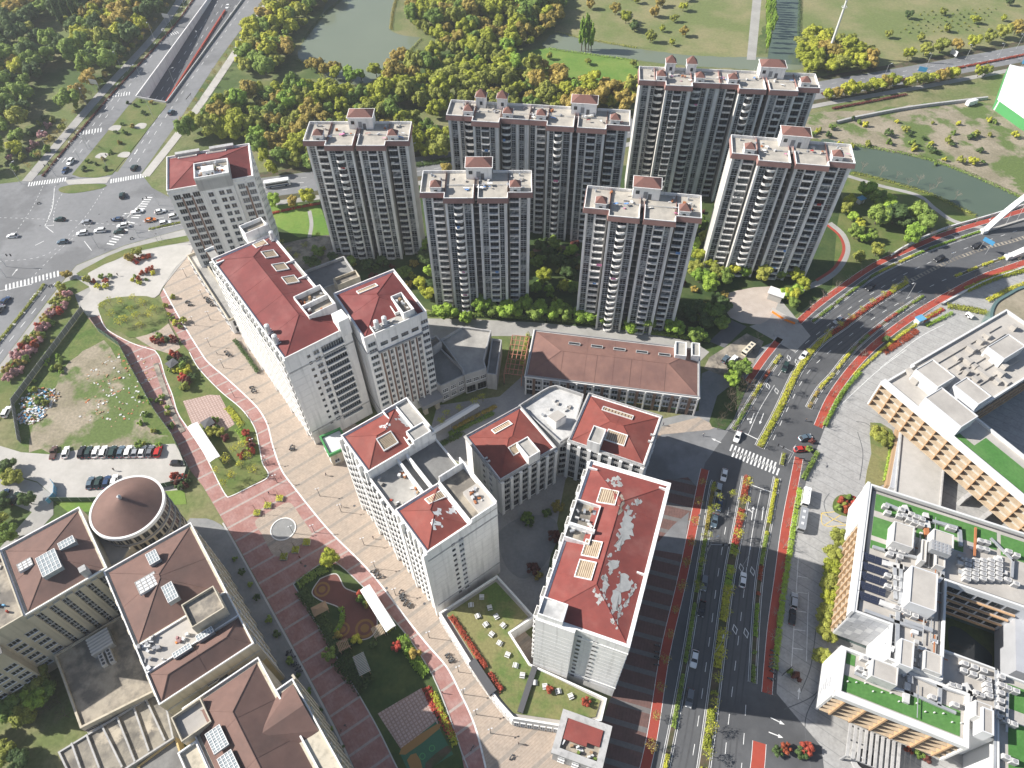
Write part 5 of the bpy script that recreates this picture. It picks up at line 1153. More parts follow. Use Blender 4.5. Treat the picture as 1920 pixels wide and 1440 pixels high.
# rotunda
c0 = Vector(P2(168,958,27)); c1 = Vector(P2(308,940,27)); cc = (c0 + c1)/2; rr = (c1 - c0).length/2
rt = thing('rotunda','round drum building with a conical brown roof','building',(cc.x, cc.y, 0))
N_ = 56; circ = lambda r: [(r*math.cos(2*math.pi*i/N_), r*math.sin(2*math.pi*i/N_)) for i in range(N_)]
q = MB(); q.prism(circ(rr - .5),0,26.6,0); q.build('wall', CW, rt)
q = MB(); q.ring(circ(rr),.55,25.9,27.0); q.build('eaves_ring','white_trim', rt)
q = MB(); a_ = circ(rr - .55)
for i in range(N_): q.face([(*a_[i],26.9),(*a_[(i + 1) % N_],26.9),(0,0,31.4)])
q.build('roof','brown_roof', rt); q = MB(); q.tube((0,0,31.0),(0,0,32.1),.45, n=14, caps=True); q.tube((0,0,32.1),(0,0,32.4),.5,.1, n=14); q.build('finial','galvanised', rt)
me = win(1.5,2.2,2,'dark_frame','dark_glass',.12,.08, None, False)
for lv, z in enumerate((22.9,19.2,15.4,11.6,7.8)):
    for i in range(26):
        t = 2*math.pi*(i + .5)/26; r_ = (rr - .5)*math.cos(.8/(rr - .5))
        if -2.9 < ((t + math.pi) % (2*math.pi) - math.pi) < 1.2: inst('window', me, rt, (r_*math.cos(t) + .75*math.sin(t), r_*math.sin(t) - .75*math.cos(t), z), t + math.pi/2)
for z in (22.2,18.4,14.6): q = MB(); q.ring(circ(rr - .2),.5, z, z + .4); q.build('belt_course','grey_trim', rt)
# terrace between B1, rotunda and B2
o, o0, pts = poly_block('link_terrace','pale paved roof terrace between the rotunda and the brown-roofed blocks',[(205,1064),(232,1048),(238,1036),(252,1016),(205,1010),(170,985),(152,960)],22, CW, 'pale_roof', par=.7)
# B2
b = Bld('teaching_block','cream block with brown roof, skylights and an open roof terrace','building',[(298,1322),(476,1206),(356,976),(195,1075)],27)
W, D = b.W, b.D; Z = 26.5; yT = b.loc(265,1215,27)[1]
q = MB(); q.box(0, W, 0, D, 0, Z); b.add('wall', q, CW)
yA = D*.40
rz = hip_roof(b, 0, W, yA, D, Z, 3.6,'brown_roof', gut=.8); rz2 = hip_roof(b, 0, W, 0, D*.22, Z, 2.2,'brown_roof', gut=.5)
q = MB(); q.face([(.4, D*.22, Z + .03),(W - .4, D*.22, Z + .03),(W - .4, yA, Z + .03),(.4, yA, Z + .03)]); b.add('roof_terrace', q, 'pale_roof'); q = MB(); q.box(0,.3, D*.22, yA, Z - .1, Z + .6); q.box(W - .3, W, D*.22, yA, Z - .1, Z + .6); b.add('parapet', q, 'white_trim')
clutter(b, .8, W*.2, D*.22, yA, Z + .04,20,33,('galvanised','duct_white','grey_trim','galvanised')); clutter(b, W*.35, W*.5, D*.26, D*.34, Z + .04,5,34,('bright_white','orange','leaf_pink','bright_white'))
fbox(b, 'stair_house',[(337,1133),(400,1100),(422,1140),(360,1175)], Z - 1, Z + 4.5, CW, par=.9, deck='stained_screed')
roof_light(b, [(272,1038),(293,1030),(299,1050),(280,1060)], Z + 3.6,1.6, n=4, k=3); roof_light(b, [(252,1096),(287,1068),(298,1090),(265,1118)], Z + 3.2,.8,'polycarbonate',4,4); roof_light(b, [(302,1100),(322,1090),(334,1118),(315,1132)], Z + 4.0,1.8, n=4, k=4)
roof_light(b, [(322,1225),(356,1205),(360,1215),(326,1234)], Z + 1.8,1.4, n=6, k=2); roof_light(b, [(365,1190),(398,1176),(402,1186),(370,1202)], Z + 1.8,1.4, n=6, k=2)
for px in ((352,1254),(363,1263)): pass
for k in range(3): b.put('S', W*(.42 + .09*k),0, Z - 5 - 1.2*k, win(2.4,1.0,3,'dark_frame','dark_glass'),'window')
q = MB(); q.box(W*.0, W, -.08,0, Z - 4.6, Z - 3.9); b.add('belt_course', q, 'grey_wall')
q = MB(); q.box(W*.25, W, -.06,0,0, Z - 10); b.add('rendered_panel', q, 'yellow_wall')
for i in range(9): b.pil('E', D*i/9,1.0,0, Z - .6, CW, .4)
b.grid('E',.5, D - .5,9,3.4,3.7,6, win(2.4,2.0,3,'frame_metal','dark_glass'),2.4)
for i in range(9): b.pil('W', D*i/9,1.4,0, Z - .6, CW, .4)
# B3
b = Bld('teaching_block','cream block with brown gabled roof cut by the lower edge of the picture','building',[(420,1540),(600,1440),(480,1236),(378,1303)],27)
A3 = Vector(P2(378,1303,27)); u3 = (Vector(P2(480,1234,27)) - A3); W = u3.length + 5; ang3 = math.atan2(u3.y, u3.x)
b.root.rotation_euler = (0,0, ang3); u3.normalize(); v3 = Vector((-u3.y, u3.x)); D = 42.0; b.W, b.D = W, D; b.O = A3 - v3*D - u3*4.5; b.a = ang3; b.root.location = (*b.O, 0); b.W = W = W
q = MB(); q.box(0, W, 0, D, 0, Z); q.box(W, W + 4.0,4, D - 9,0, Z); q.box(-4.0,0,4, D - 8,0, Z); b.add('wall', q, CW)
rz = hip_roof(b, 0, W, -8, D, Z, 4.0,'brown_roof', gut=.9)
q = MB()
for s in (1,):
    x1_ = W + 3.4; yc = D - 16; q.face([(W - 7, yc, Z + 2.6),(x1_, yc - 6, Z + .1),(x1_, yc + 0, Z + 1.7)]); q.face([(W - 7, yc, Z + 2.6),(x1_, yc, Z + 1.7),(x1_, yc + 6, Z + .1)]); q.face([(W - 1, yc - 6, Z - .2),(x1_, yc - 6, Z + .1),(W - 7, yc, Z + 2.6)]); q.face([(W - 7, yc, Z + 2.6),(x1_, yc + 6, Z + .1),(W - 1, yc + 6, Z - .2)])
b.add('gable_roof', q, 'brown_roof'); q = MB(); q.ring([(W - .2,4),(W + 4,4),(W + 4, D - 9),(W - .2, D - 9)],.3, Z - .1, Z + .6); b.add('parapet', q, 'white_trim')
fbox(b, 'stair_house',[(320,1345),(376,1308),(395,1352),(340,1392)], Z - 1, Z + 2.4, CW, par=1.2, deck='pale_roof')
q = MB(); q.ring([(-4,4),(0,4),(0, D - 8),(-4, D - 8)],.3, Z - .1, Z + .8); b.add('parapet', q, 'white_trim')
roof_light(b, [(384,1378),(412,1356),(428,1395),(402,1416)], Z + 3.4,.8, n=4, k=8); roof_light(b, [(405,1424),(433,1405),(455,1450),(428,1468)], Z + 3.4,.8, n=4, k=8)
for i in range(10): b.pil('E',2 + (D - 12)*i/10,1.2,0, Z - .6, CW, .5, ext=(0, W + 4,4, D))
b.grid('E',2, D - 12,10,3.4,3.7,6, win(2.2,2.0,3,'frame_metal','dark_glass'),2.2, ext=(0, W + 4,4, D))
# low annexes between
o, o0, pts = poly_block('flat_annex','large stained flat roof between the brown-roofed blocks',[(150,1366),(116,1270),(100,1228),(232,1150),(290,1296)],7.5, CW, 'stained_screed', par=.6, th=.5)
for (xa, ya),(xb, yb), n in (((150,1366),(290,1292),6),): edge_windows(o, o0,(xa, ya),(xb, yb),7.5, n, 4.2,3,1, win(2.4,1.2,4,'dark_frame','dark_glass'),2.4)
q = MB(); p = Vector(P2(187,1203,9)) - o0; q.box(-2.6,2.6,-2.6,2.6,6.9,9.2)
ag = AXB = b.a; r_ = q.build('plant_shed','galvanised', o, (p.x, p.y, 0), ag)
for k in range(6): q = MB(); q.box(-2.7,2.7,-2.5 + k*.9,-2.1 + k*.9,9.2,9.35); q.build('roof_rib','bright_white', r_)
for px in ((190,1232),(205,1226)):
    p = Vector(P2(*px, 8)) - o0; q = MB(); q.box(-.6,.6,-2.6,2.6,6.9,8.2); r_ = q.build('cooling_unit','duct_white', o, (p.x, p.y, 0), ag)
    for k in range(5): q = MB(); q.tube((0,-2 + k, 8.2),(0,-2 + k, 8.26),.38, n=12, caps=True); q.build('fan','dark_trim', r_)
o, o0, pts = poly_block('flat_annex','low flat roof divided by upstand beams at the lower left',[(108,1410),(170,1372),(305,1290),(326,1384),(239,1440),(150,1500)],5.5,'grey_wall','annex_screed', par=.5, th=.4)
for pa, pb in (((190,1359),(229,1438)),((219,1343),(253,1428)),((251,1327),(279,1408)),((272,1308),(309,1388)),((162,1377),(186,1440)),((134,1393),(152,1445))):
    a_, c_ = Vector(P2(*pa, 5.5)) - o0, Vector(P2(*pb, 5.5)) - o0; u = c_ - a_; q = MB(); q.obox(((a_.x + c_.x)/2,(a_.y + c_.y)/2), math.atan2(u.y, u.x), u.length/2,.2,4.9,5.6); q.build('upstand_beam','grey_wall', o)
o, o0, pts = poly_block('flat_annex','yellow single-storey annex with a green court at the lower edge',[(255,1438),(330,1382),(348,1440),(300,1490)],4.5,'yellow_wall','dark_screed', par=.4)
# ---------------- modern white campus, right ----------------
def frame2(pa, pb, z, along='v'):
    A, B_ = Vector(P2(*pa, z)), Vector(P2(*pb, z)); d = (B_ - A).normalized()
    u = Vector((d.y, -d.x)) if along == 'v' else d
    return A, math.atan2(u.y, u.x),1.0,1.0
ZE = 18.5
b = Bld('office_block','white office block with turf roof, solar panels and rooftop plant','building', frame=frame2((1601,1147),(1631,907), ZE))
L1 = b.loc(1631,907, ZE)[1]; IC = b.loc(1775,1090, ZE); WW = IC[0]; VI = IC[1]; UE = 64.0
q = MB(); q.box(0, WW, 0, L1,3.5, ZE - .9); q.box(WW, UE, VI, L1,3.5, ZE - .9); q.box(8.5, WW, -8.6,0,3.5, ZE - .9); b.add('wall', q, 'light_panel')
q = MB(); q.box(1.5, WW - 1,1, L1 - 1.5,0,3.5); q.box(WW - 1, UE, VI + 1, L1 - 1.5,0,3.5); b.add('glass_base', q, 'green_glass')
out = [(0,0),(8.5,0),(8.5,-8.8),(WW, -8.8),(WW, VI),(UE, VI),(UE, L1),(0, L1)]
q = MB(); q.face([(x, y, ZE - .88) for x, y in offset_poly(ccw(out),.3)]); b.add('roof_deck', q, 'pale_roof'); q = MB(); q.ring(out, .55, ZE - 1.0, ZE + .25); b.add('parapet', q, 'bright_white')
q = MB(); q.ring(offset_poly(ccw(out),.9),.25, ZE - .9, ZE - .45); b.add('roof_channel', q, 'dark_trim')
def flat(b, name, x0, x1, y0, y1, z, m): q = MB(); q.box(x0, x1, y0, y1, z, z + .06); return b.add(name, q, m)
flat(b, 'turf',2.2, WW + 12, L1 - 7.5, L1 - 2.0, ZE - .86,'artificial_turf'); flat(b, 'turf',2.2,7.5, L1 - 15.5, L1 - 9.5, ZE - .86,'artificial_turf'); flat(b, 'turf',2.2,7, L1 - 19.5, L1 - 17, ZE - .86,'artificial_turf'); flat(b, 'turf', WW + 13, WW + 20, L1 - 8.5, L1 - 2.2, ZE - .86,'artificial_turf'); flat(b, 'turf', WW + 22, UE - 1, VI + 2, L1 - 2.5, ZE - .86,'artificial_turf'); flat(b, 'turf',13, WW + 4, L1 - 11.5, L1 - 8.5, ZE - .86,'artificial_turf')
def rbox(px4, h, m='duct_white', name='roof_plant_room', deck='pale_roof', bb=b, zt=None): 
    return fbox(bb, name, px4, ZE - 1, ZE + h, m, par=.3, deck=deck)
rbox([(1669,1014),(1682,980),(1716,987),(1712,1027)],3.6); rbox([(1746,1011),(1755,994),(1792,1002),(1785,1037)],4.5,'duct_white'); rbox([(1710,1061),(1761,1076),(1754,1147),(1704,1128)],4.6,'light_panel'); rbox([(1728,1015),(1738,1008),(1738,1050),(1728,1055)],2.5); rbox([(1752,1030),(1770,1034),(1776,1060),(1758,1066)],2.2)
# louvred cooling tower
o, e = fbox(b, 'cooling_tower',[(1747,1014),(1785,1020),(1783,1038),(1747,1032)], ZE + 4.4, ZE + 6.4,'galvanised')
for i in range(5):
    for j in range(3): q = MB(); q.tube((e[0] + (e[1] - e[0])*(i + .5)/5, e[2] + (e[3] - e[2])*(j + .5)/3, ZE + 6.4),(e[0] + (e[1] - e[0])*(i + .5)/5, e[2] + (e[3] - e[2])*(j + .5)/3, ZE + 6.5),.34, n=10, caps=True); q.build('fan','grey_trim', o)
# solar panels
for k, px in enumerate(((1641,1049),(1640,1067),(1637,1085),(1635,1103),(1632,1122))):
    x, y = b.loc(px[0], px[1], ZE)
    for i in range(4):
        for j in range(2):
            q = MB(); xx = x - 3.3 + i*1.65; yy = y - .95 + j*.95
            q.face([(xx, yy, ZE - .3 + j*.3),(xx + 1.58, yy, ZE - .3 + j*.3),(xx + 1.58, yy + .9, ZE - .02 + j*.3),(xx, yy + .9, ZE - .02 + j*.3)]); q.face([(xx, yy + .9, ZE - .05 + j*.3),(xx + 1.58, yy + .9, ZE - .05 + j*.3),(xx + 1.58, yy, ZE - .33 + j*.3),(xx, yy, ZE - .33 + j*.3)]); b.add('solar_panel', q, 'solar')
_ac = MB(); _ac.box(-.75,.75,-.5,.5,0,1.7,0); _ac.tube((-.0,0,1.7),(0,0,1.8),.42, n=10, mi=1, caps=True); _ac.box(-.7,.7,-.52,-.5,.15,1.5,1); AC = _ac.mesh('condenser_unit',['duct_white','grey_trim'])
def ac_grid(b, p00, p10, p01, nx, ny, z):
    a, c, d = [Vector(b.loc(x, y, z + 1)) for x, y in (p00, p10, p01)]
    for i in range(nx):
        for j in range(ny): p = a + (c - a)*i/max(nx - 1,1) + (d - a)*j/max(ny - 1,1); inst('condenser_unit', AC, b.root, (p.x, p.y, z),.02*(i % 3))
def duct(b, pxs, z, w, m='galvanised', name='duct'):
    L = [Vector(b.loc(x, y, z)) for x, y in pxs]; r_ = None
    for a, c in zip(L, L[1:]):
        u = c - a; q = MB(); q.obox(((a.x + c.x)/2,(a.y + c.y)/2), math.atan2(u.y, u.x), u.length/2 + w/2, w/2, z - w*.8, z); b.add(name, q, m)
zr = ZE - .88
ac_grid(b, (1814,1052),(1872,1052),(1812,1086),5,5, zr); ac_grid(b, (1660,950),(1664,962),(1690,956),2,2, zr); ac_grid(b, (1690,958),(1686,968),(1708,965),2,2, zr); ac_grid(b, (1716,970),(1714,980),(1728,975),2,2, zr); ac_grid(b, (1890,1035),(1905,1042),(1888,1088),2,2, zr); ac_grid(b, (1672,1030),(1668,1040),(1690,1035),2,2, zr); ac_grid(b, (1664,1080),(1680,1085),(1664,1100),2,2, zr); ac_grid(b, (1680,1140),(1694,1146),(1700,1150),2,2, zr); ac_grid(b, (1838,1015),(1850,1018),(1836,1028),2,2, zr); ac_grid(b, (1780,990),(1786,992),(1780,996),2,1, zr)
for pts, w_, m_ in (([(1664,945),(1700,960),(1745,975),(1800,990),(1802,1020)],.9,'galvanised'),([(1737,965),(1740,985)],1.3,'duct_white'),([(1698,950),(1702,960)],1.2,'duct_white'),([(1660,1055),(1690,1062)],1.4,'duct_white'),([(1655,1130),(1708,1150)],1.4,'duct_white'),([(1678,1062),(1680,1120)],.8,'galvanised'),([(1690,1060),(1688,1130)],.8,'galvanised'),([(1830,990),(1828,1040)],.5,'rust'),([(1640,1025),(1662,1032),(1720,1045)],.8,'galvanised'),([(1625,1145),(1680,1165),(1728,1180)],.8,'galvanised'),([(1684,1150),(1682,1240)],.9,'galvanised'),([(1700,1165),(1745,1180)],1.0,'galvanised'),([(1738,992),(1739,1003)],1.1,'rust'),([(1860,1010),(1900,1050),(1898,1080)],.6,'galvanised'),([(1770,1040),(1768,1080),(1760,1090)],.8,'galvanised')): duct(b, pts, ZE + .2, w_, m_)
r_ = random.Random(12)
for k in range(46):
    x, y = r_.choice(((r_.uniform(7.5, WW - 1), r_.uniform(0, L1 - 9)),(r_.uniform(9, WW - 1), r_.uniform(-8,0)),(r_.uniform(WW, WW + 14), r_.uniform(VI + 2, L1 - 9)))); q = MB(); q.box(-r_.uniform(.3,1.0), r_.uniform(.3,1.0),-r_.uniform(.25,.6), r_.uniform(.25,.6),0, r_.uniform(.4,1.3)); o = b.add('plant_box', q, r_.choice(['duct_white','galvanised','duct_white','light_panel','grey_wall'])); o.location = (x, y, zr)
for k in range(34):
    x, y = r_.uniform(7.5, WW - 2), r_.uniform(-7, L1 - 9); ln = r_.uniform(2,7); q = MB(); d_ = r_.random() < .5; w_ = r_.uniform(.1,.3); zz = zr + r_.uniform(.2,.9)
    q.box(x, x + (ln if d_ else w_), y, y + (w_ if d_ else ln), zz, zz + w_); b.add('pipe', q, r_.choice(['galvanised','grey_wall','galvanised','rust']))
# west face: timber fins in a white frame
q = MB(); q.box(-.7,0,-.2, L1 + .3, ZE - 3.2, ZE + .4); b.add('white_band', q, 'bright_white'); q = MB(); q.box(-.5,0, L1*.72, L1 + .25,3.5, ZE - 3.2); b.add('end_panel', q, 'bright_white')
for i in range(11):
    y = L1*.70*(i + .5)/11; q = MB(); q.box(-.9,0, y - .16, y + .16,3.6, ZE - 3.3); b.add('timber_fin', q, 'wood_fin')
for k in range(4): q = MB(); q.box(-.6,0,.2, L1*.715,3.7 + k*2.9,3.95 + k*2.9); b.add('timber_rail', q, 'wood_slat'); 
for k in range(4):
    for i in range(11): b.put('W', L1 - L1*.70*(i + 1)/11 + .3,.02,4.1 + k*2.9, win(2.0,2.2,1,'frame_metal','glass',.06,.06, None, False),'window', ext=(0, WW, 0, L1))
for k in range(6):
    for i in range(5):
        q = MB(); q.box(0,1.55,-.05 - .02*((i + k) % 2),0,0,2.3); b.put('S',.2 + i*1.65,0,3.6 + k*2.4, q.mesh('cladding_panel',['alu_panel' if (i*3 + k) % 4 else 'light_panel']),'cladding_panel', ext=(0,8.5,0, L1))
# courtyard faces
for k in range(4):
    q = MB(); q.box(WW + 1, WW + 18, VI - .5, VI, 4 + k*3.2,4.4 + k*3.2); b.add('timber_rail', q, 'wood_fin'); 
    for i in range(5): b.put('S',1.2 + i*3.4,.02,4.8 + k*3.2, win(2.9,2.2,2,'dark_frame','dark_glass',.06,.06, None, False),'window', ext=(WW, UE, VI, L1))
q = MB(); q.box(WW + 18.5, UE, VI - 14, VI, 3.0, ZE - 5.5); o = b.add('court_wing', q, 'alu_panel')
# south wing E3
b3 = Bld('office_wing','white office wing with turf roof and timber-gridded front over a slatted canopy','building', frame=frame2((1601,1147),(1631,907), ZE)); Z3 = 16.5
a0 = b3.loc(1587,1214, Z3); a1 = b3.loc(1816,1402, Z3); s0 = b3.loc(1570,1297, Z3)
X0, X1, Y0, Y1 = (a0[0] + s0[0])/2 - .3, a1[0],(s0[1] + a1[1])/2, a0[1]
q = MB(); q.box(X0, X1, Y0 + .8, Y1,4.0, Z3 - .9); q.box(WW, 33.2, Y0 + 4,-.2,0, Z3 - .9); q.box(33.6,78,-36,-.6,0, Z3 - 1.2); b3.add('wall', q, 'light_panel'); q = MB(); q.box(X0 + 1.5, X1 - 1, Y0 + 3, Y1 - .5,0,4.0); b3.add('glass_base', q, 'green_glass')
out = [(X0, Y0),(X1, Y0),(X1, Y1),(X0, Y1)]; q = MB(); q.ring(out, .7, Z3 - 1.6, Z3 + .2); b3.add('parapet', q, 'bright_white'); q = MB(); q.face([(X0 + .5, Y0 + .5, Z3 - .88),(X1 - .4, Y0 + .5, Z3 - .88),(X1 - .4, Y1, Z3 - .88),(X0 + .5, Y1, Z3 - .88)]); q.face([(WW + .1, Y1, Z3 - .87),(33.1, Y1, Z3 - .87),(33.1,-.3, Z3 - .87),(WW + .1,-.3, Z3 - .87)]); q.face([(X1, Y0 + 4.1, Z3 - .86),(33.1, Y0 + 4.1, Z3 - .86),(33.1, Y1, Z3 - .86),(X1, Y1, Z3 - .86)]); q.face([(33.7,-35.9, Z3 - 1.17),(77.9,-35.9, Z3 - 1.17),(77.9,-.7, Z3 - 1.17),(33.7,-.7, Z3 - 1.17)]); b3.add('roof_deck', q, 'pale_roof'); q = MB(); q.box(WW, 33.4,-.5,-.1, Z3 - 1.2, Z3 + .1); q.box(33.2,33.6,-36,-.5, Z3 - 1.2, Z3 + .1); q.box(33.6,78,-.9,-.5, Z3 - 1.4, Z3 - .2); b3.add('parapet', q, 'bright_white')
flat(b3,'turf', X0 + 1.2, X1 - 1.5, Y0 + 1.6, Y0 + 5.4, Z3 - .86,'artificial_turf'); flat(b3,'turf', X0 + 1.2, X0 + 3.2, Y1 - 3.5, Y1 - .8, Z3 - .86,'artificial_turf'); flat(b3,'turf', X0 + 15, X1 - 1.5, Y0 + 5.4, Y0 + 7.4, Z3 - .86,'artificial_turf'); flat(b3,'turf',36,76,-22,-11, Z3 - 1.15,'artificial_turf'); flat(b3,'turf',36,76,-8,-2.2, Z3 - 1.15,'artificial_turf'); flat(b3,'turf',36,76,-34,-25, Z3 - 1.15,'artificial_turf')
zr3 = Z3 - .86
def rb3(px4, h, m='duct_white'): return fbox(b3,'roof_plant_room', px4, Z3 - 1, Z3 + h, m, par=.25, deck='pale_roof')
rb3([(1628,1262),(1643,1237),(1687,1252),(1680,1288)],3.0); rb3([(1735,1240),(1733,1217),(1768,1230),(1765,1280)],4.0); rb3([(1680,1245),(1696,1198),(1715,1205),(1712,1252)],4.6,'light_panel'); rb3([(1822,1320),(1836,1316),(1860,1322),(1862,1375)],3.0); rb3([(1840,1330),(1862,1325),(1866,1380),(1845,1372)],3.8,'light_panel')
ac_grid(b3,(1808,1245),(1843,1258),(1806,1258),3,2, zr3); ac_grid(b3,(1850,1275),(1853,1305),(1852,1276),4,1, zr3); ac_grid(b3,(1876,1270),(1874,1345),(1878,1271),6,1, zr3); ac_grid(b3,(1830,1300),(1838,1304),(1830,1306),2,1, zr3); ac_grid(b3,(1888,1290),(1903,1296),(1884,1352),2,2, zr3); ac_grid(b3,(1620,1235),(1612,1255),(1632,1245),2,2, zr3); ac_grid(b3,(1748,1308),(1790,1322),(1747,1309),2,1, zr3); ac_grid(b3,(1885,1420),(1900,1428),(1885,1421),2,1, zr3); ac_grid(b3,(1783,1285),(1795,1288),(1782,1292),2,1, zr3)
for pts, w_, m_ in (([(1606,1262),(1640,1278),(1710,1300),(1790,1335)],.7,'galvanised'),([(1702,1285),(1700,1312)],1.3,'duct_white'),([(1715,1265),(1760,1285),(1810,1300)],.9,'galvanised'),([(1695,1262),(1706,1258),(1707,1275)],1.3,'galvanised'),([(1812,1285),(1820,1300),(1815,1318)],1.2,'duct_white'),([(1722,1285),(1720,1345)],.15,'galvanised'),([(1764,1280),(1762,1320)],.8,'galvanised'),([(1868,1255),(1866,1440)],.5,'galvanised'),([(1890,1300),(1888,1370)],.5,'galvanised')): duct(b3, pts, Z3 + .1, w_, m_)
for k in range(14): q = MB(); q.tube((0,0,0),(0,0,.5),.16, n=6, caps=True); o = b3.add('roof_vent', q, 'bright_white'); o.location = (X0 + 2 + k*1.9, Y0 + 4 + (k % 3)*.6, zr3 + .1)
q = MB(); q.box(X0 - .6, X0, Y0, Y1,2.5, Z3 + .2); b3.add('end_panel', q, 'bright_white')
for k in range(5): # raised emblem pieces on the end panel
    q = MB(); q.box(X0 - .66, X0 - .6, Y0 + 3 + .5*(k % 2), Y0 + 4.6 + .7*(k % 3),5 + k*1.6,6.1 + k*1.6); b3.add('relief_letter', q, 'alu_panel')
q = MB(); q.box(X0 - .6, X1, Y0 - .7, Y0 + .9, Z3 - 1.4, Z3 + .25); q.box(X1 - .5, X1, Y0 - .7, Y0 + .8,3.8, Z3 - 1.4); b3.add('white_band', q, 'bright_white')
for i in range(6): x = X0 + (X1 - X0)*(i + .5)/6; q = MB(); q.box(x - .2, x + .2, Y0 - .6, Y0 + .8,4.0, Z3 - 1.4); b3.add('timber_fin', q, 'wood_fin')
for k in range(4):
    q = MB(); q.box(X0, X1 - .5, Y0 - .4, Y0 + .8,4.0 + k*2.7,4.3 + k*2.7); b3.add('timber_rail', q, 'wood_slat')
    for i in range(9): b3.put('S',.5 + (X1 - X0 - 1)*i/9,0,4.4 + k*2.7, win(round((X1 - X0)/9 - .4,2),2.1,2,'frame_metal','dark_glass',.06,.06, None, False),'window', ext=(X0, X1, Y0 + .8, Y1))
cn = MB(); cx0, cy0 = b3.loc(1593,1378,4.5); cx1, cy1 = b3.loc(1688,1385,4.5); cy0 = Y0 - 8.5
cp = thing('slatted_canopy','grey slatted entrance canopy in front of the timber-gridded office wing','canopy',(b3.O[0], b3.O[1],0), b3.a)
for i in range(10): q = MB(); x = cx0 + (cx1 - cx0)*i/9; q.box(x - .32, x + .32, cy0, Y0 - .8,4.1,4.5); q.build('slat','grey_wall', cp)
for y in (cy0, Y0 - 4.5, Y0 - 1.2): q = MB(); q.box(cx0 - .3, cx1 + .3, y, y + .3,3.8,4.08); q.build('beam','grey_trim', cp)
for x in (cx0, cx1): q = MB(); q.box(x - .2, x + .2, cy0, cy0 + .4,0,3.8); q.build('post','grey_trim', cp)
pl = P(1622,1425); rs = thing('ring_planter','round stone ring with a shiny sculpture below the slatted canopy','sculpture',(pl.x, pl.y, 0))
q = MB(); q.ring([(3.6*math.cos(t*.2094),3.6*math.sin(t*.2094)) for t in range(30)],1.2,0,.5); q.build('stone_ring','grey_wall', rs); q = MB(); q.face([(2.5*math.cos(t*.2094),2.5*math.sin(t*.2094),.08) for t in range(30)]); q.build('basin','black', rs)
mat('chrome',(0.75,0.76,0.78),.12, metal=1.0); q = MB()
for t in range(9): r1 = random.Random(t); q.tube((r1.uniform(-.8,.8), r1.uniform(-.8,.8),.1),(r1.uniform(-1.2,1.2), r1.uniform(-1.2,1.2), r1.uniform(1,2.6)), r1.uniform(.2,.5),.08, n=7)
q.build('sculpture_body','chrome', rs)
# inner court between wings
sheet('court_lawn',[(1770,1075),(1920,1060),(2000,1280),(1880,1270),(1765,1255)],.06,'dark_lawn'); sheet('court_pond',[(1778,1180),(1800,1178),(1835,1205),(1860,1230),(1850,1255),(1790,1240)],.08,'pond_water',3)
# ---- E2 block with timber egg-crate face
Z2 = 15.5
b = Bld('office_block','white office block with a long timber egg-crate face above a terrace','building', frame=frame2((1658,716),(1920,935), Z2,'u'))
Lf = b.loc(1920,935, Z2)[0] + 30; DW = b.loc(1895,585, Z2)[1]
sx = b.loc(1740,669, Z2)
WX = b.loc(1785,740, Z2)[0]; fy = 13.0
q = MB(); q.box(0, Lf, 1.0, fy, 4.5, Z2 - .8); q.box(-.5,22, fy, DW, 4.5, Z2 - .8); b.add('wall', q, 'light_panel'); q = MB(); q.box(2, Lf, 4, fy - .5,0,4.5); q.box(1,21, fy - .5, DW - 1,0,4.5); b.add('glass_base', q, 'green_glass')
o2 = [(0,0),(Lf, 0),(Lf, fy),(22, fy),(22, DW),(-.5, DW),(-.5, fy),(0, fy)]
q = MB(); q.ring(o2,.6, Z2 - 1.2, Z2 + .1); b.add('parapet', q, 'bright_white'); q = MB(); q.face([(x, y, Z2 - .78) for x, y in offset_poly(ccw(o2),.35)]); b.add('roof_deck', q, 'pale_roof')
q = MB(); q.box(-.6, Lf, -.9,1.0, Z2 - 1.0, Z2 + .35); q.box(-.6,-.1,-.9,1.0,4.2, Z2 - 1.0); b.add('white_band', q, 'bright_white')
def f2(px4, h, m='light_panel'): return fbox(b, 'roof_plant_room', px4, Z2 - 1, Z2 + h, m, par=.25, deck='pale_roof')
f2([(1724,697),(1741,669),(1794,706),(1757,726)],4.0,'bright_white'); f2([(1742,742),(1760,728),(1836,774),(1800,808)],4.5); f2([(1790,722),(1810,707),(1860,740),(1836,760)],3.2); f2([(1855,655),(1885,622),(1920,645),(1890,675)],3.5)
flat(b, 'turf',20, Lf - 2,2.2,4.2, Z2 - .77,'artificial_turf'); flat(b, 'turf',30, Lf - 2,4.2,9.5, Z2 - .77,'artificial_turf')
r_ = random.Random(5)
for px in ((1705,698),(1715,714),(1748,727),(1800,688),(1815,678),(1825,684),(1845,660),(1852,668),(1868,678),(1882,688),(1838,695),(1850,704),(1830,710),(1812,698),(1795,670),(1820,655),(1838,640),(1850,630),(1900,615),(1875,700),(1885,715),(1870,715)):
    x, y = b.loc(px[0], px[1], Z2); q = MB(); w_ = r_.uniform(.7,1.3); q.box(x - w_, x + w_, y - .7, y + .7, Z2 - .8, Z2 + r_.uniform(.4,1.2)); b.add('roof_hatch', q, 'pale_roof')
for k in range(5):
    q = MB(); q.box(3 + k*3.2,3.4 + k*3.2, fy + 8 + k, DW - 8 - 2*k, Z2 - .8, Z2 - .3); b.add('roof_upstand', q, 'pale_roof')
nb = 19; st = (Lf - .5)/nb
for i in range(nb + 1): q = MB(); q.box(i*st - .15, i*st + .15,-.8,1.0,3.9, Z2 - 1.0); b.add('timber_fin', q, 'wood_fin')
fin_me = None
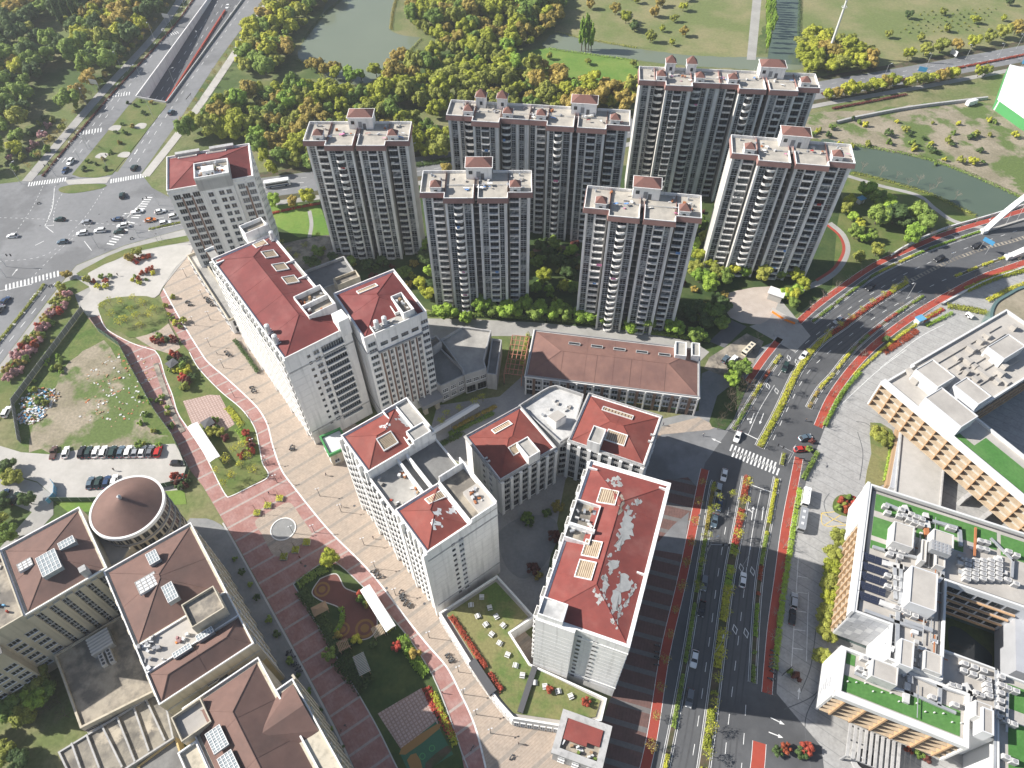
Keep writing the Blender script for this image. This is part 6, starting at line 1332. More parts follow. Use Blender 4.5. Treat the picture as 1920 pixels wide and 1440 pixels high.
for k in range(4):
    z_ = 4.0 + k*2.75
    q = MB(); q.box(0, Lf, -.75,1.0, z_, z_ + .28); b.add('timber_shelf', q, 'wood_slat')
    if k < 3 or 1:
        for i in range(nb):
            q = MB(); q.box(.0, st - .3,-.05,0,0,2.2); pm = _wc.setdefault(('sp', round(st, 2)), q.mesh('stone_panel',['stone_panel'])); inst('stone_panel', pm, b.root, (i*st + .15,.98, z_ + .3))
for i in range(3): # raking concrete legs
    x = 38 + i*7; q = MB(); q.box(x, x + 1.2,-3.5,2,0,3.9); b.add('support_fin', q, 'grey_wall')
# NW gable and east court side
for k in range(3):
    for i in range(9): b.put('E',3 + i*4.2,0.02,5 + k*3.2, win(3.6,2.2,3,'dark_frame','dark_glass',.06,.06, None, False),'window', ext=(0,22, fy, DW))
    q = MB(); q.box(22,22.5, fy, DW, 4.6 + k*3.2,4.9 + k*3.2); b.add('timber_rail', q, 'wood_fin')
# low concrete roof between the office blocks
o, o0, pts = poly_block('terrace_block','plain pale concrete roof slab between the two office blocks',[(1690,800),(1772,868),(1764,955),(1678,925)],4.0,'grey_wall','pale_concrete', par=.5)
q = MB(); A, B_ = Vector(P2(1664,912,2)), Vector(P2(1685,800,2)); u = B_ - A; q.box(0, u.length, -.5,.5,0,2.6); w_ = q.build('timber_wall','timber', None, (A.x, A.y, 0), math.atan2(u.y, u.x)); tag(w_, 'brown timber-clad garden wall beside the pale concrete roof','wall')
q = MB(); A, B_ = Vector(P2(1672,916,3)), Vector(P2(1692,800,3)); u = B_ - A; q.box(0, u.length, -.6,.6,0,3.4); w_ = q.build('glass_rooflight','alu_panel', None, (A.x, A.y, 0), math.atan2(u.y, u.x)); tag(w_, 'long bluish metal rooflight strip beside the brown garden wall','rooflight')
# rounded pavilion, right edge
o, o0, pts = poly_block('round_pavilion','rounded pavilion with bare roof and green patterned glass at the right edge', smooth([(1858,600),(1862,570),(1885,552),(1930,535),(2010,560),(2010,640),(1920,640),(1886,625)],4),7.0,'green_glass','bare_soil', par=.5, th=1.0)
# white hall, top right
o, o0, pts = poly_block('sports_hall','big white-roofed hall with green and white striped wall at the upper right',[(1893,122),(1870,187),(1921,223),(2120,345),(2140,180)],4.8,'hall_green','tarp_white', par=.15, th=.2)
q = MB(); q.prism([(x, y) for x, y in pts],4.7,5.2,0); q.build('roof','tarp_white', o)
A, B_ = Vector(P2(1870,187,4.8)) - o0, Vector(P2(2120,345,4.8)) - o0; u = B_ - A; an = math.atan2(u.y, u.x)
for i in range(26): q = MB(); q.box(0,.9,-.12,0,0,4.6); p = A + u*(i + .3)/26; q.build('wall_stripe','light_panel', o, (p.x, p.y, 0), an)
# ---------------- vegetation ----------------
def leaf_quad(b, c, nrm, s, rnd):
    a = nrm.orthogonal().normalized(); a.rotate(Matrix.Rotation(rnd.uniform(0,6.28),3, nrm)); d = nrm.cross(a)
    a = a*s; d = d*s*rnd.uniform(.6,1.0)
    n = len(b.v); b.v += [tuple(c - a), tuple(c - d*.8), tuple(c + a), tuple(c + d*.8)]; b.f.append((n, n + 1, n + 2, n + 3)); b.m.append(0)
def crown_mesh(seed, r, h, zc, nc, nl, s, m, spread=1.0, name='crown', core=.86):
    rnd = random.Random(seed); b = MB(); cl = []
    for i in range(nc):
        for _ in range(30):
            v = Vector((rnd.uniform(-1,1), rnd.uniform(-1,1), rnd.uniform(-.75,1)))
            if .35 < v.length < .86: break
        rr = rnd.uniform(.26,.44); cl.append((Vector((v.x*r, v.y*r, zc + v.z*h/2)), rr*r*spread, rr*h*.5*spread + .2))
    cl.append((Vector((0,0, zc)), r*.55, h*.3))
    for c, cr, ch in cl if core else ():
        for i in range(6):
            for j in range(-1,2):
                def pt(a, e): a *= 1.0472; e *= .7; return (c.x + cr*core*math.cos(a)*math.cos(e), c.y + cr*core*math.sin(a)*math.cos(e), c.z + ch*core*math.sin(e))
                b.face([pt(i, j - .5), pt(i + 1, j - .5), pt(i + 1, j + .5), pt(i, j + .5)])
            b.face([pt(i, 1.5), pt(i + 1,1.5),(c.x, c.y, c.z + ch*core)])
    for i in range(nl):
        c, cr, ch = cl[rnd.randrange(len(cl))]
        d = Vector((rnd.gauss(0,1), rnd.gauss(0,1), rnd.gauss(.35,1))).normalized()
        p = c + Vector((d.x*cr, d.y*cr, d.z*ch))*rnd.uniform(.8,1.06)
        n = (d + Vector((rnd.uniform(-.5,.5), rnd.uniform(-.5,.5), rnd.uniform(-.1,.6)))).normalized()
        leaf_quad(b, p, n, s*rnd.uniform(.6,1.25), rnd)
    return b.mesh(name, [m])
def trunk_mesh(seed, h, r, nb=5, spread=2.0, m='bark', tip=1.6):
    rnd = random.Random(seed); b = MB(); b.tube((0,0,0),(0,0, h*.55), r, r*.75,6); top = Vector((rnd.uniform(-.2,.2), rnd.uniform(-.2,.2), h)); b.tube((0,0, h*.55), top, r*.75, r*.4,6)
    for i in range(nb):
        a = 6.28*i/nb + rnd.uniform(-.4,.4); z0 = h*rnd.uniform(.5,.9); e = Vector((math.cos(a)*spread*rnd.uniform(.6,1), math.sin(a)*spread*rnd.uniform(.6,1), z0 + tip*rnd.uniform(.6,1.2))); b.tube((0,0, z0), e, r*.4, r*.12,4)
    return b.mesh('trunk',[m])
def bare_mesh(seed, h, r, m='pale_bark', up=1.0, spread=2.6):
    rnd = random.Random(seed); b = MB(); b.tube((0,0,0),(0,0, h*.4), r, r*.8,6)
    def grow(p, d, ln, rr, lv):
        q = p + d*ln; b.tube(p, q, rr, rr*.6,4 if lv < 2 else 3)
        if lv >= 3: return
        for k in range(3):
            nd = (d + Vector((rnd.uniform(-.75,.75), rnd.uniform(-.75,.75), rnd.uniform(-.1,.5)*up))).normalized(); grow(p + d*ln*rnd.uniform(.6,1), nd, ln*rnd.uniform(.6,.8), rr*.55, lv + 1)
    for k in range(5):
        a = 6.28*k/5 + rnd.uniform(-.3,.3); grow(Vector((0,0, h*rnd.uniform(.32,.42))), Vector((math.cos(a)*.7, math.sin(a)*.7,.9)).normalized(), h*.26, r*.6,0)
    return b.mesh('branches',[m])
CROWN = {}
def recolour(me, m):
    n = me.copy(); n.materials.clear(); n.materials.append(M(m)); return n
_cb = [crown_mesh(i, 3.6 + .3*(i % 3),5.6 + .5*(i % 2),4.6,16,1500,.40,'leaf_green') for i in range(5)]
for m in ('leaf_yellowgreen','leaf_green','leaf_dark','leaf_rust','leaf_bright','leaf_olive'): CROWN[m] = [recolour(x, m) for x in _cb]
TRUNK = [trunk_mesh(i, 4.2,.24) for i in range(3)]
def tree(name, label, x, y, m, sc=1.0, group=None, zs=1.0, z=0.0, rnd=random):
    t = thing(name, label, 'tree',(x, y, z), rnd.uniform(0,6.28), group); t.scale = (sc, sc, sc*zs)
    inst('trunk', TRUNK[rnd.randrange(3)], t); inst('crown', CROWN[m][rnd.randrange(5)], t)
    return t
def scatter(poly, dmin, seed, avoid=(), n=4000, keep=1.0):
    """random points at least dmin apart inside a world polygon"""
    rnd = random.Random(seed); xs = [p[0] for p in poly]; ys = [p[1] for p in poly]; out = []; g = {}
    for _ in range(n):
        x, y = rnd.uniform(min(xs), max(xs)), rnd.uniform(min(ys), max(ys))
        if not in_poly(x, y, poly) or any(in_poly(x, y, a) for a in avoid): continue
        k = (int(x // dmin), int(y // dmin))
        if any((x - a) ** 2 + (y - c) ** 2 < dmin*dmin for i in (-1,0,1) for j in (-1,0,1) for a, c in g.get((k[0] + i, k[1] + j),())): continue
        g.setdefault(k, []).append((x, y))
        if rnd.random() <= keep: out.append((x, y))
    return out
LAKE = PP([(640,-30),(600,36),(567,78),(560,112),(590,126),(625,158),(672,158),(704,150),(758,104),(792,72),(733,56),(740,-30)])
KIND = {'leaf_yellowgreen': 'yellow-green','leaf_green': 'mid-green','leaf_dark': 'dark green','leaf_rust': 'rust-tinged','leaf_bright': 'bright green','leaf_olive': 'olive'}
def wood(px, place, dmin, seed, mix, sc=(.85,1.25), avoid=(), keep=1.0, zs=1.0):
    rnd = random.Random(seed); ks = list(mix); ws = [mix[k] for k in ks]
    for i, (x, y) in enumerate(sorted((p for p in scatter(PP(px), dmin, seed, avoid, keep=keep) if seen(*p)), key=lambda p: proj(*p)[0])):
        m = rnd.choices(ks, ws)[0]; tree('broadleaf_tree', nth('%s tree %s' % (KIND[m], place), i), x, y, m, rnd.uniform(*sc),'trees ' + place, zs, rnd=rnd)
wood([(1495,75),(1540,66),(1600,98),(1638,112),(1632,134),(1500,142)],'in the clump at the foot of the mast',5.4,4, {'leaf_yellowgreen': 5,'leaf_olive': 3,'leaf_rust': 2})
wood([(580,128),(680,150),(672,160),(590,140)],'on the near shore of the lake',5,7, {'leaf_rust': 3,'leaf_bright': 2,'leaf_yellowgreen': 3}, sc=(.8,1.05))
wood([(700,150),(760,104),(775,110),(720,160)],'on the right shore of the lake',5.4,8, {'leaf_yellowgreen': 3,'leaf_rust': 2}, sc=(.8,1.1))
wood([(1180,-20),(1300,-20),(1290,70),(1240,95),(1190,70)],'dotted over the dry field behind the canal',12,10, {'leaf_rust': 4,'leaf_yellowgreen': 3,'leaf_olive': 2}, sc=(.45,.95), keep=.7)
wood([(1100,-20),(1200,-20),(1190,60),(1110,50)],'near the bend of the canal',10,11, {'leaf_rust': 3,'leaf_yellowgreen': 2,'leaf_dark': 1}, sc=(.6,1.0), keep=.6)
wood([(1020,100),(1190,120),(1190,165),(1080,165)],'standing alone on the bright meadow',20,12, {'leaf_olive': 2,'leaf_yellowgreen': 2}, sc=(.4,.6), keep=.7)
wood([(1640,20),(1900,10),(1880,60),(1700,90),(1640,60)],'scattered over the right-hand field',17,13, {'leaf_olive': 3,'leaf_dark': 2,'leaf_yellowgreen': 2}, sc=(.3,.7), keep=.7)
def woodmass(px, label, dmin, seed, mix, sc=(.75,1.6), avoid=()):
    rnd = random.Random(seed); ks = list(mix); ws = [mix[k] for k in ks]; V = []; F = []; MI = []; n0 = 0
    src = [([v.co.copy() for v in me.vertices],[tuple(p.vertices) for p in me.polygons]) for me in _cl]
    for x, y in scatter(PP(px), dmin, seed, avoid, 9000):
        k = rnd.choices(range(len(ks)), ws)[0]; vs, fs = src[rnd.randrange(len(src))]; s = rnd.uniform(*sc); a = rnd.uniform(0,6.28); ca, sa = math.cos(a)*s, math.sin(a)*s; sz = s*rnd.uniform(.9,1.2)
        V += [(x + v.x*ca - v.y*sa, y + v.x*sa + v.y*ca, v.z*sz) for v in vs]; F += [tuple(i + n0 for i in f) for f in fs]; MI += [k]*len(fs); n0 += len(vs)
    me = bpy.data.meshes.new('woodland'); me.from_pydata(V, [], F)
    for k in ks: me.materials.append(M(k))
    me.polygons.foreach_set('material_index', MI); me.update(); o = inst('woodland', me); tag(o, label, 'trees', kind='stuff')
_cl = [crown_mesh(200 + i, 3.7,5.8,4.6,16,900,.46,'leaf_green') for i in range(5)]
def trees_at(pts, place, ms, sc=(.8,1.1), seed=1, name='broadleaf_tree', zs=1.0):
    rnd = random.Random(seed)
    for i, (x, y) in enumerate(sorted(pts)):
        p = P2(x, y); m = ms[i % len(ms)]; tree(name, nth('%s tree %s' % (KIND[m], place), i), p[0], p[1], m, rnd.uniform(*sc),'trees ' + place, zs, rnd=rnd)
woodmass([(470,70),(520,0),(635,-20),(585,35),(550,78),(540,118),(515,150),(450,140)],'dense wood on the bank between the avenue and the lake',6.0,1, {'leaf_yellowgreen': 4,'leaf_green': 3,'leaf_rust': 2,'leaf_olive': 3}, avoid=[LAKE])
woodmass([(365,240),(420,195),(460,188),(590,182),(700,192),(720,225),(790,240),(850,262),(850,296),(775,298),(700,308),(580,322),(500,330),(490,300),(470,270),(350,262)],'dense wood behind the red corner block',5.6,2, {'leaf_yellowgreen': 7,'leaf_green': 4,'leaf_rust': 2,'leaf_olive': 3,'leaf_bright': 1})
woodmass([(1060,-20),(1050,40),(1010,75),(975,100),(965,125),(1005,155),(1050,168),(1120,190),(1000,215),(870,205),(820,230),(760,205),(700,190),(745,155),(795,125),(838,90),(775,55),(765,-20)],'broad rust and yellow-green wood between the lake and the meadow',5.8,3, {'leaf_yellowgreen': 5,'leaf_green': 2.5,'leaf_rust': 4,'leaf_olive': 4,'leaf_bright': 1}, avoid=[LAKE])
woodmass([(165,50),(215,5),(290,0),(270,60),(215,105),(170,95)],'dense tree clump above the avenue pavement',5.6,6, {'leaf_yellowgreen': 4,'leaf_rust': 4,'leaf_olive': 2})
woodmass([(1000,150),(1190,175),(1190,215),(1040,215),(1010,190)],'tree belt behind the middle long tower',5.6,9, {'leaf_rust': 4,'leaf_yellowgreen': 3,'leaf_olive': 2})
woodmass([(-60,-30),(330,-30),(285,62),(165,178),(50,300),(-60,340)],'dark green park wood left of the avenue',7.6,5, {'leaf_green': 6,'leaf_yellowgreen': 2,'leaf_rust': 1,'leaf_olive': 1.5,'leaf_dark': 5}, sc=(.95,1.6), avoid=[PP([(60,165),(110,120),(170,130),(160,170),(110,240),(70,300),(50,240)]), PP([(70,40),(140,40),(130,90),(80,80)])])
trees_at([(1700,112),(1730,106),(1760,100),(1790,96),(1820,90),(1850,80),(1875,72),(1900,66),(1925,60)],'along the far side of the cross road',['leaf_yellowgreen','leaf_olive','leaf_olive','leaf_rust'],(.8,1.15),3)
trees_at([(1548,186),(1566,184),(1585,180),(1602,178),(1620,174),(1638,172),(1655,168),(1668,164),(1700,165),(1722,160),(1742,156),(1762,154),(1782,150),(1832,145),(1846,142)],'along the near side of the cross road',['leaf_yellowgreen','leaf_rust','leaf_yellowgreen','leaf_yellowgreen','leaf_olive'],(.75,1.05),4)
trees_at([(516,388),(550,388),(580,382),(838,330),(700,330)],'beside the cross road next to the corner tower',['leaf_bright','leaf_rust','leaf_yellowgreen'],(.7,.95),5)
trees_at([(838,596),(872,606),(925,590),(950,596),(985,583),(1010,590),(1035,596),(1062,600),(1090,606),(1130,606),(1182,622),(1212,618),(1262,626),(1306,634),(905,588),(965,590),(1000,598),(1050,592)],'in the hedge row along the service lane',['leaf_bright','leaf_bright','leaf_bright','leaf_green'],(.75,1.05),6)
trees_at([(1568,1018),(1560,1046),(1556,1075),(1550,1102),(1546,1128),(1544,1158),(1546,1188),(1540,1236)],'in the clipped row beside the white office block',['leaf_olive','leaf_olive','leaf_yellowgreen'],(.72,.86),7, zs=.8)
trees_at([(1652,830),(1640,822)],'at the corner of the timber egg-crate block',['leaf_olive'],(.7,.8),8, zs=.8)
trees_at([(1692,430),(1712,412),(1672,420),(1730,430),(1700,455),(1660,400),(1640,390),(1620,372),(1640,420)],'in the riverside park',['leaf_bright','leaf_green','leaf_green','leaf_bright','leaf_dark','leaf_dark'],(.9,1.3),9)
trees_at([(1580,400),(1596,415),(1608,430),(1600,448),(1616,455),(1588,385),(1630,450),(1640,480),(1605,490)],'beside the estate path next to the river tower',['leaf_olive','leaf_yellowgreen','leaf_bright','leaf_green'],(.6,.9),10)
trees_at([(1300,470),(1310,490),(1330,500),(1345,520),(1360,530),(1310,530),(1375,515),(1330,545),(1395,520),(1425,525),(1490,528),(1460,520),(1300,515),(1320,460),(1330,440),(1310,430)],'between the shop tower and the river tower',['leaf_bright','leaf_olive','leaf_green','leaf_yellowgreen'],(.65,1.0),11)
trees_at([(1310,590),(1335,600),(1350,615),(1320,615),(1350,590),(1290,600),(1300,640),(1345,575)],'around the sunken tennis court',['leaf_dark','leaf_green','leaf_dark'],(.75,1.05),12)
trees_at([(1480,562),(1492,552),(1505,545),(1486,575),(1470,560)],'beside the estate gate',['leaf_bright','leaf_yellowgreen','leaf_green'],(.6,.8),13)
trees_at([(1380,705),(1370,720),(1392,700)],'at the corner of the shop car park',['leaf_bright','leaf_green'],(.7,.9),14)
trees_at([(808,520),(800,495),(795,470),(792,545),(806,560),(815,545)],'left of the lane-side tower',['leaf_yellowgreen','leaf_bright','leaf_dark'],(.65,.85),15)
trees_at([(1010,500),(1030,480),(1012,470),(1050,500),(1060,520),(1070,480),(1040,465),(1020,530),(1055,545),(1075,550),(1030,550),(1005,550),(1085,500)],'in the garden between the two front towers',['leaf_bright','leaf_green','leaf_dark','leaf_yellowgreen','leaf_dark'],(.55,.9),16)
trees_at([(600,480),(625,490),(660,500),(690,505),(720,500),(590,500),(760,520),(640,470)],'in the shade below the corner tower',['leaf_dark','leaf_green','leaf_dark'],(.6,.95),17)
trees_at([(62,1262),(85,1280),(40,1300),(30,1335),(55,1350),(85,1245),(12,1250),(5,1300),(20,1420),(50,1430),(-10,1380),(100,1300),(75,1320)],'beside the lower-left annexes',['leaf_green','leaf_bright','leaf_dark','leaf_olive'],(.7,1.0),18)
trees_at([(20,880),(35,905),(5,900),(15,950),(5,985),(25,1010),(60,945)],'by the access road at the left edge',['leaf_green','leaf_olive','leaf_dark','leaf_dark'],(.55,.8),19)
p = P2(620,1058); tree('plaza_tree','lone round green tree at the top corner of the playground garden', *p, 'leaf_yellowgreen',.82)
trees_at([(130,520),(120,545),(245,490),(262,480),(165,530)],'on the forecourt lawn by the intersection',['leaf_olive','leaf_rust'],(.35,.55),20)
trees_at([(180,75),(205,62),(215,120),(225,100),(250,92),(265,78),(282,60),(200,145),(190,160),(160,190),(145,205),(120,245),(100,265)],'in the slope planting beside the avenue pavement',['leaf_rust','leaf_olive','leaf_yellowgreen'],(.4,.6),21)
# slim trees
_sl = [crown_mesh(60 + i, 1.5,11,7.0,20,1100,.28,'leaf_bright',.7) for i in range(2)]; _sd = [recolour(x, 'leaf_dark') for x in _sl]; _st = trunk_mesh(5,9,.2,0)
def slim(pts, label, group, mes, sc=(.8,1.1), seed=2):
    rnd = random.Random(seed)
    for i, (x, y) in enumerate(sorted(pts, key=lambda p: p[1])):
        p = P2(x, y); t = thing('slender_tree', nth(label, i, 'top'),'tree',(*p, 0), rnd.uniform(0,6), group); s = rnd.uniform(*sc); t.scale = (s, s, s); inst('trunk', _st, t); inst('crown', mes[rnd.randrange(len(mes))], t)
slim([(1090,96),(1097,97),(1103,95),(1108,98),(1098,92)],'tall slender pale green tree standing in the canal bend','slender trees at the canal bend', _sl, (1.2,1.6))
slim([(1436,8 + 9*k) for k in range(11)] + [(1446,4 + 9*k) for k in range(8)],'slender green tree in the row between the path and the straight canal','row of slender trees along the straight canal', _sl, (.7,1.0))
slim([(120,40),(135,52),(150,45),(160,30),(172,20),(142,22),(125,60),(105,30)],'tall dark slender tree in the park left of the avenue','dark slender trees in the park', _sd, (1.1,1.5))
# bare and budding street trees
_br = [bare_mesh(i, 5.2,.09) for i in range(4)]; _bd = [recolour(x, 'bark') for x in _br]
_bud = [crown_mesh(80 + i, 2.0,3.2,4.2,14,170,.2,'leaf_lime',1.0, core=0) for i in range(3)]; _budg = [recolour(x, 'leaf_yellowgreen') for x in _bud]; _budr = [recolour(x, 'leaf_rust') for x in _bud]
def street(pts, label, group, bud=None, sc=(.7,1.0), seed=3, z=.15, dark=False):
    rnd = random.Random(seed)
    for i, (x, y) in enumerate(sorted(pts)):
        p = P2(x, y); t = thing('street_tree', nth(label, i),'tree',(*p, z), rnd.uniform(0,6), group); s = rnd.uniform(*sc); t.scale = (s, s, s); inst('branches',(_bd if dark else _br)[rnd.randrange(4)], t)
        if bud: inst('leaves', bud[rnd.randrange(3)], t)
def along(px, step, jit=0, n=6): return [(x, y) for x, y, a in walk(wline(px), step) if seen(x, y)]
def street_w(pts, *a, **k):
    rnd = random.Random(k.pop('seed',3)); label, group, bud, sc = a
    for i, (x, y) in enumerate(pts):
        t = thing('street_tree', nth(label, i, 'below'),'tree',(x, y, .15), rnd.uniform(0,6), group); s = rnd.uniform(*sc); t.scale = (s, s, s); inst('branches', _br[rnd.randrange(4)], t)
        if bud: inst('leaves', bud[rnd.randrange(3)], t)
street_w(along(STRIPS['med'][0],6.0),'budding young tree in the central reservation below the crossing','young trees on the lower central reservation', _bud, (.7,.95))
street_w(along(STRIPS['nmed'][0],6.5),'budding young tree in the central reservation above the crossing','young trees on the upper central reservation', _bud, (.6,.85), seed=4)
street_w(along(RED['a'][0],7.0),'nearly bare young tree in the cycle lane beside the long white block','young trees beside the long white block', _budr, (.65,.9), seed=5)
street_w(along(STRIPS['sw'][0],8.0)[6:],'budding young tree in the left verge of the main road','young trees in the left verge of the main road', _budg, (.6,.85), seed=6)
street_w(along(RED['d'][0],7.0),'bare young tree in the cycle lane beside the campus parking','bare trees beside the campus parking', None, (.75,1.0), seed=7)
street_w(along(RED['e'][0],7.5),'bare young tree along the upper campus cycle lane','bare trees along the upper campus cycle lane', None, (.75,1.0), seed=8)
street_w(along(RED['c'][0],8.0),'bare young tree along the cycle lane below the river tower','bare trees below the river tower', None, (.75,1.0), seed=9)
street_w(along(STRIPS['ne'][0],8.0),'bare tree in the right-hand verge of the upper main road','bare trees in the upper right verge', None, (.7,.95), seed=10)
street_w(along(STRIPS['nw'][0],7.0),'bare tree in the left-hand verge of the upper main road','bare trees in the upper left verge', None, (.7,.95), seed=11)
street_w(along([(60,322),(185,172),(300,42),(345,-15)],9),'small rust-leaved tree on the pavement left of the avenue','small trees on the pavement left of the avenue', _budr, (.7,.9), seed=12)
street_w(along([(345,235),(425,118),(500,5)],9),'small rust-leaved tree on the pavement right of the avenue','small trees on the pavement right of the avenue', _budr, (.7,.9), seed=13)
street([(200,585),(215,600),(232,575),(250,590),(262,605),(240,610),(275,580),(285,600),(228,615),(255,568),(295,590),(210,575),(268,620)],'thin young tree in the grove on the round lawn','thin trees in the round lawn grove', _bud, (.75,1.0),14)
street([(455,880),(470,865),(480,890),(440,900),(425,915),(410,890),(445,850),(462,845),(430,870)],'thin budding tree on the lower end of the promenade garden','thin trees at the lower end of the promenade garden', _bud, (.7,.95),15)
street([(1370,760),(1362,775),(1385,745),(1352,790),(1378,770),(1345,805),(1390,730),(1366,748),(1400,735)],'bare tangled tree in the corner bed beside the shops','bare trees in the corner bed', None, (.9,1.3),16, dark=True)
street([(1680,335),(1720,345),(1755,352),(1790,375),(1650,330),(1615,322),(1700,350),(1740,362)],'bare willow on the near bank of the river','bare willows along the river', None, (.8,1.1),17)
street([(100,1290),(115,1320),(130,1345),(95,1330)],'bare shrubby tree beside the stained flat roof','bare trees beside the stained flat roof', None, (.8,1.1),18, dark=True)
street([(545,480),(530,470),(560,490),(600,450),(575,470)],'leafless tree in the back lane behind the longest block','leafless trees in the back lane', _budg, (.7,1.0),19)
street([(560,195),(575,205),(740,195),(750,205)],'grey leafless tree on the grass by the lake wood','leafless trees by the lake wood', None, (1.0,1.4),20)
street([(1345,690),(1420,640)],'small bare tree beside the shop car park','bare trees beside the shop car park', None, (.8,1.0),21)
street([(1370,935),(1345,940),(1340,960)],'small bare tree among the parked cars at the crossing','bare trees among the parked cars', _budg, (.7,.9),22)
street([(838,785),(862,775),(890,765),(905,755),(830,800)],'small young tree beside the long white alley canopy','young trees beside the alley canopy', _budg, (.7,.9),23)
# planter saplings on the plaza
for i, px in enumerate(((483,963),(503,949),(525,936),(533,1045),(555,1032),(576,1018))):
    p = P2(*px); t = thing('planter_tree', nth('clipped lime green square planter around the oval plaza', i),'tree',(*p, .05),0,'sapling planters around the oval plaza')
    q = MB(); q.prism([(-1,-1),(1,-1),(1,1),(-1,1)],0,.45); q.build('planter','kerb_stone', t); rnd = random.Random(px[0]); lb = MB()
    for k in range(260): leaf_quad(lb, Vector((rnd.uniform(-1,1), rnd.uniform(-1,1), rnd.uniform(.4,.95))), Vector((rnd.uniform(-.5,.5), rnd.uniform(-.5,.5),1)).normalized(),.17, rnd)
    lb.build('clipped_hedge','leaf_lime', t)
    if px[0] != 576: q = MB(); q.tube((0,0,.4),(.1,0,5.2),.07,.03,5); [q.tube((0,0,3 + k*.5),(math.cos(k)*.9, math.sin(k)*.9,4 + k*.4),.03,.01,3) for k in range(5)]; q.build('trunk','bark', t)
# hedges and beds
def hedge(name, label, line, w, h, m, group=None, dens=9.0, s=.2, z=.15, cat='hedge', gap=0.0, seed=1, core=True):
    """strip of clipped or loose leaves following a world polyline"""
    rnd = random.Random(seed); b = MB(); pts = walk(line, .5)
    for x, y, a in pts:
        if gap and math.sin(x*.31 + y*.23) > 1 - gap: continue
        for k in range(int(dens*w*.5) + 1):
            o = rnd.uniform(-w/2, w/2); t = rnd.uniform(-.3,.3); hh = h*(1 - .5*(2*o/w) ** 4)*rnd.uniform(.55,1.1)
            leaf_quad(b, Vector((x - math.sin(a)*o + math.cos(a)*t, y + math.cos(a)*o + math.sin(a)*t, z + hh)), Vector((-math.sin(a)*o*.8 + rnd.uniform(-.6,.6), math.cos(a)*o*.8 + rnd.uniform(-.6,.6),.8)).normalized(), s*rnd.uniform(.7,1.4), rnd)
    if not b.f: return
    if core:
        for (x, y, a),(x2, y2, a2) in zip(pts, pts[1:]):
            if rnd.random() < .12 or gap and math.sin(x*.31 + y*.23) > 1 - gap: continue
            ww = w*rnd.uniform(.25,.42); hh = z + h*rnd.uniform(.45,.75); n1 = (-math.sin(a)*ww, math.cos(a)*ww); n2 = (-math.sin(a2)*ww, math.cos(a2)*ww)
            A, B_, D_, E_ = (x + n1[0], y + n1[1]),(x2 + n2[0], y2 + n2[1]),(x2 - n2[0], y2 - n2[1]),(x - n1[0], y - n1[1])
            b.face([(*A, hh),(*E_, hh),(*D_, hh),(*B_, hh)]); b.face([(*A, z),(*A, hh),(*B_, hh),(*B_, z)]); b.face([(*D_, z),(*D_, hh),(*E_, hh),(*E_, z)])
    o = b.build(name, m); tag(o, label, cat, group)
    return o
def seg(line, a, c): n = len(line); return line[int(n*a):max(int(n*c), int(n*a) + 2)]
mixes = {'med': ['leaf_lime','leaf_yellowgreen','leaf_lime','leaf_bright','leaf_red','leaf_red'],'nmed': ['leaf_lime','leaf_lime','leaf_lime','leaf_red','leaf_red','leaf_lime'],'sw': ['leaf_lime','leaf_green','leaf_green','leaf_green','leaf_rust','leaf_yellowgreen'],'se': ['leaf_green','leaf_bright','leaf_red','leaf_green','leaf_lime','leaf_lime'],'nw': ['leaf_green','leaf_green','leaf_lime','leaf_red','leaf_lime'],'nw2': ['leaf_green','leaf_green','leaf_green','leaf_lime','leaf_bright','leaf_bright'],'ne': ['leaf_rust','leaf_lime','leaf_lime','leaf_green','leaf_red','leaf_green'],'ne2': ['leaf_lime','leaf_lime'],'stub': ['leaf_olive']}
place = {'med': 'in the central reservation below the crossing','nmed': 'in the central reservation above the crossing','sw': 'in the left verge below the crossing','se': 'in the right verge below the crossing','nw': 'in the left verge just above the crossing','nw2': 'in the left verge towards the bridge','ne': 'in the right verge above the crossing','ne2': 'in the right verge at the bridge foot','stub': 'on the small island by the crossing'}
CN = {'leaf_lime': 'lime yellow','leaf_yellowgreen': 'yellow-green','leaf_bright': 'bright green','leaf_red': 'red','leaf_green': 'dark green','leaf_rust': 'rusty','leaf_olive': 'olive','leaf_dark': 'deep green','leaf_pink': 'pink','leaf_wine': 'wine red'}
ORD = ['first','second','third','fourth','fifth','sixth']
for k, ms in mixes.items():
    ln = wline(STRIPS[k][0]); n = len(ms)
    for i, m in enumerate(ms): hedge('hedge','%s hedge, %s stretch %s' % (CN[m], ORD[i], place[k]), seg(ln, i/n, (i + 1)/n + .02), STRIPS[k][1] - .3,.75, m, 'hedges along the main road',16,.2,.18, gap=.12 if k != 'nmed' else 0, seed=i)
hedge('hedge','long green hedge strip between the campus cycle lane and its parking bays', wline([(1452,1255),(1466,1130),(1478,1050),(1492,960),(1500,915)]),1.8,.6,'leaf_bright','campus hedges',12,.2)
hedge('hedge','tall dark green hedge at the campus entrance below the crossing', wline([(1505,900),(1518,875),(1532,850)]),1.6,1.2,'leaf_green','campus hedges',16,.22)
hedge('hedge','dark green hedge at the campus entrance above the crossing', wline([(1545,800),(1560,770),(1580,735),(1612,700)]),1.5,1.1,'leaf_bright','campus hedges',16,.22)
hedge('hedge','lime hedge strip along the campus cycle lane above the entrance', wline([(1600,705),(1640,668),(1690,628),(1740,595),(1765,580)]),1.2,.6,'leaf_lime','campus hedges',14,.2)
hedge('hedge','red azalea bed beside the lime campus hedge', wline([(1655,662),(1690,640),(1720,620)]),3.0,.5,'leaf_red','campus hedges',12,.2)
hedge('hedge','small red azalea bed beside the blue kiosk', wline([(1728,602),(1768,580)]),2.2,.5,'leaf_red','campus hedges',12,.2)
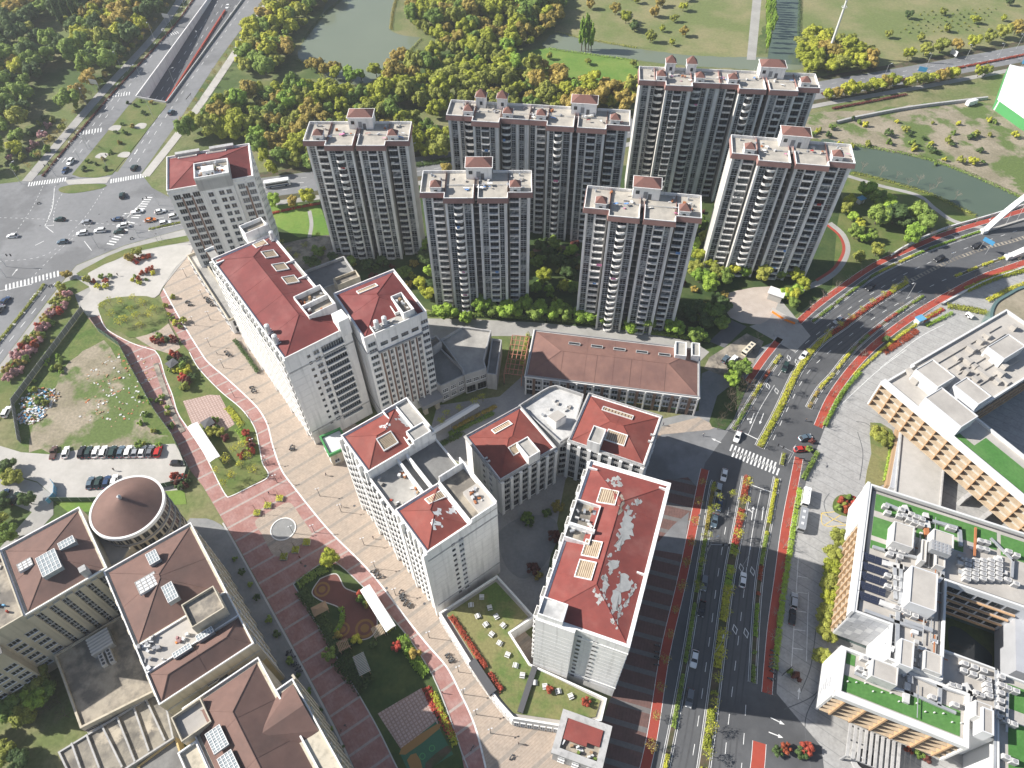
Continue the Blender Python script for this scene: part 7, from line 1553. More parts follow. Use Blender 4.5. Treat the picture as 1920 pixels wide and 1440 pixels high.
hedge('hedge','stepped green hedge behind the blue kiosk', wline([(1735,612),(1785,588)]),1.6,.8,'leaf_bright','campus hedges',14,.2)
hedge('hedge','olive shrub mass beside the rounded pavilion', wline([(1775,575),(1810,580),(1850,588)]),3.0,1.2,'leaf_olive','campus hedges',12,.24)
hedge('hedge','mixed green shrubbery along the slope under the bridge approach', wline([(1810,545),(1870,520),(1930,505)]),3.0,.9,'leaf_yellowgreen','campus hedges',10,.24)
hedge('hedge','yellow and rust shrubs along the path behind the rounded pavilion', wline([(1850,565),(1900,540),(1950,525)]),2.0,.9,'leaf_lime','campus hedges',12,.22)
hedge('hedge','long dark hedge along the service lane below the towers', wline([(800,590),(900,592),(1000,598),(1100,606),(1200,622),(1330,640)]),2.0,1.4,'leaf_green', None, 12,.25)
hedge('hedge','red hedge line beside the cross road near the corner tower', wline([(505,402),(560,390),(600,383)]),1.4,.8,'leaf_red', None, 14,.2)
for k, (a, m, w_) in enumerate((([(690,325),(770,312),(850,300)],'leaf_dark',4),([(1540,178),(1640,160),(1740,142)],'leaf_wine',2.4),([(1760,135),(1850,118),(1920,104)],'leaf_red',1.6),([(1560,205),(1640,190),(1700,178)],'leaf_wine',1.6))): hedge('hedge',['deep green shrub belt beside the cross road behind the towers','wine red hedge on the near verge of the cross road','red hedge on the far verge of the cross road at the upper right','second wine red hedge under the roadside trees'][k], wline(a), w_, .9, m, None, 8,.24)
hedge('hedge','red hedge along the edge of the roof lawn', wline([(846,1156),(870,1190),(895,1228),(912,1252)],6),1.6,.9,'leaf_red','roof lawn hedges',18,.2,5.65); hedge('hedge','shorter lower red hedge at the edge of the roof lawn', wline([(918,1262),(930,1280),(942,1296)],6),1.4,.8,'leaf_red','roof lawn hedges',18,.2,5.65)
hedge('hedge','clipped hedge on the long bed of the lower-left road', wline([(84,534),(52,576),(0,640),(-40,690)]),1.2,.8,'leaf_olive', None, 14,.2); hedge('hedge','clipped hedge on the narrow bed of the cross street', wline([(280,431),(345,417)]),1.0,.8,'leaf_olive', None, 14,.2)
hedge('hedge','bright hedge beside the terrace wall of the egg-crate block', wline([(1658,905),(1668,850),(1672,820)]),1.4,1.0,'leaf_bright', None, 14,.2)
hedge('hedge','dark red barrier of low plants left of the avenue', wline([(80,332),(203,186),(320,58),(366,-4)]),.8,.8,'leaf_wine', None, 14,.2)
hedge('hedge','clipped yellow bed on the right side of the promenade garden', wline([(427,765),(440,780),(455,800)]),2.4,.5,'leaf_lime','promenade garden beds',14,.2); hedge('hedge','bright green bed along the promenade garden edge', wline([(447,805),(462,830),(475,850)]),2.2,.6,'leaf_bright','promenade garden beds',14,.2)
hedge('hedge','red flower bed at the lower right corner of the playground garden', wline([(800,1290),(815,1325),(838,1360),(848,1385)]),2.4,.5,'leaf_red','playground garden beds',14,.2); hedge('hedge','lime bed inside the red flower bed of the playground garden', wline([(812,1300),(828,1335),(845,1375),(855,1400)]),1.8,.6,'leaf_lime','playground garden beds',14,.2)
hedge('hedge','dark shrub belt on the upper left corner of the playground garden', wline([(560,1098),(585,1080),(612,1066)]),3.0,1.2,'leaf_green','playground garden beds',14,.25); hedge('hedge','dark shrub belt on the left side of the playground', wline([(565,1110),(580,1130),(600,1160),(625,1205),(640,1225)]),3.4,1.3,'leaf_dark','playground garden beds',14,.25); hedge('hedge','bright shrub curve beside the playground bay', wline([(640,1140),(642,1165),(628,1190)]),1.6,.8,'leaf_bright','playground garden beds',14,.2); hedge('hedge','broad dark shrubbery around the pavilions', wline([(640,1235),(670,1270),(690,1290)]),6,1.4,'leaf_dark','playground garden beds',12,.28); hedge('hedge','green shrubbery along the promenade side of the playground garden', wline([(755,1195),(775,1235),(800,1265)]),3.0,1.2,'leaf_bright','playground garden beds',13,.25)
hedge('hedge','orange planting bed beside the white alley canopy', wline([(850,805),(885,785),(930,762)]),1.8,.5,'leaf_rust','alley beds',14,.2); hedge('hedge','green planting bed beside the orange alley bed', wline([(842,815),(870,802),(925,775)]),2.0,.6,'leaf_green','alley beds',14,.2); hedge('hedge','dark planting bed near the alley mouth', wline([(825,835),(850,822),(870,812)]),2.4,.7,'leaf_dark','alley beds',13,.22)
hedge('hedge','climbing green vine along the pergola side', wline([(978,690),(984,660),(990,630)]),1.6,2.4,'leaf_olive', None, 16,.22)
hedge('hedge','dark planting along the foot of the longest block', wline([(441,640),(462,668),(485,700)]),1.6,1.2,'leaf_dark', None, 16,.22)
# pink blossom belt left of the forecourt
rnd = random.Random(44); _bush = [crown_mesh(100 + i, 1.5,2.0,1.1,8,420,.2,'leaf_green',1.0) for i in range(3)]; BUSH = {m: [recolour(x, m) for x in _bush] for m in ('leaf_pink','leaf_rust','leaf_olive','leaf_red','leaf_green','leaf_lime','leaf_dark','leaf_bright','leaf_wine','leaf_yellowgreen')}
def bushes(pts, label, group, ms, sc=(.6,1.0), seed=1, z=.15, name='shrub', zp=0.0):
    rnd = random.Random(seed)
    for i, (x, y) in enumerate(sorted(pts)):
        p = P2(x, y, zp); m = ms[i % len(ms)]; o = inst(name, BUSH[m][rnd.randrange(3)], None, (*p, z), rnd.uniform(0,6)); s = rnd.uniform(*sc); o.scale = (s, s, s); tag(o, nth(CN[m] + ' ' + label, i),'shrub', group)
bushes([(20 + 108*t + rnd.uniform(-9,9),712 - 155*t + rnd.uniform(-9,9)) for t in [k/46 for k in range(47)]],'blossom shrub in the belt outside the hoarding','shrubs outside the hoarding',['leaf_pink','leaf_rust','leaf_pink','leaf_olive','leaf_pink','leaf_red','leaf_green'],(1.0,1.6),2)
bushes([(75,235),(90,240),(60,255),(82,260),(66,275),(100,230),(55,285),(72,296),(45,300),(90,285),(30,320),(20,300),(85,225)],'shrub on the slope left of the avenue','slope shrubs left of the avenue',['leaf_pink','leaf_green','leaf_olive','leaf_pink','leaf_dark'],(1.0,1.7),3)
bushes([(252,490),(262,488),(272,486),(258,494),(280,484)],'flower mound in the upper red bed of the apron','upper red apron bed',['leaf_red'],(.7,1.0),4); bushes([(268,515),(278,510),(262,525),(285,508)],'flower mound in the large apron bed','large apron bed',['leaf_red','leaf_red'],(.7,1.0),5); bushes([(250,528),(262,533),(275,526),(288,515),(255,520)],'low shrub ringing the large apron bed','large apron bed ring',['leaf_lime','leaf_green'],(.6,.9),6); bushes([(178,530),(190,522),(200,530),(185,540),(200,540),(208,520)],'shrub in the small apron bed','small apron bed',['leaf_red','leaf_lime','leaf_green'],(.7,1.0),7)
bushes([(290,640),(298,645),(306,642),(315,640),(325,635),(330,642),(300,634)],'clipped ball at the tip of the round lawn','clipped balls at the round lawn tip',['leaf_red','leaf_wine','leaf_green','leaf_red','leaf_dark'],(.8,1.2),8)
bushes([(318,675),(328,668),(338,672),(345,680),(330,690),(322,695),(335,697),(345,692),(352,700),(345,712),(355,720),(362,712),(350,730)],'ball shrub in the upper promenade garden','ball shrubs in the upper promenade garden',['leaf_dark','leaf_green','leaf_red','leaf_olive','leaf_lime','leaf_wine'],(.9,1.5),9)
bushes([(392,805),(400,795),(408,805),(415,815),(398,815),(425,825),(405,790)],'shrub beside the white garden canopy','shrubs beside the garden canopy',['leaf_dark','leaf_olive','leaf_wine','leaf_green'],(.9,1.5),10)
bushes([(462,815),(468,826),(474,838),(466,836),(460,850),(455,858),(476,848)],'red ball on the right edge of the promenade garden','red balls on the promenade garden edge',['leaf_red','leaf_wine'],(.8,1.0),11)
bushes([(312,575),(318,590),(325,560),(322,600),(330,608),(338,615),(345,605)],'shrub in the row between the brick path and the plaza','shrub row beside the brick path',['leaf_olive','leaf_lime','leaf_green'],(.6,1.1),12)
bushes([(335,905),(345,900),(350,912),(340,915),(355,905),(330,895)],'bush in the dark bed by the parking exit','bushes by the parking exit',['leaf_red','leaf_wine','leaf_dark'],(.9,1.3),13)
bushes([(762,1210),(775,1228),(745,1215),(680,1125),(676,1118),(690,1135),(730,1180),(620,1230),(635,1195),(655,1205),(668,1200),(700,1210)],'shrub among the pavilions of the playground garden','shrubs among the pavilions',['leaf_green','leaf_rust','leaf_dark','leaf_lime','leaf_red'],(.9,1.4),14)
bushes([(1022,965),(1026,962),(992,983),(1045,955),(1010,1082),(1000,1070),(1040,1010),(988,975)],'shrub in the shaded courtyard','courtyard shrubs',['leaf_green','leaf_dark','leaf_wine','leaf_rust'],(.9,1.5),15)
bushes([(440,1050),(455,1075),(470,1098),(483,1122),(505,1165),(520,1190),(545,1240),(560,1268),(578,1300),(600,1335),(620,1370),(640,1405)],'clipped street planting on the shaded pavement edge','clipped plants on the shaded pavement',['leaf_green','leaf_dark'],(.6,.9),16)
bushes([(1575,940),(1590,935),(1582,950),(1570,955),(1600,945),(1588,960)],'shrub in the round bed before the office block','round bed before the office block',['leaf_green','leaf_red','leaf_olive','leaf_red'],(.9,1.3),17)
bushes([(1660,640),(1520,830),(1515,845),(1490,1268),(1480,1260),(1455,1410),(1470,1405),(1500,1415),(1510,1405),(1720,1415),(1735,1425),(1700,1405)],'shrub dotted along the campus frontage','campus frontage shrubs',['leaf_dark','leaf_red','leaf_green','leaf_wine'],(.7,1.2),18)
bushes([(165,305),(182,310),(195,300),(210,288),(225,270),(235,252),(250,240),(270,215),(255,200),(240,195),(285,195),(265,192),(200,320),(160,320),(230,235),(218,250)],'clipped dark mound on the avenue traffic island','clipped mounds on the traffic island',['leaf_dark','leaf_green','leaf_dark','leaf_rust'],(.6,1.1),19)
for k, px in enumerate(((215,240),(263,236),(190,292),(232,290))): sheet('gravel_bed',[(px[0] - 12, px[1] + 3),(px[0] - 2, px[1] - 5),(px[0] + 12, px[1] - 4),(px[0] + 6, px[1] + 5)],.165 + .002*k, 'pale_concrete',4)
bushes([(1030,1300 - 5),(1098,1318)],'bush on the roof lawn beside the long white block','roof lawn bushes',['leaf_red'],(.7,.9),20,5.65, zp=5.7)
rnd = random.Random(9)
bushes([(1520 + rnd.uniform(0,380),225 + rnd.uniform(0,60)) for k in range(26)] + [(1700 + rnd.uniform(0,200),250 + rnd.uniform(0,60)) for k in range(16)],'scrub on the allotments beside the river','scrub on the allotments',['leaf_green','leaf_lime','leaf_olive','leaf_dark'],(.7,1.5),21)
bushes([(rnd.uniform(60,130), rnd.uniform(640,760)) for k in range(14)] + [(rnd.uniform(260,325), rnd.uniform(740,840)) for k in range(14)],'weed clump on the vacant lot','weeds on the vacant lot',['leaf_green','leaf_bright','leaf_olive'],(.5,1.1),22,.02)
EST = PP([(600,470),(790,430),(850,440),(1000,440),(1090,440),(1180,380),(1320,380),(1330,480),(1400,530),(1330,600),(1080,590),(1000,560),(800,560),(650,510)])
def foot(t, g=1.5): return [(t.O[0] + (a*math.cos(t.a) - c*math.sin(t.a)), t.O[1] + (a*math.sin(t.a) + c*math.cos(t.a))) for a, c in ((-g, -4.5 - g),(t.W + g, -4.5 - g),(t.W + g, t.D + 4),(-g, t.D + 4))]
FT = [foot(t) for t in (T1, T2, T3, T4, T5, T6)]
for i, (x, y) in enumerate(sorted(scatter(EST, 5.0,50, FT, 2600,.75), key=lambda p: proj(*p)[0])):
    m = rnd.choice(['leaf_green','leaf_dark','leaf_bright','leaf_olive','leaf_wine','leaf_rust']); o = inst('garden_bush', BUSH[m][rnd.randrange(3)], None, (x, y, .03), rnd.uniform(0,6)); s = rnd.uniform(.8,1.7); o.scale = (s, s, s*.8); tag(o, nth(CN[m] + ' bush in the tower gardens', i),'shrub','shrubs in the tower gardens')

for k, (ln, w_, m, lab_) in enumerate((([(560,112),(590,128),(625,160),(672,160),(704,152),(758,106),(790,74)],2.2,'leaf_olive','reed fringe on the near shore of the lake'),([(733,56),(737,20),(746,-10)],2.0,'leaf_rust','dry reed fringe on the right shore of the lake'),([(1028,91),(1080,99),(1193,114)],1.8,'leaf_bright','grassy fringe on the meadow side of the canal'),([(1045,61),(1095,73),(1193,90)],1.6,'leaf_olive','grassy fringe on the field side of the canal'),([(1600,272),(1690,287),(1760,305),(1830,332),(1920,373)],2.6,'leaf_green','weedy fringe on the allotment side of the river'),([(1597,324),(1650,336),(1747,366),(1830,406)],2.4,'leaf_olive','dry grass fringe on the park side of the river'),([(1501,-10),(1499,60),(1501,118)],2.4,'leaf_dark','dark fringe on the right bank of the straight canal'),([(567,78),(600,36),(640,0)],2.2,'leaf_dark','dark fringe on the left shore of the lake'))): hedge('reed_fringe', lab_, wline(ln), w_, .7, m, None, 7,.26,.02,'reeds', core=False, seed=k)
rnd = random.Random(31)
bushes([(1690 + 15*i + 7*j + rnd.uniform(-2,2),62 - 6.5*j + rnd.uniform(-1,1) - i*.6) for i in range(10) for j in range(7)],'sapling in the planted rows on the right-hand field','planted rows on the right-hand field',['leaf_green','leaf_olive','leaf_dark'],(.25,.5),33,.02,'sapling')
# ---------------- canopies, pavilions, furniture ----------------
def px_frame(pa, pb, z=0.0):
    A, B_ = Vector(P2(*pa, z)), Vector(P2(*pb, z)); u = B_ - A; return A, math.atan2(u.y, u.x), u.length
def canopy(label, pa, pb, w, z, group='white canopies'):
    """long white tent roof on posts: ridge from pa to pb"""
    A, an, L = px_frame(pa, pb, z); t = thing('white_canopy', label, 'canopy',(A.x, A.y, 0), an, group)
    q = MB(); h = .35
    q.face([(0,-w/2, z),(L, -w/2, z),(L, 0, z + h),(0,0, z + h)]); q.face([(0,0, z + h),(L, 0, z + h),(L, w/2, z),(0, w/2, z)]); q.face([(0,-w/2, z),(0,0, z + h),(0, w/2, z)]); q.face([(L, -w/2, z),(L, w/2, z),(L, 0, z + h)])
    for y in (-w/2, w/2): q.box(0, L, y - .04, y + .04, z - .25, z)
    q.build('roof','tarp_white', t)
    n = max(3, int(L/4))
    for i in range(n):
        for y in (-w/2 + .2, w/2 - .2): q = MB(); x = .3 + (L - .6)*i/(n - 1); q.tube((x, y, 0),(x, y, z - .05),.06, n=6); q.build('post','pole_grey', t)
    return t
canopy('wide white canopy over the promenade garden path',(360,796),(403,861),3.4,3.2); canopy('narrow white canopy beside the playground',(684,1101),(733,1179),2.9,3.2); canopy('long thin white canopy in the alley between the blocks',(812,808),(896,757),2.0,3.0)
def pavilion(label, pa, pb, d, z, m='timber', slats=0):
    A, an, L = px_frame(pa, pb, z); t = thing('garden_pavilion', label, 'pavilion',(A.x, A.y, .15), an)
    if slats:
        for i in range(slats): q = MB(); x = L*i/slats; q.box(x, x + L/slats*.55,-.2, d + .2, z, z + .14); q.build('slat', m, t)
        for y in (.2, d - .3): q = MB(); q.box(-.2, L + .1, y, y + .16, z - .2, z - .01); q.build('beam','timber', t)
    else:
        q = MB(); q.hip(-.2, L + .2,-.2, d + .2, z, .5); q.box(-.2, L + .2,-.2, d + .2, z - .12, z); q.build('roof', m, t)
    for x in (.15, L - .15):
        for y in (.2, d - .2): q = MB(); q.box(x - .09, x + .09, y - .09, y + .09,0, z - .13); q.build('post','timber', t)
pavilion('slatted timber pergola in the playground garden',(694,1258),(680,1222),2.6,2.6,'stone_panel',14); pavilion('small square timber hut nearest the playground canopy',(703,1196),(722,1186),2.6,2.6,'wood_slat',8); pavilion('dark timber shelter at the lower edge of the playground',(637,1222),(657,1212),2.4,2.6,'timber',7); pavilion('dark timber shelter on the left of the playground',(590,1155),(615,1142),2.4,2.6,'timber'); pavilion('dark hut in the upper promenade garden',(320,690),(334,680),3.0,2.6,'dark_trim'); pavilion('dark hut beside the wide garden canopy',(385,803),(402,793),3.0,2.6,'dark_trim')
# red pergola
A, an, L = px_frame((945,700),(978,704),5.5); B_ = Vector(P2(955,628,5.5)); D_ = (B_ - A).length; t = thing('red_pergola','open red steel pergola grid between the annex and the shops','pergola',(A.x, A.y, 0), an)
for i in range(5): q = MB(); x = L*i/4; q.box(x - .1, x + .1,0, D_, 5.3,5.5); q.build('beam','pergola_red', t)
for i in range(9): q = MB(); y = D_*i/8; q.box(-.1, L + .1, y - .08, y + .08,5.51,5.66); q.build('cross_bar','pergola_red', t)
for i in (0,4):
    for k in range(0,9,2): q = MB(); x, y = L*i/4, D_*k/8; q.box(x - .12, x + .12, y - .12, y + .12,0,5.3); q.build('post','pergola_red', t)
# picnic tables on the roof lawn
q1 = MB(); q1.box(-.8,.8,-.4,.4,.68,.75); TT = q1.mesh('table_top',['bright_white']); q1 = MB(); q1.box(-.8,.8,-.15,.15,.4,.46); TB = q1.mesh('bench',['bright_white']); q1 = MB(); q1.box(-.06,.06,-.5,.5,0,.68); TL = q1.mesh('leg',['grey_trim'])
for k, (x, y) in enumerate([(1030,480),(970,525),(1075,540),(1008,587),(1112,590),(1052,635),(1150,640),(1085,690),(1130,740),(1175,805),(1220,865),(1258,920),(1325,962),(1385,983),(1460,1010),(1530,1038)]):
    p = P2(560 + x/3,960 + y/3,5.7); t = thing('picnic_table', nth('white picnic table with benches on the roof lawn', k, 'top'),'table',(*p, 5.65), R(60 + k*17 % 40),'picnic tables on the roof lawn'); t.scale = (.8,.8,.9); t.rotation_euler = (0,0, k*1.7); inst('table_top', TT, t); inst('bench', TB, t, (0,.75,0)); inst('bench', TB, t, (0,-.75,0)); inst('leg', TL, t, (-.6,0,0)); inst('leg', TL, t, (.6,0,0))
# lamp posts
def lamp_proto(h, arm, m='pole_grey', twin=False, head=.5):
    q = MB(); q.tube((0,0,0),(0,0, h),.10,.06,6); pole = q.mesh('pole',[m]); q = MB(); q.tube((0,0, h - .1),(arm, 0, h + .35),.045,.04,5)
    if twin: q.tube((0,0, h - .1),(-arm, 0, h + .35),.045,.04,5)
    am = q.mesh('arm',[m]); q = MB(); q.box(-head, head, -.14,.14,-.06,.08); hd = q.mesh('lamp_head',['light_panel']); return pole, am, hd, h, arm, twin
LP_TALL = lamp_proto(10,2.0); LP_STREET = lamp_proto(8,1.6); LP_PLAZA = lamp_proto(4.0,.4,'pole_dark', True, .2)
def lamps(pts, label, group, proto, ang=0.0, z=.1, face=None):
    po, am, hd, h, arm, tw = proto
    for i, (x, y) in enumerate(sorted(pts)):
        p = Vector(P2(x, y)); a = ang
        if face: f = Vector(P2(*face)); a = math.atan2(f.y - p.y, f.x - p.x)
        t = thing('street_lamp', nth(label, i),'lamp',(p.x, p.y, z), a, group); inst('pole', po, t); inst('arm', am, t); inst('lamp_head', hd, t, (arm, 0, h + .36))
        if tw: inst('lamp_head', hd, t, (-arm, 0, h + .36))
lamps([(40,345),(92,285),(165,200),(228,130),(290,75),(345,12)],'tall street lamp on the pavement left of the avenue','lamps left of the avenue', LP_TALL, face=(230,250)); lamps([(170,278),(268,155),(320,88),(362,32)],'tall street lamp between the left carriageway and the sunken road','lamps beside the sunken road', LP_TALL, face=(120,330)); lamps([(330,165),(378,92),(418,35),(288,222)],'tall street lamp between the sunken road and the right carriageway','lamps on the right parapet of the sunken road', LP_TALL, face=(430,150))
lamps([(297,455),(305,452),(185,465),(260,445),(12,520),(150,300)],'tall lamp mast at the edge of the intersection','lamp masts around the intersection', LP_TALL, face=(150,420))
lamps([(1450,630),(1540,648),(1700,560),(1772,502),(1840,440)],'street lamp on the upper main road','lamps on the upper main road', LP_STREET, face=(1620,590)); lamps([(1478,860),(1325,1035),(1392,1062),(1340,1225)],'street lamp on the lower main road','lamps on the lower main road', LP_STREET, face=(1395,1000))
lamps([(1655,150),(1735,128),(1810,112),(1870,110),(1905,92),(775,300)],'street lamp along the cross road','lamps along the cross road', LP_STREET, face=(1700,140))
lamps([(683,1022),(704,1066),(742,1116),(805,1196),(870,1302),(893,1340),(920,1375),(590,998),(520,905),(550,1000),(440,745),(470,790),(500,870),(478,838),(420,690),(395,650),(365,610),(382,560),(350,520),(395,600),(860,1260),(600,930),(640,960)],'slim dark plaza lamp on the beige paving','plaza lamps', LP_PLAZA, R(20),.05)
# traffic signals
def signal(px, label, arm, face, h=6.0):
    p = Vector(P2(*px)); f = Vector(P2(*face)); t = thing('traffic_signal', label, 'traffic light',(p.x, p.y, .1), math.atan2(f.y - p.y, f.x - p.x),'traffic signals'); q = MB(); q.tube((0,0,0),(0,0, h),.11,.09,6); q.build('pole','pole_grey', t); q = MB(); q.tube((0,0, h - .2),(arm, 0, h),.07,.05,5); q.build('arm','pole_grey', t)
    for k in range(2): q = MB(); q.box(arm - .2 - k*1.6, arm + .15 - k*1.6,-.15,.15, h - .6, h + .5); q.build('signal_head','black', t)
signal((165,280),'signal mast over the left avenue carriageway',6,(135,262)); signal((200,312),'signal mast at the lower end of the traffic island',4,(225,312)); signal((298,385),'signal mast on the cross street',5,(270,400)); signal((12,500),'signal mast on the lower-left road',5,(40,500)); signal((240,430),'signal mast beside the cross street queue',4,(215,435)); signal((105,330),'signal post at the avenue crossing',2,(95,332)); signal((1478,868),'signal mast at the main road crossing',5,(1440,850)); signal((1325,1038),'lower signal mast on the main road',5,(1360,1040))
def board(name, px, label, w, h, z, m, cat, face, poles=2):
    p = Vector(P2(*px)); f = Vector(P2(*face)); t = thing(name, label, cat, (p.x, p.y, 0), math.atan2(f.y - p.y, f.x - p.x)); q = MB(); q.box(-w/2, w/2,-.06,.06, z, z + h); s_ = q.build('panel', m, t)
    for k in range(poles): q = MB(); x = (-w*.35 + k*w*.7) if poles > 1 else 0; q.tube((x, .12,0),(x, .12, z + h),.08, n=6); q.build('post','pole_grey', t)
    return s_
board('road_sign',(1722,148),'blue direction sign beside the cross road',4,2.4,4,'blue_sign','sign',(1760,155)); board('road_sign',(1915,135),'blue direction sign near the white hall',4,2.4,4,'blue_sign','sign',(1950,145)); board('road_sign',(1840,474),'blue direction sign on the bridge approach',4.2,1.8,5,'blue_sign','sign',(1858,484)); board('road_sign',(185,175),'grey back of a direction sign left of the avenue',4.5,2.4,5,'galvanised','sign',(215,180)); board('road_sign',(318,50),'grey back of a direction sign farther up the avenue',4.5,2.2,5,'galvanised','sign',(350,55)); board('bus_shelter',(357,190),'dark bus shelter on the pavement right of the avenue',6,.3,2.6,'dark_trim','shelter',(390,150)); board('notice_board',(1472,1262),'dark notice board at the corner of the campus parking',3.2,2.0,.8,'black','board',(1480,1255)); board('notice_board',(1785,107),'white hoarding panel beside the cross road',4.5,2.6,1.2,'light_panel','board',(1800,116))
for px, lab in (((1721,605),'small kiosk with a bright blue roof in the campus hedge'),((1612,380),'low shed with a blue roof beside the river tower')):
    p = P2(*px); t = thing('kiosk', lab, 'kiosk',(*p, 0), R(25)); q = MB(); q.box(-1.3,1.3,-1,1,0,2.3); q.build('wall','light_panel', t); q = MB(); q.box(-1.6,1.6,-1.3,1.3,2.3,2.55); q.build('roof','blue_roof', t); q = MB(); q.box(-.5,.5,-1.03,-1,.1,2); q.build('door','grey_trim', t)
# mast
p = P(1551,107); top = 44.0; t = thing('telecom_mast','tall white telecom mast rising from the tree clump','mast',(p.x, p.y, 0)); q = MB(); q.tube((0,0,0),(0,0, top),.75,.38,12); q.build('pole','bright_white', t)
for z in (26,30,33): q = MB(); q.ring([(1.5*math.cos(k*.785),1.5*math.sin(k*.785)) for k in range(8)],.15, z, z + .25); q.build('platform','light_panel', t)
for k in range(6): q = MB(); q.box(1.4*math.cos(k) - .15,1.4*math.cos(k) + .15,1.4*math.sin(k) - .15,1.4*math.sin(k) + .15,30.3,32.4); q.build('antenna','light_panel', t)
# arch bridge
def arch(label, pa, pdir, span, rise, lean, w=1.3):
    A = Vector(P2(*pa)); B_ = Vector(P2(*pdir)); u = (B_ - A).normalized(); n = Vector((-u.y, u.x)); t = thing('bridge_arch', label, 'bridge',(A.x, A.y, 0), math.atan2(u.y, u.x),'white arches of the road bridge'); q = MB(); N_ = 22; prev = None
    for i in range(N_ + 1):
        s_ = i/N_; x = span*s_; z = rise*4*s_*(1 - s_); y = lean*z; c = [(x, y - w/2, z - .6),(x, y + w/2, z - .6),(x, y + w/2, z + .9),(x, y - w/2, z + .9)]
        if prev:
            for k in range(4): q.face([prev[k], prev[(k + 1) % 4], c[(k + 1) % 4], c[k]])
        prev = c
    q.build('arch_rib','bright_white', t)
    for i in range(2, N_ - 1,2): s_ = i/N_; q = MB(); z = rise*4*s_*(1 - s_); q.tube((span*s_, lean*z, z),(span*s_, 0,.3),.05, n=4); q.build('hanger','bright_white', t)
    q = MB(); q.box(-1.2,1.4,-1.1,1.1,0,1.6); q.build('foot','bright_white', t)
    q = MB(); q.box(0, span, -.4,.4,0,.7); q.build('tie_beam','pale_concrete', t)
arch('left white arch of the road bridge at the right edge',(1843,436),(1960,400),64,17,.12,2.2); arch('right white arch of the road bridge with its foot beside the lime hedge',(1888,484),(2010,440),64,12,-.45,2.2)
def rail(name, label, px, h, w, m, cat='wall', z=0.0):
    ln = wline(px, z); q = MB(); a_, c_ = offs(ln, w/2), offs(ln, -w/2)
    for i in range(len(ln) - 1):
        a, b_, c, d = a_[i], a_[i + 1], c_[i + 1], c_[i]
        for f in ([(a, z),(b_, z),(b_, z + h),(a, z + h)],[(c, z),(d, z),(d, z + h),(c, z + h)],[(a, z + h),(b_, z + h),(c, z + h),(d, z + h)]): q.face([(*p_, z_) for p_, z_ in f])
    return tag(q.build(name, m), label, cat)
rail('bridge_parapet','white parapet along the left side of the bridge approach',[(1668,482),(1700,462),(1766,432),(1848,408),(1920,386),(2050,345)],1.1,.5,'bright_white'); rail('bridge_parapet','white parapet along the right side of the bridge approach',[(1765,572),(1844,530),(1920,503),(2050,450)],1.0,.5,'bright_white'); rail('stone_wall','crooked grey stone bank wall above the allotments',[(1568,232),(1600,224),(1660,212),(1720,202),(1800,192),(1850,186)],1.4,1.0,'grey_wall'); rail('estate_wall','low pale wall beside the estate gate',[(1446,583),(1470,597),(1495,606)],1.6,.5,'pale_concrete')
o = rail('banner','long orange banner on the low wall beside the estate gate',[(1447,586),(1470,600),(1490,608)],.9,.16,'orange','banner',.2)
q = MB(); q.box(-2.5,2.5,-1.6,1.6,0,3.2); p = P2(1452,560); g = q.build('gatehouse',['pale_concrete'], None, (*p, 0), R(-30)); tag(g, 'small pale gate lodge at the estate entrance','gatehouse'); q = MB(); q.box(-3,3,-2,2,3.2,3.6); q.build('roof','white_trim', g)
# hoarding round the vacant lot, one panel at a time
def fence(label, px, h, step, m, group):
    ln = PP(px); t = thing('hoarding_fence', label, 'fence',(*ln[0],0),0, group); o0 = Vector(ln[0]); k = 0
    for a, c in zip(ln, ln[1:]):
        a, c = Vector(a), Vector(c); n = max(1, int((c - a).length/step)); an = math.atan2(c.y - a.y, c.x - a.x); st = (c - a).length/n
        q = MB(); q.box(.03, st - .03,-.05,.05,.1, h); me = q.mesh('panel',[m]); q = MB(); q.box(-.07,.07,-.07,.07,0, h + .15); pm = q.mesh('post',['pole_grey'])
        for i in range(n): p = a.lerp(c, i/n) - o0; inst('panel', me, t, (p.x, p.y, 0), an); inst('post', pm, t, (p.x, p.y, 0), an)
fence('grey sheet hoarding along the blossom side of the vacant lot',[(157,583),(27,757),(40,832)],2.6,2.6,'hoarding','hoardings of the vacant lot'); fence('dark green hoarding along the brick promenade side of the vacant lot',[(164,590),(186,622),(226,650),(252,700),(292,773),(326,820),(343,857),(352,880)],2.6,2.6,'dark_green_metal','hoardings of the vacant lot'); fence('dark green mesh fence around the parking verge',[(98,940),(190,940),(348,905),(355,880)],2.4,2.6,'dark_green_metal','parking fences'); fence('blue hoarding curve beside the parking verge',[(100,905),(107,915),(106,930),(92,945)],2.2,1.2,'blue_roof','parking fences')
# rubbish heaps
for j, (cx, cy, n, r_) in enumerate(((75,750,220,6.5),(60,780,200,4.5),(230,700,120,12),(215,760,90,12))):
    rnd = random.Random(j); q = MB(); c0 = P2(cx, cy); ms = ['bright_white','tarp_white','blue_roof','rust','duct_white','timber']
    for k in range(n):
        a, d = rnd.uniform(0,6.28), r_*math.sqrt(rnd.random()); s_ = rnd.uniform(.12,.45); q.obox((c0[0] + d*math.cos(a), c0[1] + d*math.sin(a)*.8), rnd.uniform(0,3), s_, s_*rnd.uniform(.3,1),0, rnd.uniform(.1,1.1 if j < 2 else .4)*(1 - d/r_*.6), rnd.choice([0,1,2,3,4,5] if j < 2 else [0,4,5,5,3]))
    tag(q.build('rubbish_heap', ms),['white and blue heap of rubbish along the hoarding of the vacant lot','second rubbish heap in the corner of the vacant lot','scattered debris in the middle of the vacant lot','scattered debris at the lower side of the vacant lot'][j],'rubbish', kind='stuff')

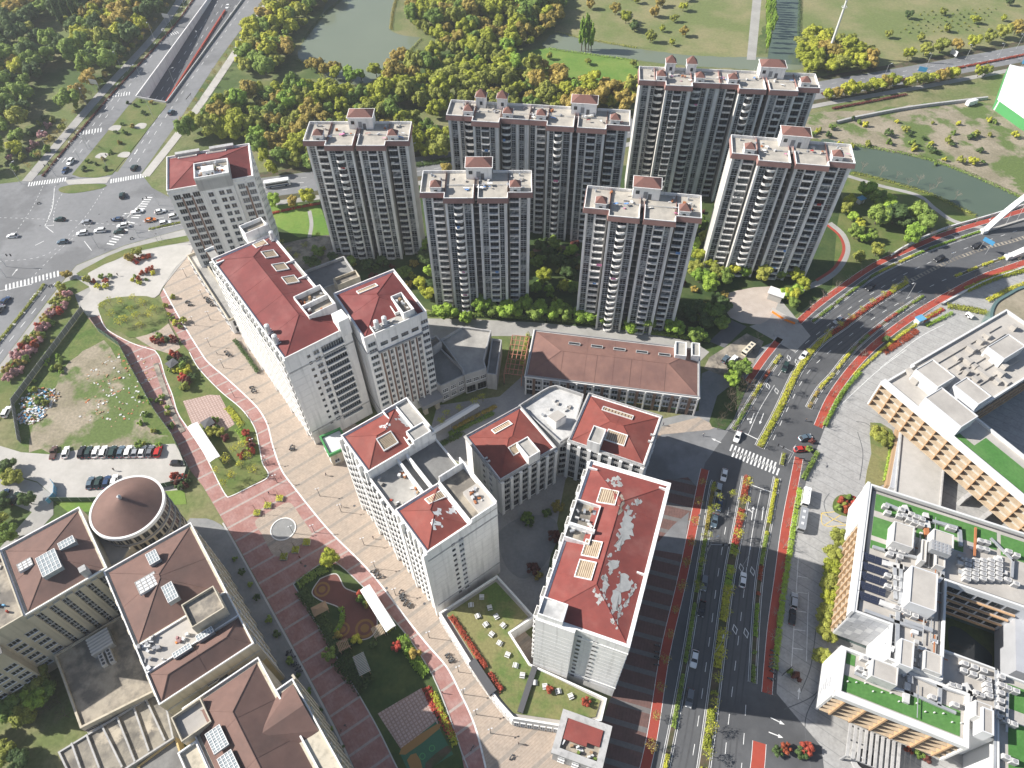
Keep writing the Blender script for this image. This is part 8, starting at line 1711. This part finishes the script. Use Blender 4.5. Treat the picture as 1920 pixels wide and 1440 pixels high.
q = MB(); q.face([(.38*math.cos(t*.5236),.38*math.sin(t*.5236),0) for t in range(12)]); mh = q.mesh('manhole_cover',['dark_trim']); rnd = random.Random(3)
for k in range(44):
    x, y = rnd.choice(((rnd.uniform(20,300), rnd.uniform(370,470)),(rnd.uniform(1300,1400), rnd.uniform(900,1430)),(rnd.uniform(1420,1600), rnd.uniform(620,820)),(rnd.uniform(560,850), rnd.uniform(900,1250))))
    if in_poly(x, y, [(270,380),(360,380),(360,430),(290,430)]): continue
    o = inst('manhole_cover', mh, None, (*P2(x, y),.068)); o['kind'] = 'structure'
# ---------------- vehicles ----------------
for n, c, mt in (('car_white',(.78,.78,.77),0),('car_black',(.018,.019,.022),0),('car_grey',(.17,.18,.19),.3),('car_silver',(.42,.43,.44),.4),('car_blue',(.03,.06,.13),.1),('car_bluegrey',(.12,.17,.21),.3),('car_red',(.42,.025,.02),0),('car_orange',(.55,.16,.03),0),('car_green',(.025,.05,.045),.1),('car_brown',(.10,.06,.05),.1),('car_cream',(.62,.56,.44),0)): mat(n, c, .28, metal=mt, spec=.5)
mat('lamp_clear',(.8,.8,.78),.15); mat('lamp_red',(.45,.02,.02),.2); mat('car_glass',(.012,.014,.017),.06, spec=.6)
def loft(b, secs, mi=0):
    """rings across x: (x, half width low, half width high, z low, z high)"""
    rings = []
    for x, wl, wh, z0, z1 in secs: rings.append([(x, -wl, z0),(x, -wl*1.0, z0 + (z1 - z0)*.55),(x, -wh, z1),(x, wh, z1),(x, wl, z0 + (z1 - z0)*.55),(x, wl, z0)])
    for a, c in zip(rings, rings[1:]):
        for i in range(6): j = (i + 1) % 6; b.face([a[i], a[j], c[j], c[i]], mi)
    b.face(rings[0][::-1], mi); b.face(rings[-1], mi)
def car_meshes(L=4.6, W=1.82, H=1.46, suv=False, pick=False):
    h = L/2; w = W/2; b = MB(); zb = .28; sh = .86 if not suv else .98
    loft(b, [(-h, w*.82, w*.72,.42, sh*.80),(-h + .22, w*.95, w*.88, zb, sh),(-h + .9, w, w*.95, zb, sh + .02),(0, w, w*.96, zb, sh + .03),(h - 1.35, w, w*.95, zb, sh),(h - .35, w*.95, w*.86, zb, sh*.86),(h, w*.78, w*.66,.38, sh*.66)]); body = b
    g = MB(); r0, r1 = (-h + .25,-h + 1.0) if not suv else (-h + .12,-h + .5); f0, f1 = h - 1.35, h - 2.1; ww, wt = w*.93, w*.74; z0, z1 = sh + .0, H
    if pick: r0, r1 = -.35,-.2; 
    lo = [(r0,-ww),(f0,-ww),(f0, ww),(r0, ww)]; hi = [(r1,-wt),(f1,-wt),(f1, wt),(r1, wt)]
    for i in range(4): j = (i + 1) % 4; g.face([(*lo[i], z0),(*lo[j], z0),(*hi[j], z1),(*hi[i], z1)])
    r = MB(); r.box(r1 - .04, f1 + .04,-wt - .03, wt + .03, z1 - .03, z1 + .04)
    for i in range(4): r.tube((*lo[i], z0),(*hi[i], z1),.05, n=4)
    wh = MB(); wh.tube((0,-.1,0),(0,.1,0),.33, n=12, caps=True); ln = MB(); ln.box(-.06,.06,-.2,.2,-.08,.08)
    return body, g, r, wh, ln, L, W, sh
_vc = {}
def car(px, to, col, label, kind='sedan', group=None, z=.05):
    L, W, H = {'sedan': (4.7,1.82,1.45),'suv': (4.75,1.88,1.68),'pickup': (5.2,1.85,1.75),'hatch': (4.2,1.75,1.5)}[kind]
    if (kind, col) not in _vc:
        if kind not in _vc: _vc[kind] = car_meshes(L, W, H, kind in ('suv','hatch'), kind == 'pickup')
        bd, g, r, wh, ln, *_ = _vc[kind]; mb = bd.mesh('body',['car_' + col]); shade_smooth(mb) if 0 else None
        _vc[(kind, col)] = (mb, r.mesh('roof',['car_' + col]))
        if (kind, 'x') not in _vc: _vc[(kind, 'x')] = (g.mesh('windows',['car_glass']), wh.mesh('wheel',['rubber']), ln.mesh('headlight',['lamp_clear']), ln.mesh('taillight',['lamp_red']))
    mb, rm = _vc[(kind, col)]; gm, wm, hm, tm = _vc[(kind, 'x')]; sh = _vc[kind][7]
    p = Vector(P2(*px, .7)); f = Vector(P2(*to, .7)); a = math.atan2(f.y - p.y, f.x - p.x)
    t = thing('car' if kind != 'pickup' else 'pickup_truck', label, 'car',(p.x, p.y, z), a, group)
    inst('body', mb, t); inst('windows', gm, t); inst('roof', rm, t)
    for sx in (-1,1):
        for sy in (-1,1): inst('wheel', wm, t, (sx*L*.29, sy*(W/2 - .1),.33))
    for sy in (-1,1): inst('headlight', hm, t, (L/2 - .12, sy*W*.3, sh*.7)); inst('taillight', tm, t, (-L/2 + .06, sy*W*.33, sh*.78))
    return t
J = 'cars at the intersection'
for px, to, c, lab, k in (((132,303),(112,326),'white','white car braking on the left carriageway before the avenue crossing','suv'),((122,319),(102,342),'blue','dark blue car nearest the avenue crossing','sedan'),((252,314),(272,285),'green','dark green car entering the right carriageway of the avenue','suv'),((321,210),(341,182),'bluegrey','blue-grey car driving up the right carriageway beside the traffic island','suv'),((427,12),(412,35),'white','white car in the sunken road at the top edge','sedan'),((229,366),(233,345),'green','dark car heading up from the middle of the intersection','suv'),
        ((112,411),(90,411),'green','dark sedan alone in the upper middle of the intersection','sedan'),((162,416),(140,416),'silver','silver sedan behind the lone dark sedan','sedan'),((220,411),(200,412),'blue','dark blue sedan on the crossing stripes','sedan'),((257,396),(277,392),'white','white pickup at the head of the upper queue','pickup'),((300,396),(320,391),'white','white sedan following the pickup','sedan'),((327,405),(347,400),'white','white car partly behind the red corner block','suv'),((282,412),(302,408),'orange','orange taxi in the cross street queue','sedan'),((310,418),(330,414),'white','white car behind the orange taxi','suv'),
        ((230,423),(210,426),'white','white car above the dark one at the left end of the queue','suv'),((187,432),(165,434),'white','white car second from the left in the lower line','suv'),((154,437),(132,440),'white','white car first in the lower line','suv'),((223,434),(203,436),'green','dark car below the white one in the queue','sedan'),((117,453),(95,455),'bluegrey','blue-grey car lowest in the intersection','sedan'),((23,442),(2,443),'white','white car at the left edge of the intersection','sedan'),((10,563),(26,545),'blue','dark blue car on the lower-left road','sedan'),((0,580),(16,562),'grey','grey car cut by the left edge on the lower-left road','suv')): car(px, to, c, lab, k, J)
row = [('brown','pickup','brown open pickup at the left end of the parking row'),('white','sedan','white sedan second in the parking row'), None, ('black','suv','black car after the gap in the parking row'),('green','sedan','dark green sedan right of the black car in the parking row'),('white','sedan','white sedan between the dark green and white cars in the row'),('white','suv','white off-roader in the middle of the parking row'),('green','suv','dark car right of the white off-roader'),('bluegrey','sedan','blue-grey sedan in the parking row'),('white','suv','white car right of the blue-grey sedan'),('silver','sedan','silver car fourth from the red one'),('white','sedan','white car third from the red one'),('grey','sedan','dark grey car beside the red one'),('red','suv','red car at the right end of the parking row')]
xs = [300,370,0,460,497,538,583,635,680,722,762,800,845,890]
for x, r_ in zip(xs, row):
    if r_: car((x/3,848 - (x - 300)*.004),(x/3 + 2.5,838), r_[0], r_[2], r_[1],'parking row on the pale lot')
for x, y, c, lab in ((169,905,'bluegrey','blue-grey car at the left of the lower parking row'),(184,904,'green','dark green car in the lower parking row'),(200,903,'blue','dark blue car in the lower parking row'),(214,901,'white','white panoramic-roof car beside the rotunda')): car((x, y),(x + 3, y - 12), c, lab, 'sedan','lower parking row')
for px, to, c, lab, k in (((333,868),(355,868),'black','black car leaving the parking lot','sedan'),((12,772),(18,760),'white','white car outside the hoarding at the left edge','suv'),((8,928),(14,915),'blue','dark blue car at the left edge of the access road','sedan'),((27,934),(34,922),'green','dark car on the access road','sedan'),
        ((1393,1087),(1396,1065),'white','white sedan driving up the main road past the diamonds','sedan'),((1302,1235),(1298,1260),'white','white sedan in the shade beside the long block','sedan'),((1293,1309),(1289,1334),'grey','dark grey car behind the white sedan in the shade','suv'),((1316,1141),(1312,1165),'black','black car in the left lane in the shade','sedan'),((1320,1093),(1317,1115),'grey','dark off-roader parked by the left verge','suv'),((1358,890),(1354,910),'white','white car parked first below the crossing','sedan'),((1347,919),(1343,940),'silver','silver pickup-sized car parked second below the crossing','suv'),((1349,946),(1345,965),'blue','dark car parked third below the crossing','sedan'),((1340,976),(1336,996),'bluegrey','grey-blue car parked fourth below the crossing','sedan'),
        ((1383,818),(1376,838),'white','white car waiting at the crossing','sedan'),((1472,688),(1464,708),'green','dark car driving down the upper main road','suv'),((1507,666),(1495,682),'white','white car with open roof beside the lime median','sedan'),((1572,600),(1556,612),'silver','silver car coming from the bridge','sedan'),((1632,538),(1615,550),'black','black car in the shadow on the upper main road','sedan'),((1761,485),(1740,494),'black','black car nearest the median hatching','suv'),((1831,461),(1810,468),'black','black car near the blue bridge sign','suv'),((1510,820),(1535,812),'bluegrey','pale blue car turning towards the campus','sedan'),((1502,842),(1525,840),'red','red car stopped at the mouth of the lower cycle lane','sedan'),
        ((1360,673),(1370,660),'bluegrey','small blue-grey car in the shop car park','hatch'),((1375,674),(1387,660),'white','white car in the shop car park','suv'),((1388,680),(1400,666),'brown','dark brown car in the shop car park','sedan'),((1489,1126),(1491,1105),'silver','silver car in the campus parking bays','suv'),((1486,1156),(1488,1135),'black','black car in the campus parking bays','sedan')): car(px, to, c, lab, k)
def boxy(name, label, px, to, L, W, H, col, glass=True, stripe=None, cat='bus', cab=None):
    p = Vector(P2(*px, H/2)); f = Vector(P2(*to, H/2)); t = thing(name, label, cat, (p.x, p.y, .05), math.atan2(f.y - p.y, f.x - p.x)); q = MB(); w = W/2
    loft(q, [(-L/2, w*.92, w*.86,.4, H*.96),(-L/2 + .2, w, w*.93,.35, H),(L/2 - .5, w, w*.93,.35, H),(L/2, w*.9, w*.8,.42, H*.9)]); q.build('body', col, t)
    if glass:
        for s_ in (-1,1): q = MB(); q.box(-L/2 + .5, L/2 - .8, s_*w - .02, s_*w + .02, H*.5, H*.8); q.build('side_windows','car_glass', t)
        q = MB(); q.box(L/2 - .12, L/2 + .03,-w*.82, w*.82, H*.48, H*.84); q.build('windscreen','car_glass', t)
    if stripe:
        for s_ in (-1,1): q = MB(); q.box(-L/2 + .3, L/2 - .6, s_*w - .03, s_*w + .03, H*.2, H*.42); q.build('stripe', stripe, t)
    for k in range(3): q = MB(); q.box(-L*.35 + k*L*.28,-L*.35 + k*L*.28 + .8,-.4,.4, H, H + .12); q.build('roof_unit','light_panel' if col != 'car_cream' else 'dark_trim', t)
    wm = MB(); wm.tube((0,-.14,0),(0,.14,0),.46 if L > 8 else .38, n=12, caps=True); wm = wm.mesh('wheel',['rubber'])
    for sx in (-.3,.32):
        for sy in (-1,1): inst('wheel', wm, t, (sx*L, sy*(w - .12),.45))
boxy('bus','white and blue city bus on the cross road',(520,343),(560,337),11.0,2.5,3.1,'car_white', True, 'car_blue'); boxy('minibus','cream minibus in the shop car park',(1403,655),(1388,670),6.2,2.1,2.4,'car_cream', True, None, 'minibus'); boxy('box_truck','white box truck parked before the office block',(1511,932),(1507,960),6.0,2.1,2.6,'car_white', True, None, 'truck'); boxy('coach','silver coach parked behind the white box truck',(1504,975),(1500,1000),7.5,2.3,2.8,'car_silver', True, None, 'bus'); boxy('box_van','white box container beside the road to the white hall',(1822,192),(1850,184),6.0,2.2,2.6,'car_white', False, None, 'van'); boxy('utility_cart','small white cart at the end of the campus driveway',(1818,592),(1828,600),2.6,1.3,1.6,'car_white', True, None, 'cart')
# ---------------- two-wheelers ----------------
q = MB(); q.tube((-.55,0,.3),(.1,0,.45),.12,.14,6); q.tube((.1,0,.45),(.5,0,.95),.1,.06,6); q.box(-.55,.15,-.13,.13,.62,.76); SB = q.mesh('frame',['pole_dark']); q = MB(); q.tube((0,-.06,0),(0,.06,0),.26, n=10, caps=True); SW_ = q.mesh('wheel',['rubber']); q = MB(); q.tube((.48,-.32,.98),(.48,.32,.98),.03, n=5); SH = q.mesh('handlebar',['pole_grey'])
def scooter(x, y, a, label, group):
    t = thing('scooter', label, 'scooter',(x, y, .06), a, group); inst('frame', SB, t); inst('wheel', SW_, t, (-.55,0,.26)); inst('wheel', SW_, t, (.55,0,.26)); inst('handlebar', SH, t)
def rack(a, c, n, label, group, seed, turn=1.57):
    rnd = random.Random(seed); A, B_ = Vector(P2(*a)), Vector(P2(*c)); u = math.atan2(B_.y - A.y, B_.x - A.x)
    for i in range(n): p = A.lerp(B_, (i + rnd.uniform(.2,.8))/n); scooter(p.x + rnd.uniform(-.4,.4), p.y + rnd.uniform(-.4,.4), u + turn + rnd.uniform(-.5,.5), nth(label, i, 'top'), group)
rack((540,1222),(562,1262),14,'scooter or bicycle in the cluster on the shaded pavement','two-wheelers on the shaded pavement',1); rack((430,1105),(455,1140),9,'parked two-wheeler beside the brown block wall','two-wheelers beside the brown block',2); rack((492,1215),(520,1260),10,'parked two-wheeler in the sunken yard beside the yellow wall','two-wheelers in the sunken yard',3); rack((700,1070),(715,1085),5,'bicycle in the upper plaza rack','bicycles in the upper plaza rack',4); rack((748,1110),(768,1140),10,'bicycle in the lower plaza rack','bicycles in the lower plaza rack',5); rack((835,1225),(850,1245),5,'scooter at the plaza stall','scooters at the plaza stall',6); rack((425,660),(432,668),4,'scooter in the marked bay beside the longest block','scooters beside the longest block',7); rack((470,725),(478,737),4,'scooter in the middle marked bay of the plaza','scooters in the middle bay',8); rack((350,565),(360,575),4,'scooter in the top marked bay of the plaza','scooters in the top bay',9); rack((385,558),(400,575),7,'bicycle before the shop terrace','bicycles before the shop terrace',10); rack((1232,1210),(1228,1250),5,'scooter on the dark brick pavement by the long block','scooters by the long block',11); rack((1448,1220),(1444,1280),9,'bicycle in the rack beside the campus cycle lane','bicycles beside the campus cycle lane',12); rack((545,838),(552,845),3,'scooter near the corner pavilion','scooters near the corner pavilion',13)
for px, lab in (((73,382),'scooter crossing the upper part of the intersection'),((339,234),'scooter on the pavement right of the avenue'),((247,448),'scooter waiting beside the cross street'),((95,537),'scooter near the lower-left crossing'),((958,1420),'scooter in the marked bay on the lower plaza'),((886,1403),'scooter riding down the lower brick path')): p = P2(*px); scooter(p[0], p[1],1.0, lab, None)
# ---------------- people ----------------
def person_mesh(stride, tops, legs):
    me = bpy.data.meshes.new('person_cage'); s_ = stride
    v = [(0,0,.95),(0,0,1.2),(0,0,1.42),(0,0,1.52),(.02,0,1.62),(.02,0,1.74),(0,.18,1.40),(-.06*s_, .24,1.14),(.08*s_, .25,.90),(0,-.18,1.40),(.08*s_, -.24,1.14),(-.05*s_, -.25,.90),(0,.09,.88),(.14*s_, .10,.48),(.10*s_, .10,.06),(.22*s_ + .1,.10,.03),(0,-.09,.88),(-.08*s_, -.10,.48),(-.28*s_, -.10,.08),(-.16*s_, -.10,.03)]
    e = [(0,1),(1,2),(2,3),(3,4),(4,5),(2,6),(6,7),(7,8),(2,9),(9,10),(10,11),(0,12),(12,13),(13,14),(14,15),(0,16),(16,17),(17,18),(18,19)]
    me.from_pydata(v, e, []); o = bpy.data.objects.new('tmp', me); C.objects.link(o); md = o.modifiers.new('s','SKIN'); rad = [.14,.13,.15,.06,.09,.10,.07,.05,.04,.07,.05,.04,.09,.065,.05,.04,.09,.065,.05,.04]
    for i, r_ in enumerate(rad): me.skin_vertices[0].data[i].radius = (r_, r_)
    me.skin_vertices[0].data[0].use_root = True; o.modifiers.new('d','SUBSURF').levels = 1
    dg = bpy.context.evaluated_depsgraph_get(); n = bpy.data.meshes.new_from_object(o.evaluated_get(dg)); bpy.data.objects.remove(o)
    for m in (tops, legs, 'skin','black'): n.materials.append(M(m))
    for p in n.polygons:
        z = p.center.z; p.material_index = 3 if z > 1.69 or (z > 1.6 and p.center.x < -.02) else 2 if z > 1.47 else 1 if z < .93 and abs(p.center.y) < .2 else 2 if z < .97 else 0
    n.name = 'person'; return n
mat('cloth_navy',(.03,.04,.08),.9); mat('cloth_red',(.35,.04,.04),.9); mat('cloth_grey',(.2,.2,.21),.9); mat('cloth_light',(.6,.6,.58),.9)
PM = [person_mesh(1.0,'cloth_navy','black'), person_mesh(.6,'black','cloth_navy'), person_mesh(1.2,'cloth_light','cloth_navy'), person_mesh(.2,'cloth_red','black'), person_mesh(.9,'cloth_grey','black')]
PD = ['navy jacket and black trousers','black jacket and navy trousers','pale shirt and navy trousers','red jacket and black trousers','grey jacket and black trousers']
for i, (px, k, place) in enumerate((((505,927),0,'walking on the brick paving above the oval plaza'),((563,1047),3,'standing in the shadow edge below the oval plaza'),((566,1058),1,'beside the red-jacketed one below the oval plaza'),((641,951),4,'walking across the middle of the beige plaza'),((222,518),1,'walking on the pale apron near the flower beds'),((1243,798),0,'standing on the shop corner paving'),((1318,818),2,'crossing the side street by the shops'),((1510,790),1,'waiting at the campus side of the crossing'),((640,1370),4,'on the dark brick near the lower edge'),((648,1362),0,'next to the grey-jacketed one near the lower edge'),((972,1395),1,'walking on the lower beige plaza'),((885,1260),2,'near the podium shop windows'),((612,892),0,'by the corner pavilion'),((830,1300),3,'on the brick path beside the flower bed'),((215,883),1,'walking across the parking lot'),((408,665),4,'walking past the longest block'),((1010,735),1,'in the alley near the orange banner'),((945,722),0,'under the orange banner'),((700,1010),4,'by the plaza lamp beside the stepped block'),((1410,770),0,'on the verge beside the upper crossing'))):
    p = P2(*px); o = inst('person', PM[k], None, (*p, .07), i*1.3); tag(o, 'person in %s %s' % (PD[k], place),'person')
# ---------------- laundry on the towers ----------------
for n, c in (('cloth_pink',(.62,.22,.38)),('cloth_blue',(.12,.25,.5)),('cloth_white',(.78,.78,.77))): mat(n, c, .9)
rnd = random.Random(77); LC = ['cloth_white','cloth_white','cloth_pink','cloth_blue','cloth_light','cloth_red']
TN = ['the tower beside the wood','the middle long tower','the lane-side tower','the shop tower','the farthest long tower','the river tower']
for ti, (t, sp) in enumerate(((T1, SINGLE),(T2, DOUBLE),(T3, SINGLE),(T4, SINGLE),(T5, DOUBLE),(T6, SINGLE))):
    its = []
    for k in range(9): x0, x1, kk, rd = rnd.choice(sp['bal']); its.append((rnd.uniform(x0, x1 - .02)*t.W, kk, rnd.randrange(2,17)))
    for k, (x, kk, f) in enumerate(sorted(its)):
        y = sp['bays'][kk][2] - 1.35; q = MB(); w_ = rnd.uniform(.8,1.8); h_ = rnd.uniform(.7,1.2)
        for i in range(4): q.face([(w_*i/4,.05*(i % 2),0),(w_*(i + 1)/4,.05*((i + 1) % 2),0),(w_*(i + 1)/4,.05*((i + 1) % 2), h_),(w_*i/4,.05*(i % 2), h_)])
        c = LC[rnd.randrange(6)]; ca, sa = math.cos(t.a), math.sin(t.a); o = q.build('laundry', c, None, (t.O[0] + x*ca - y*sa, t.O[1] + x*sa + y*ca, .6 + f*FH + .25), t.a); tag(o, nth('%s laundry hung out on a balcony of %s' % (c[6:], TN[ti]), k),'laundry','laundry on ' + TN[ti])
    for k, x in enumerate(sorted(rnd.uniform(.15,.95)*t.W for _ in range(7 if sp is SINGLE else 12))):
        q = MB(); y = rnd.uniform(.5,4.5); w_, d_ = rnd.uniform(.8,2.2), rnd.uniform(.6,1.4); zt = NF*FH + .6 + rnd.uniform(.4,1.3)
        for i in range(3): q.face([(w_*i/3,0,-.15*(i % 2)),(w_*(i + 1)/3,0,-.15*((i + 1) % 2)),(w_*(i + 1)/3, d_, -.3),(w_*i/3, d_, -.3)])
        q.box(0,.05, d_/2 - .03, d_/2 + .03,-zt + NF*FH + .6,-.2); q.box(w_ - .05, w_, d_/2 - .03, d_/2 + .03,-zt + NF*FH + .6,-.2)
        c = LC[rnd.randrange(6)]; ca, sa = math.cos(t.a), math.sin(t.a); o = q.build('drying_quilt', c, None, (t.O[0] + x*ca - y*sa, t.O[1] + x*sa + y*ca, zt), t.a + rnd.uniform(-.4,.4)); tag(o, nth('%s bedding drying on the roof of %s' % (c[6:], TN[ti]), k),'bedding','bedding on the roof of ' + TN[ti])
# ---------------- hazy air ----------------
hm = bpy.data.materials.new('haze'); hm.use_nodes = True; n_ = hm.node_tree; n_.nodes.clear(); ho = n_.nodes.new('ShaderNodeOutputMaterial'); hv = n_.nodes.new('ShaderNodeVolumePrincipled')
hv.inputs['Color'].default_value = (.86,.9,.95,1); hv.inputs['Density'].default_value = .00015; hv.inputs['Anisotropy'].default_value = .2; n_.links.new(hv.outputs[0], ho.inputs['Volume'])
q = MB(); q.box(-big - 10, big + 10,-big - 10, big + 10,-8,196); hz = inst('haze', q.mesh('haze',[hm])); tag(hz, 'thin pale haze over the whole district','haze', kind='stuff')
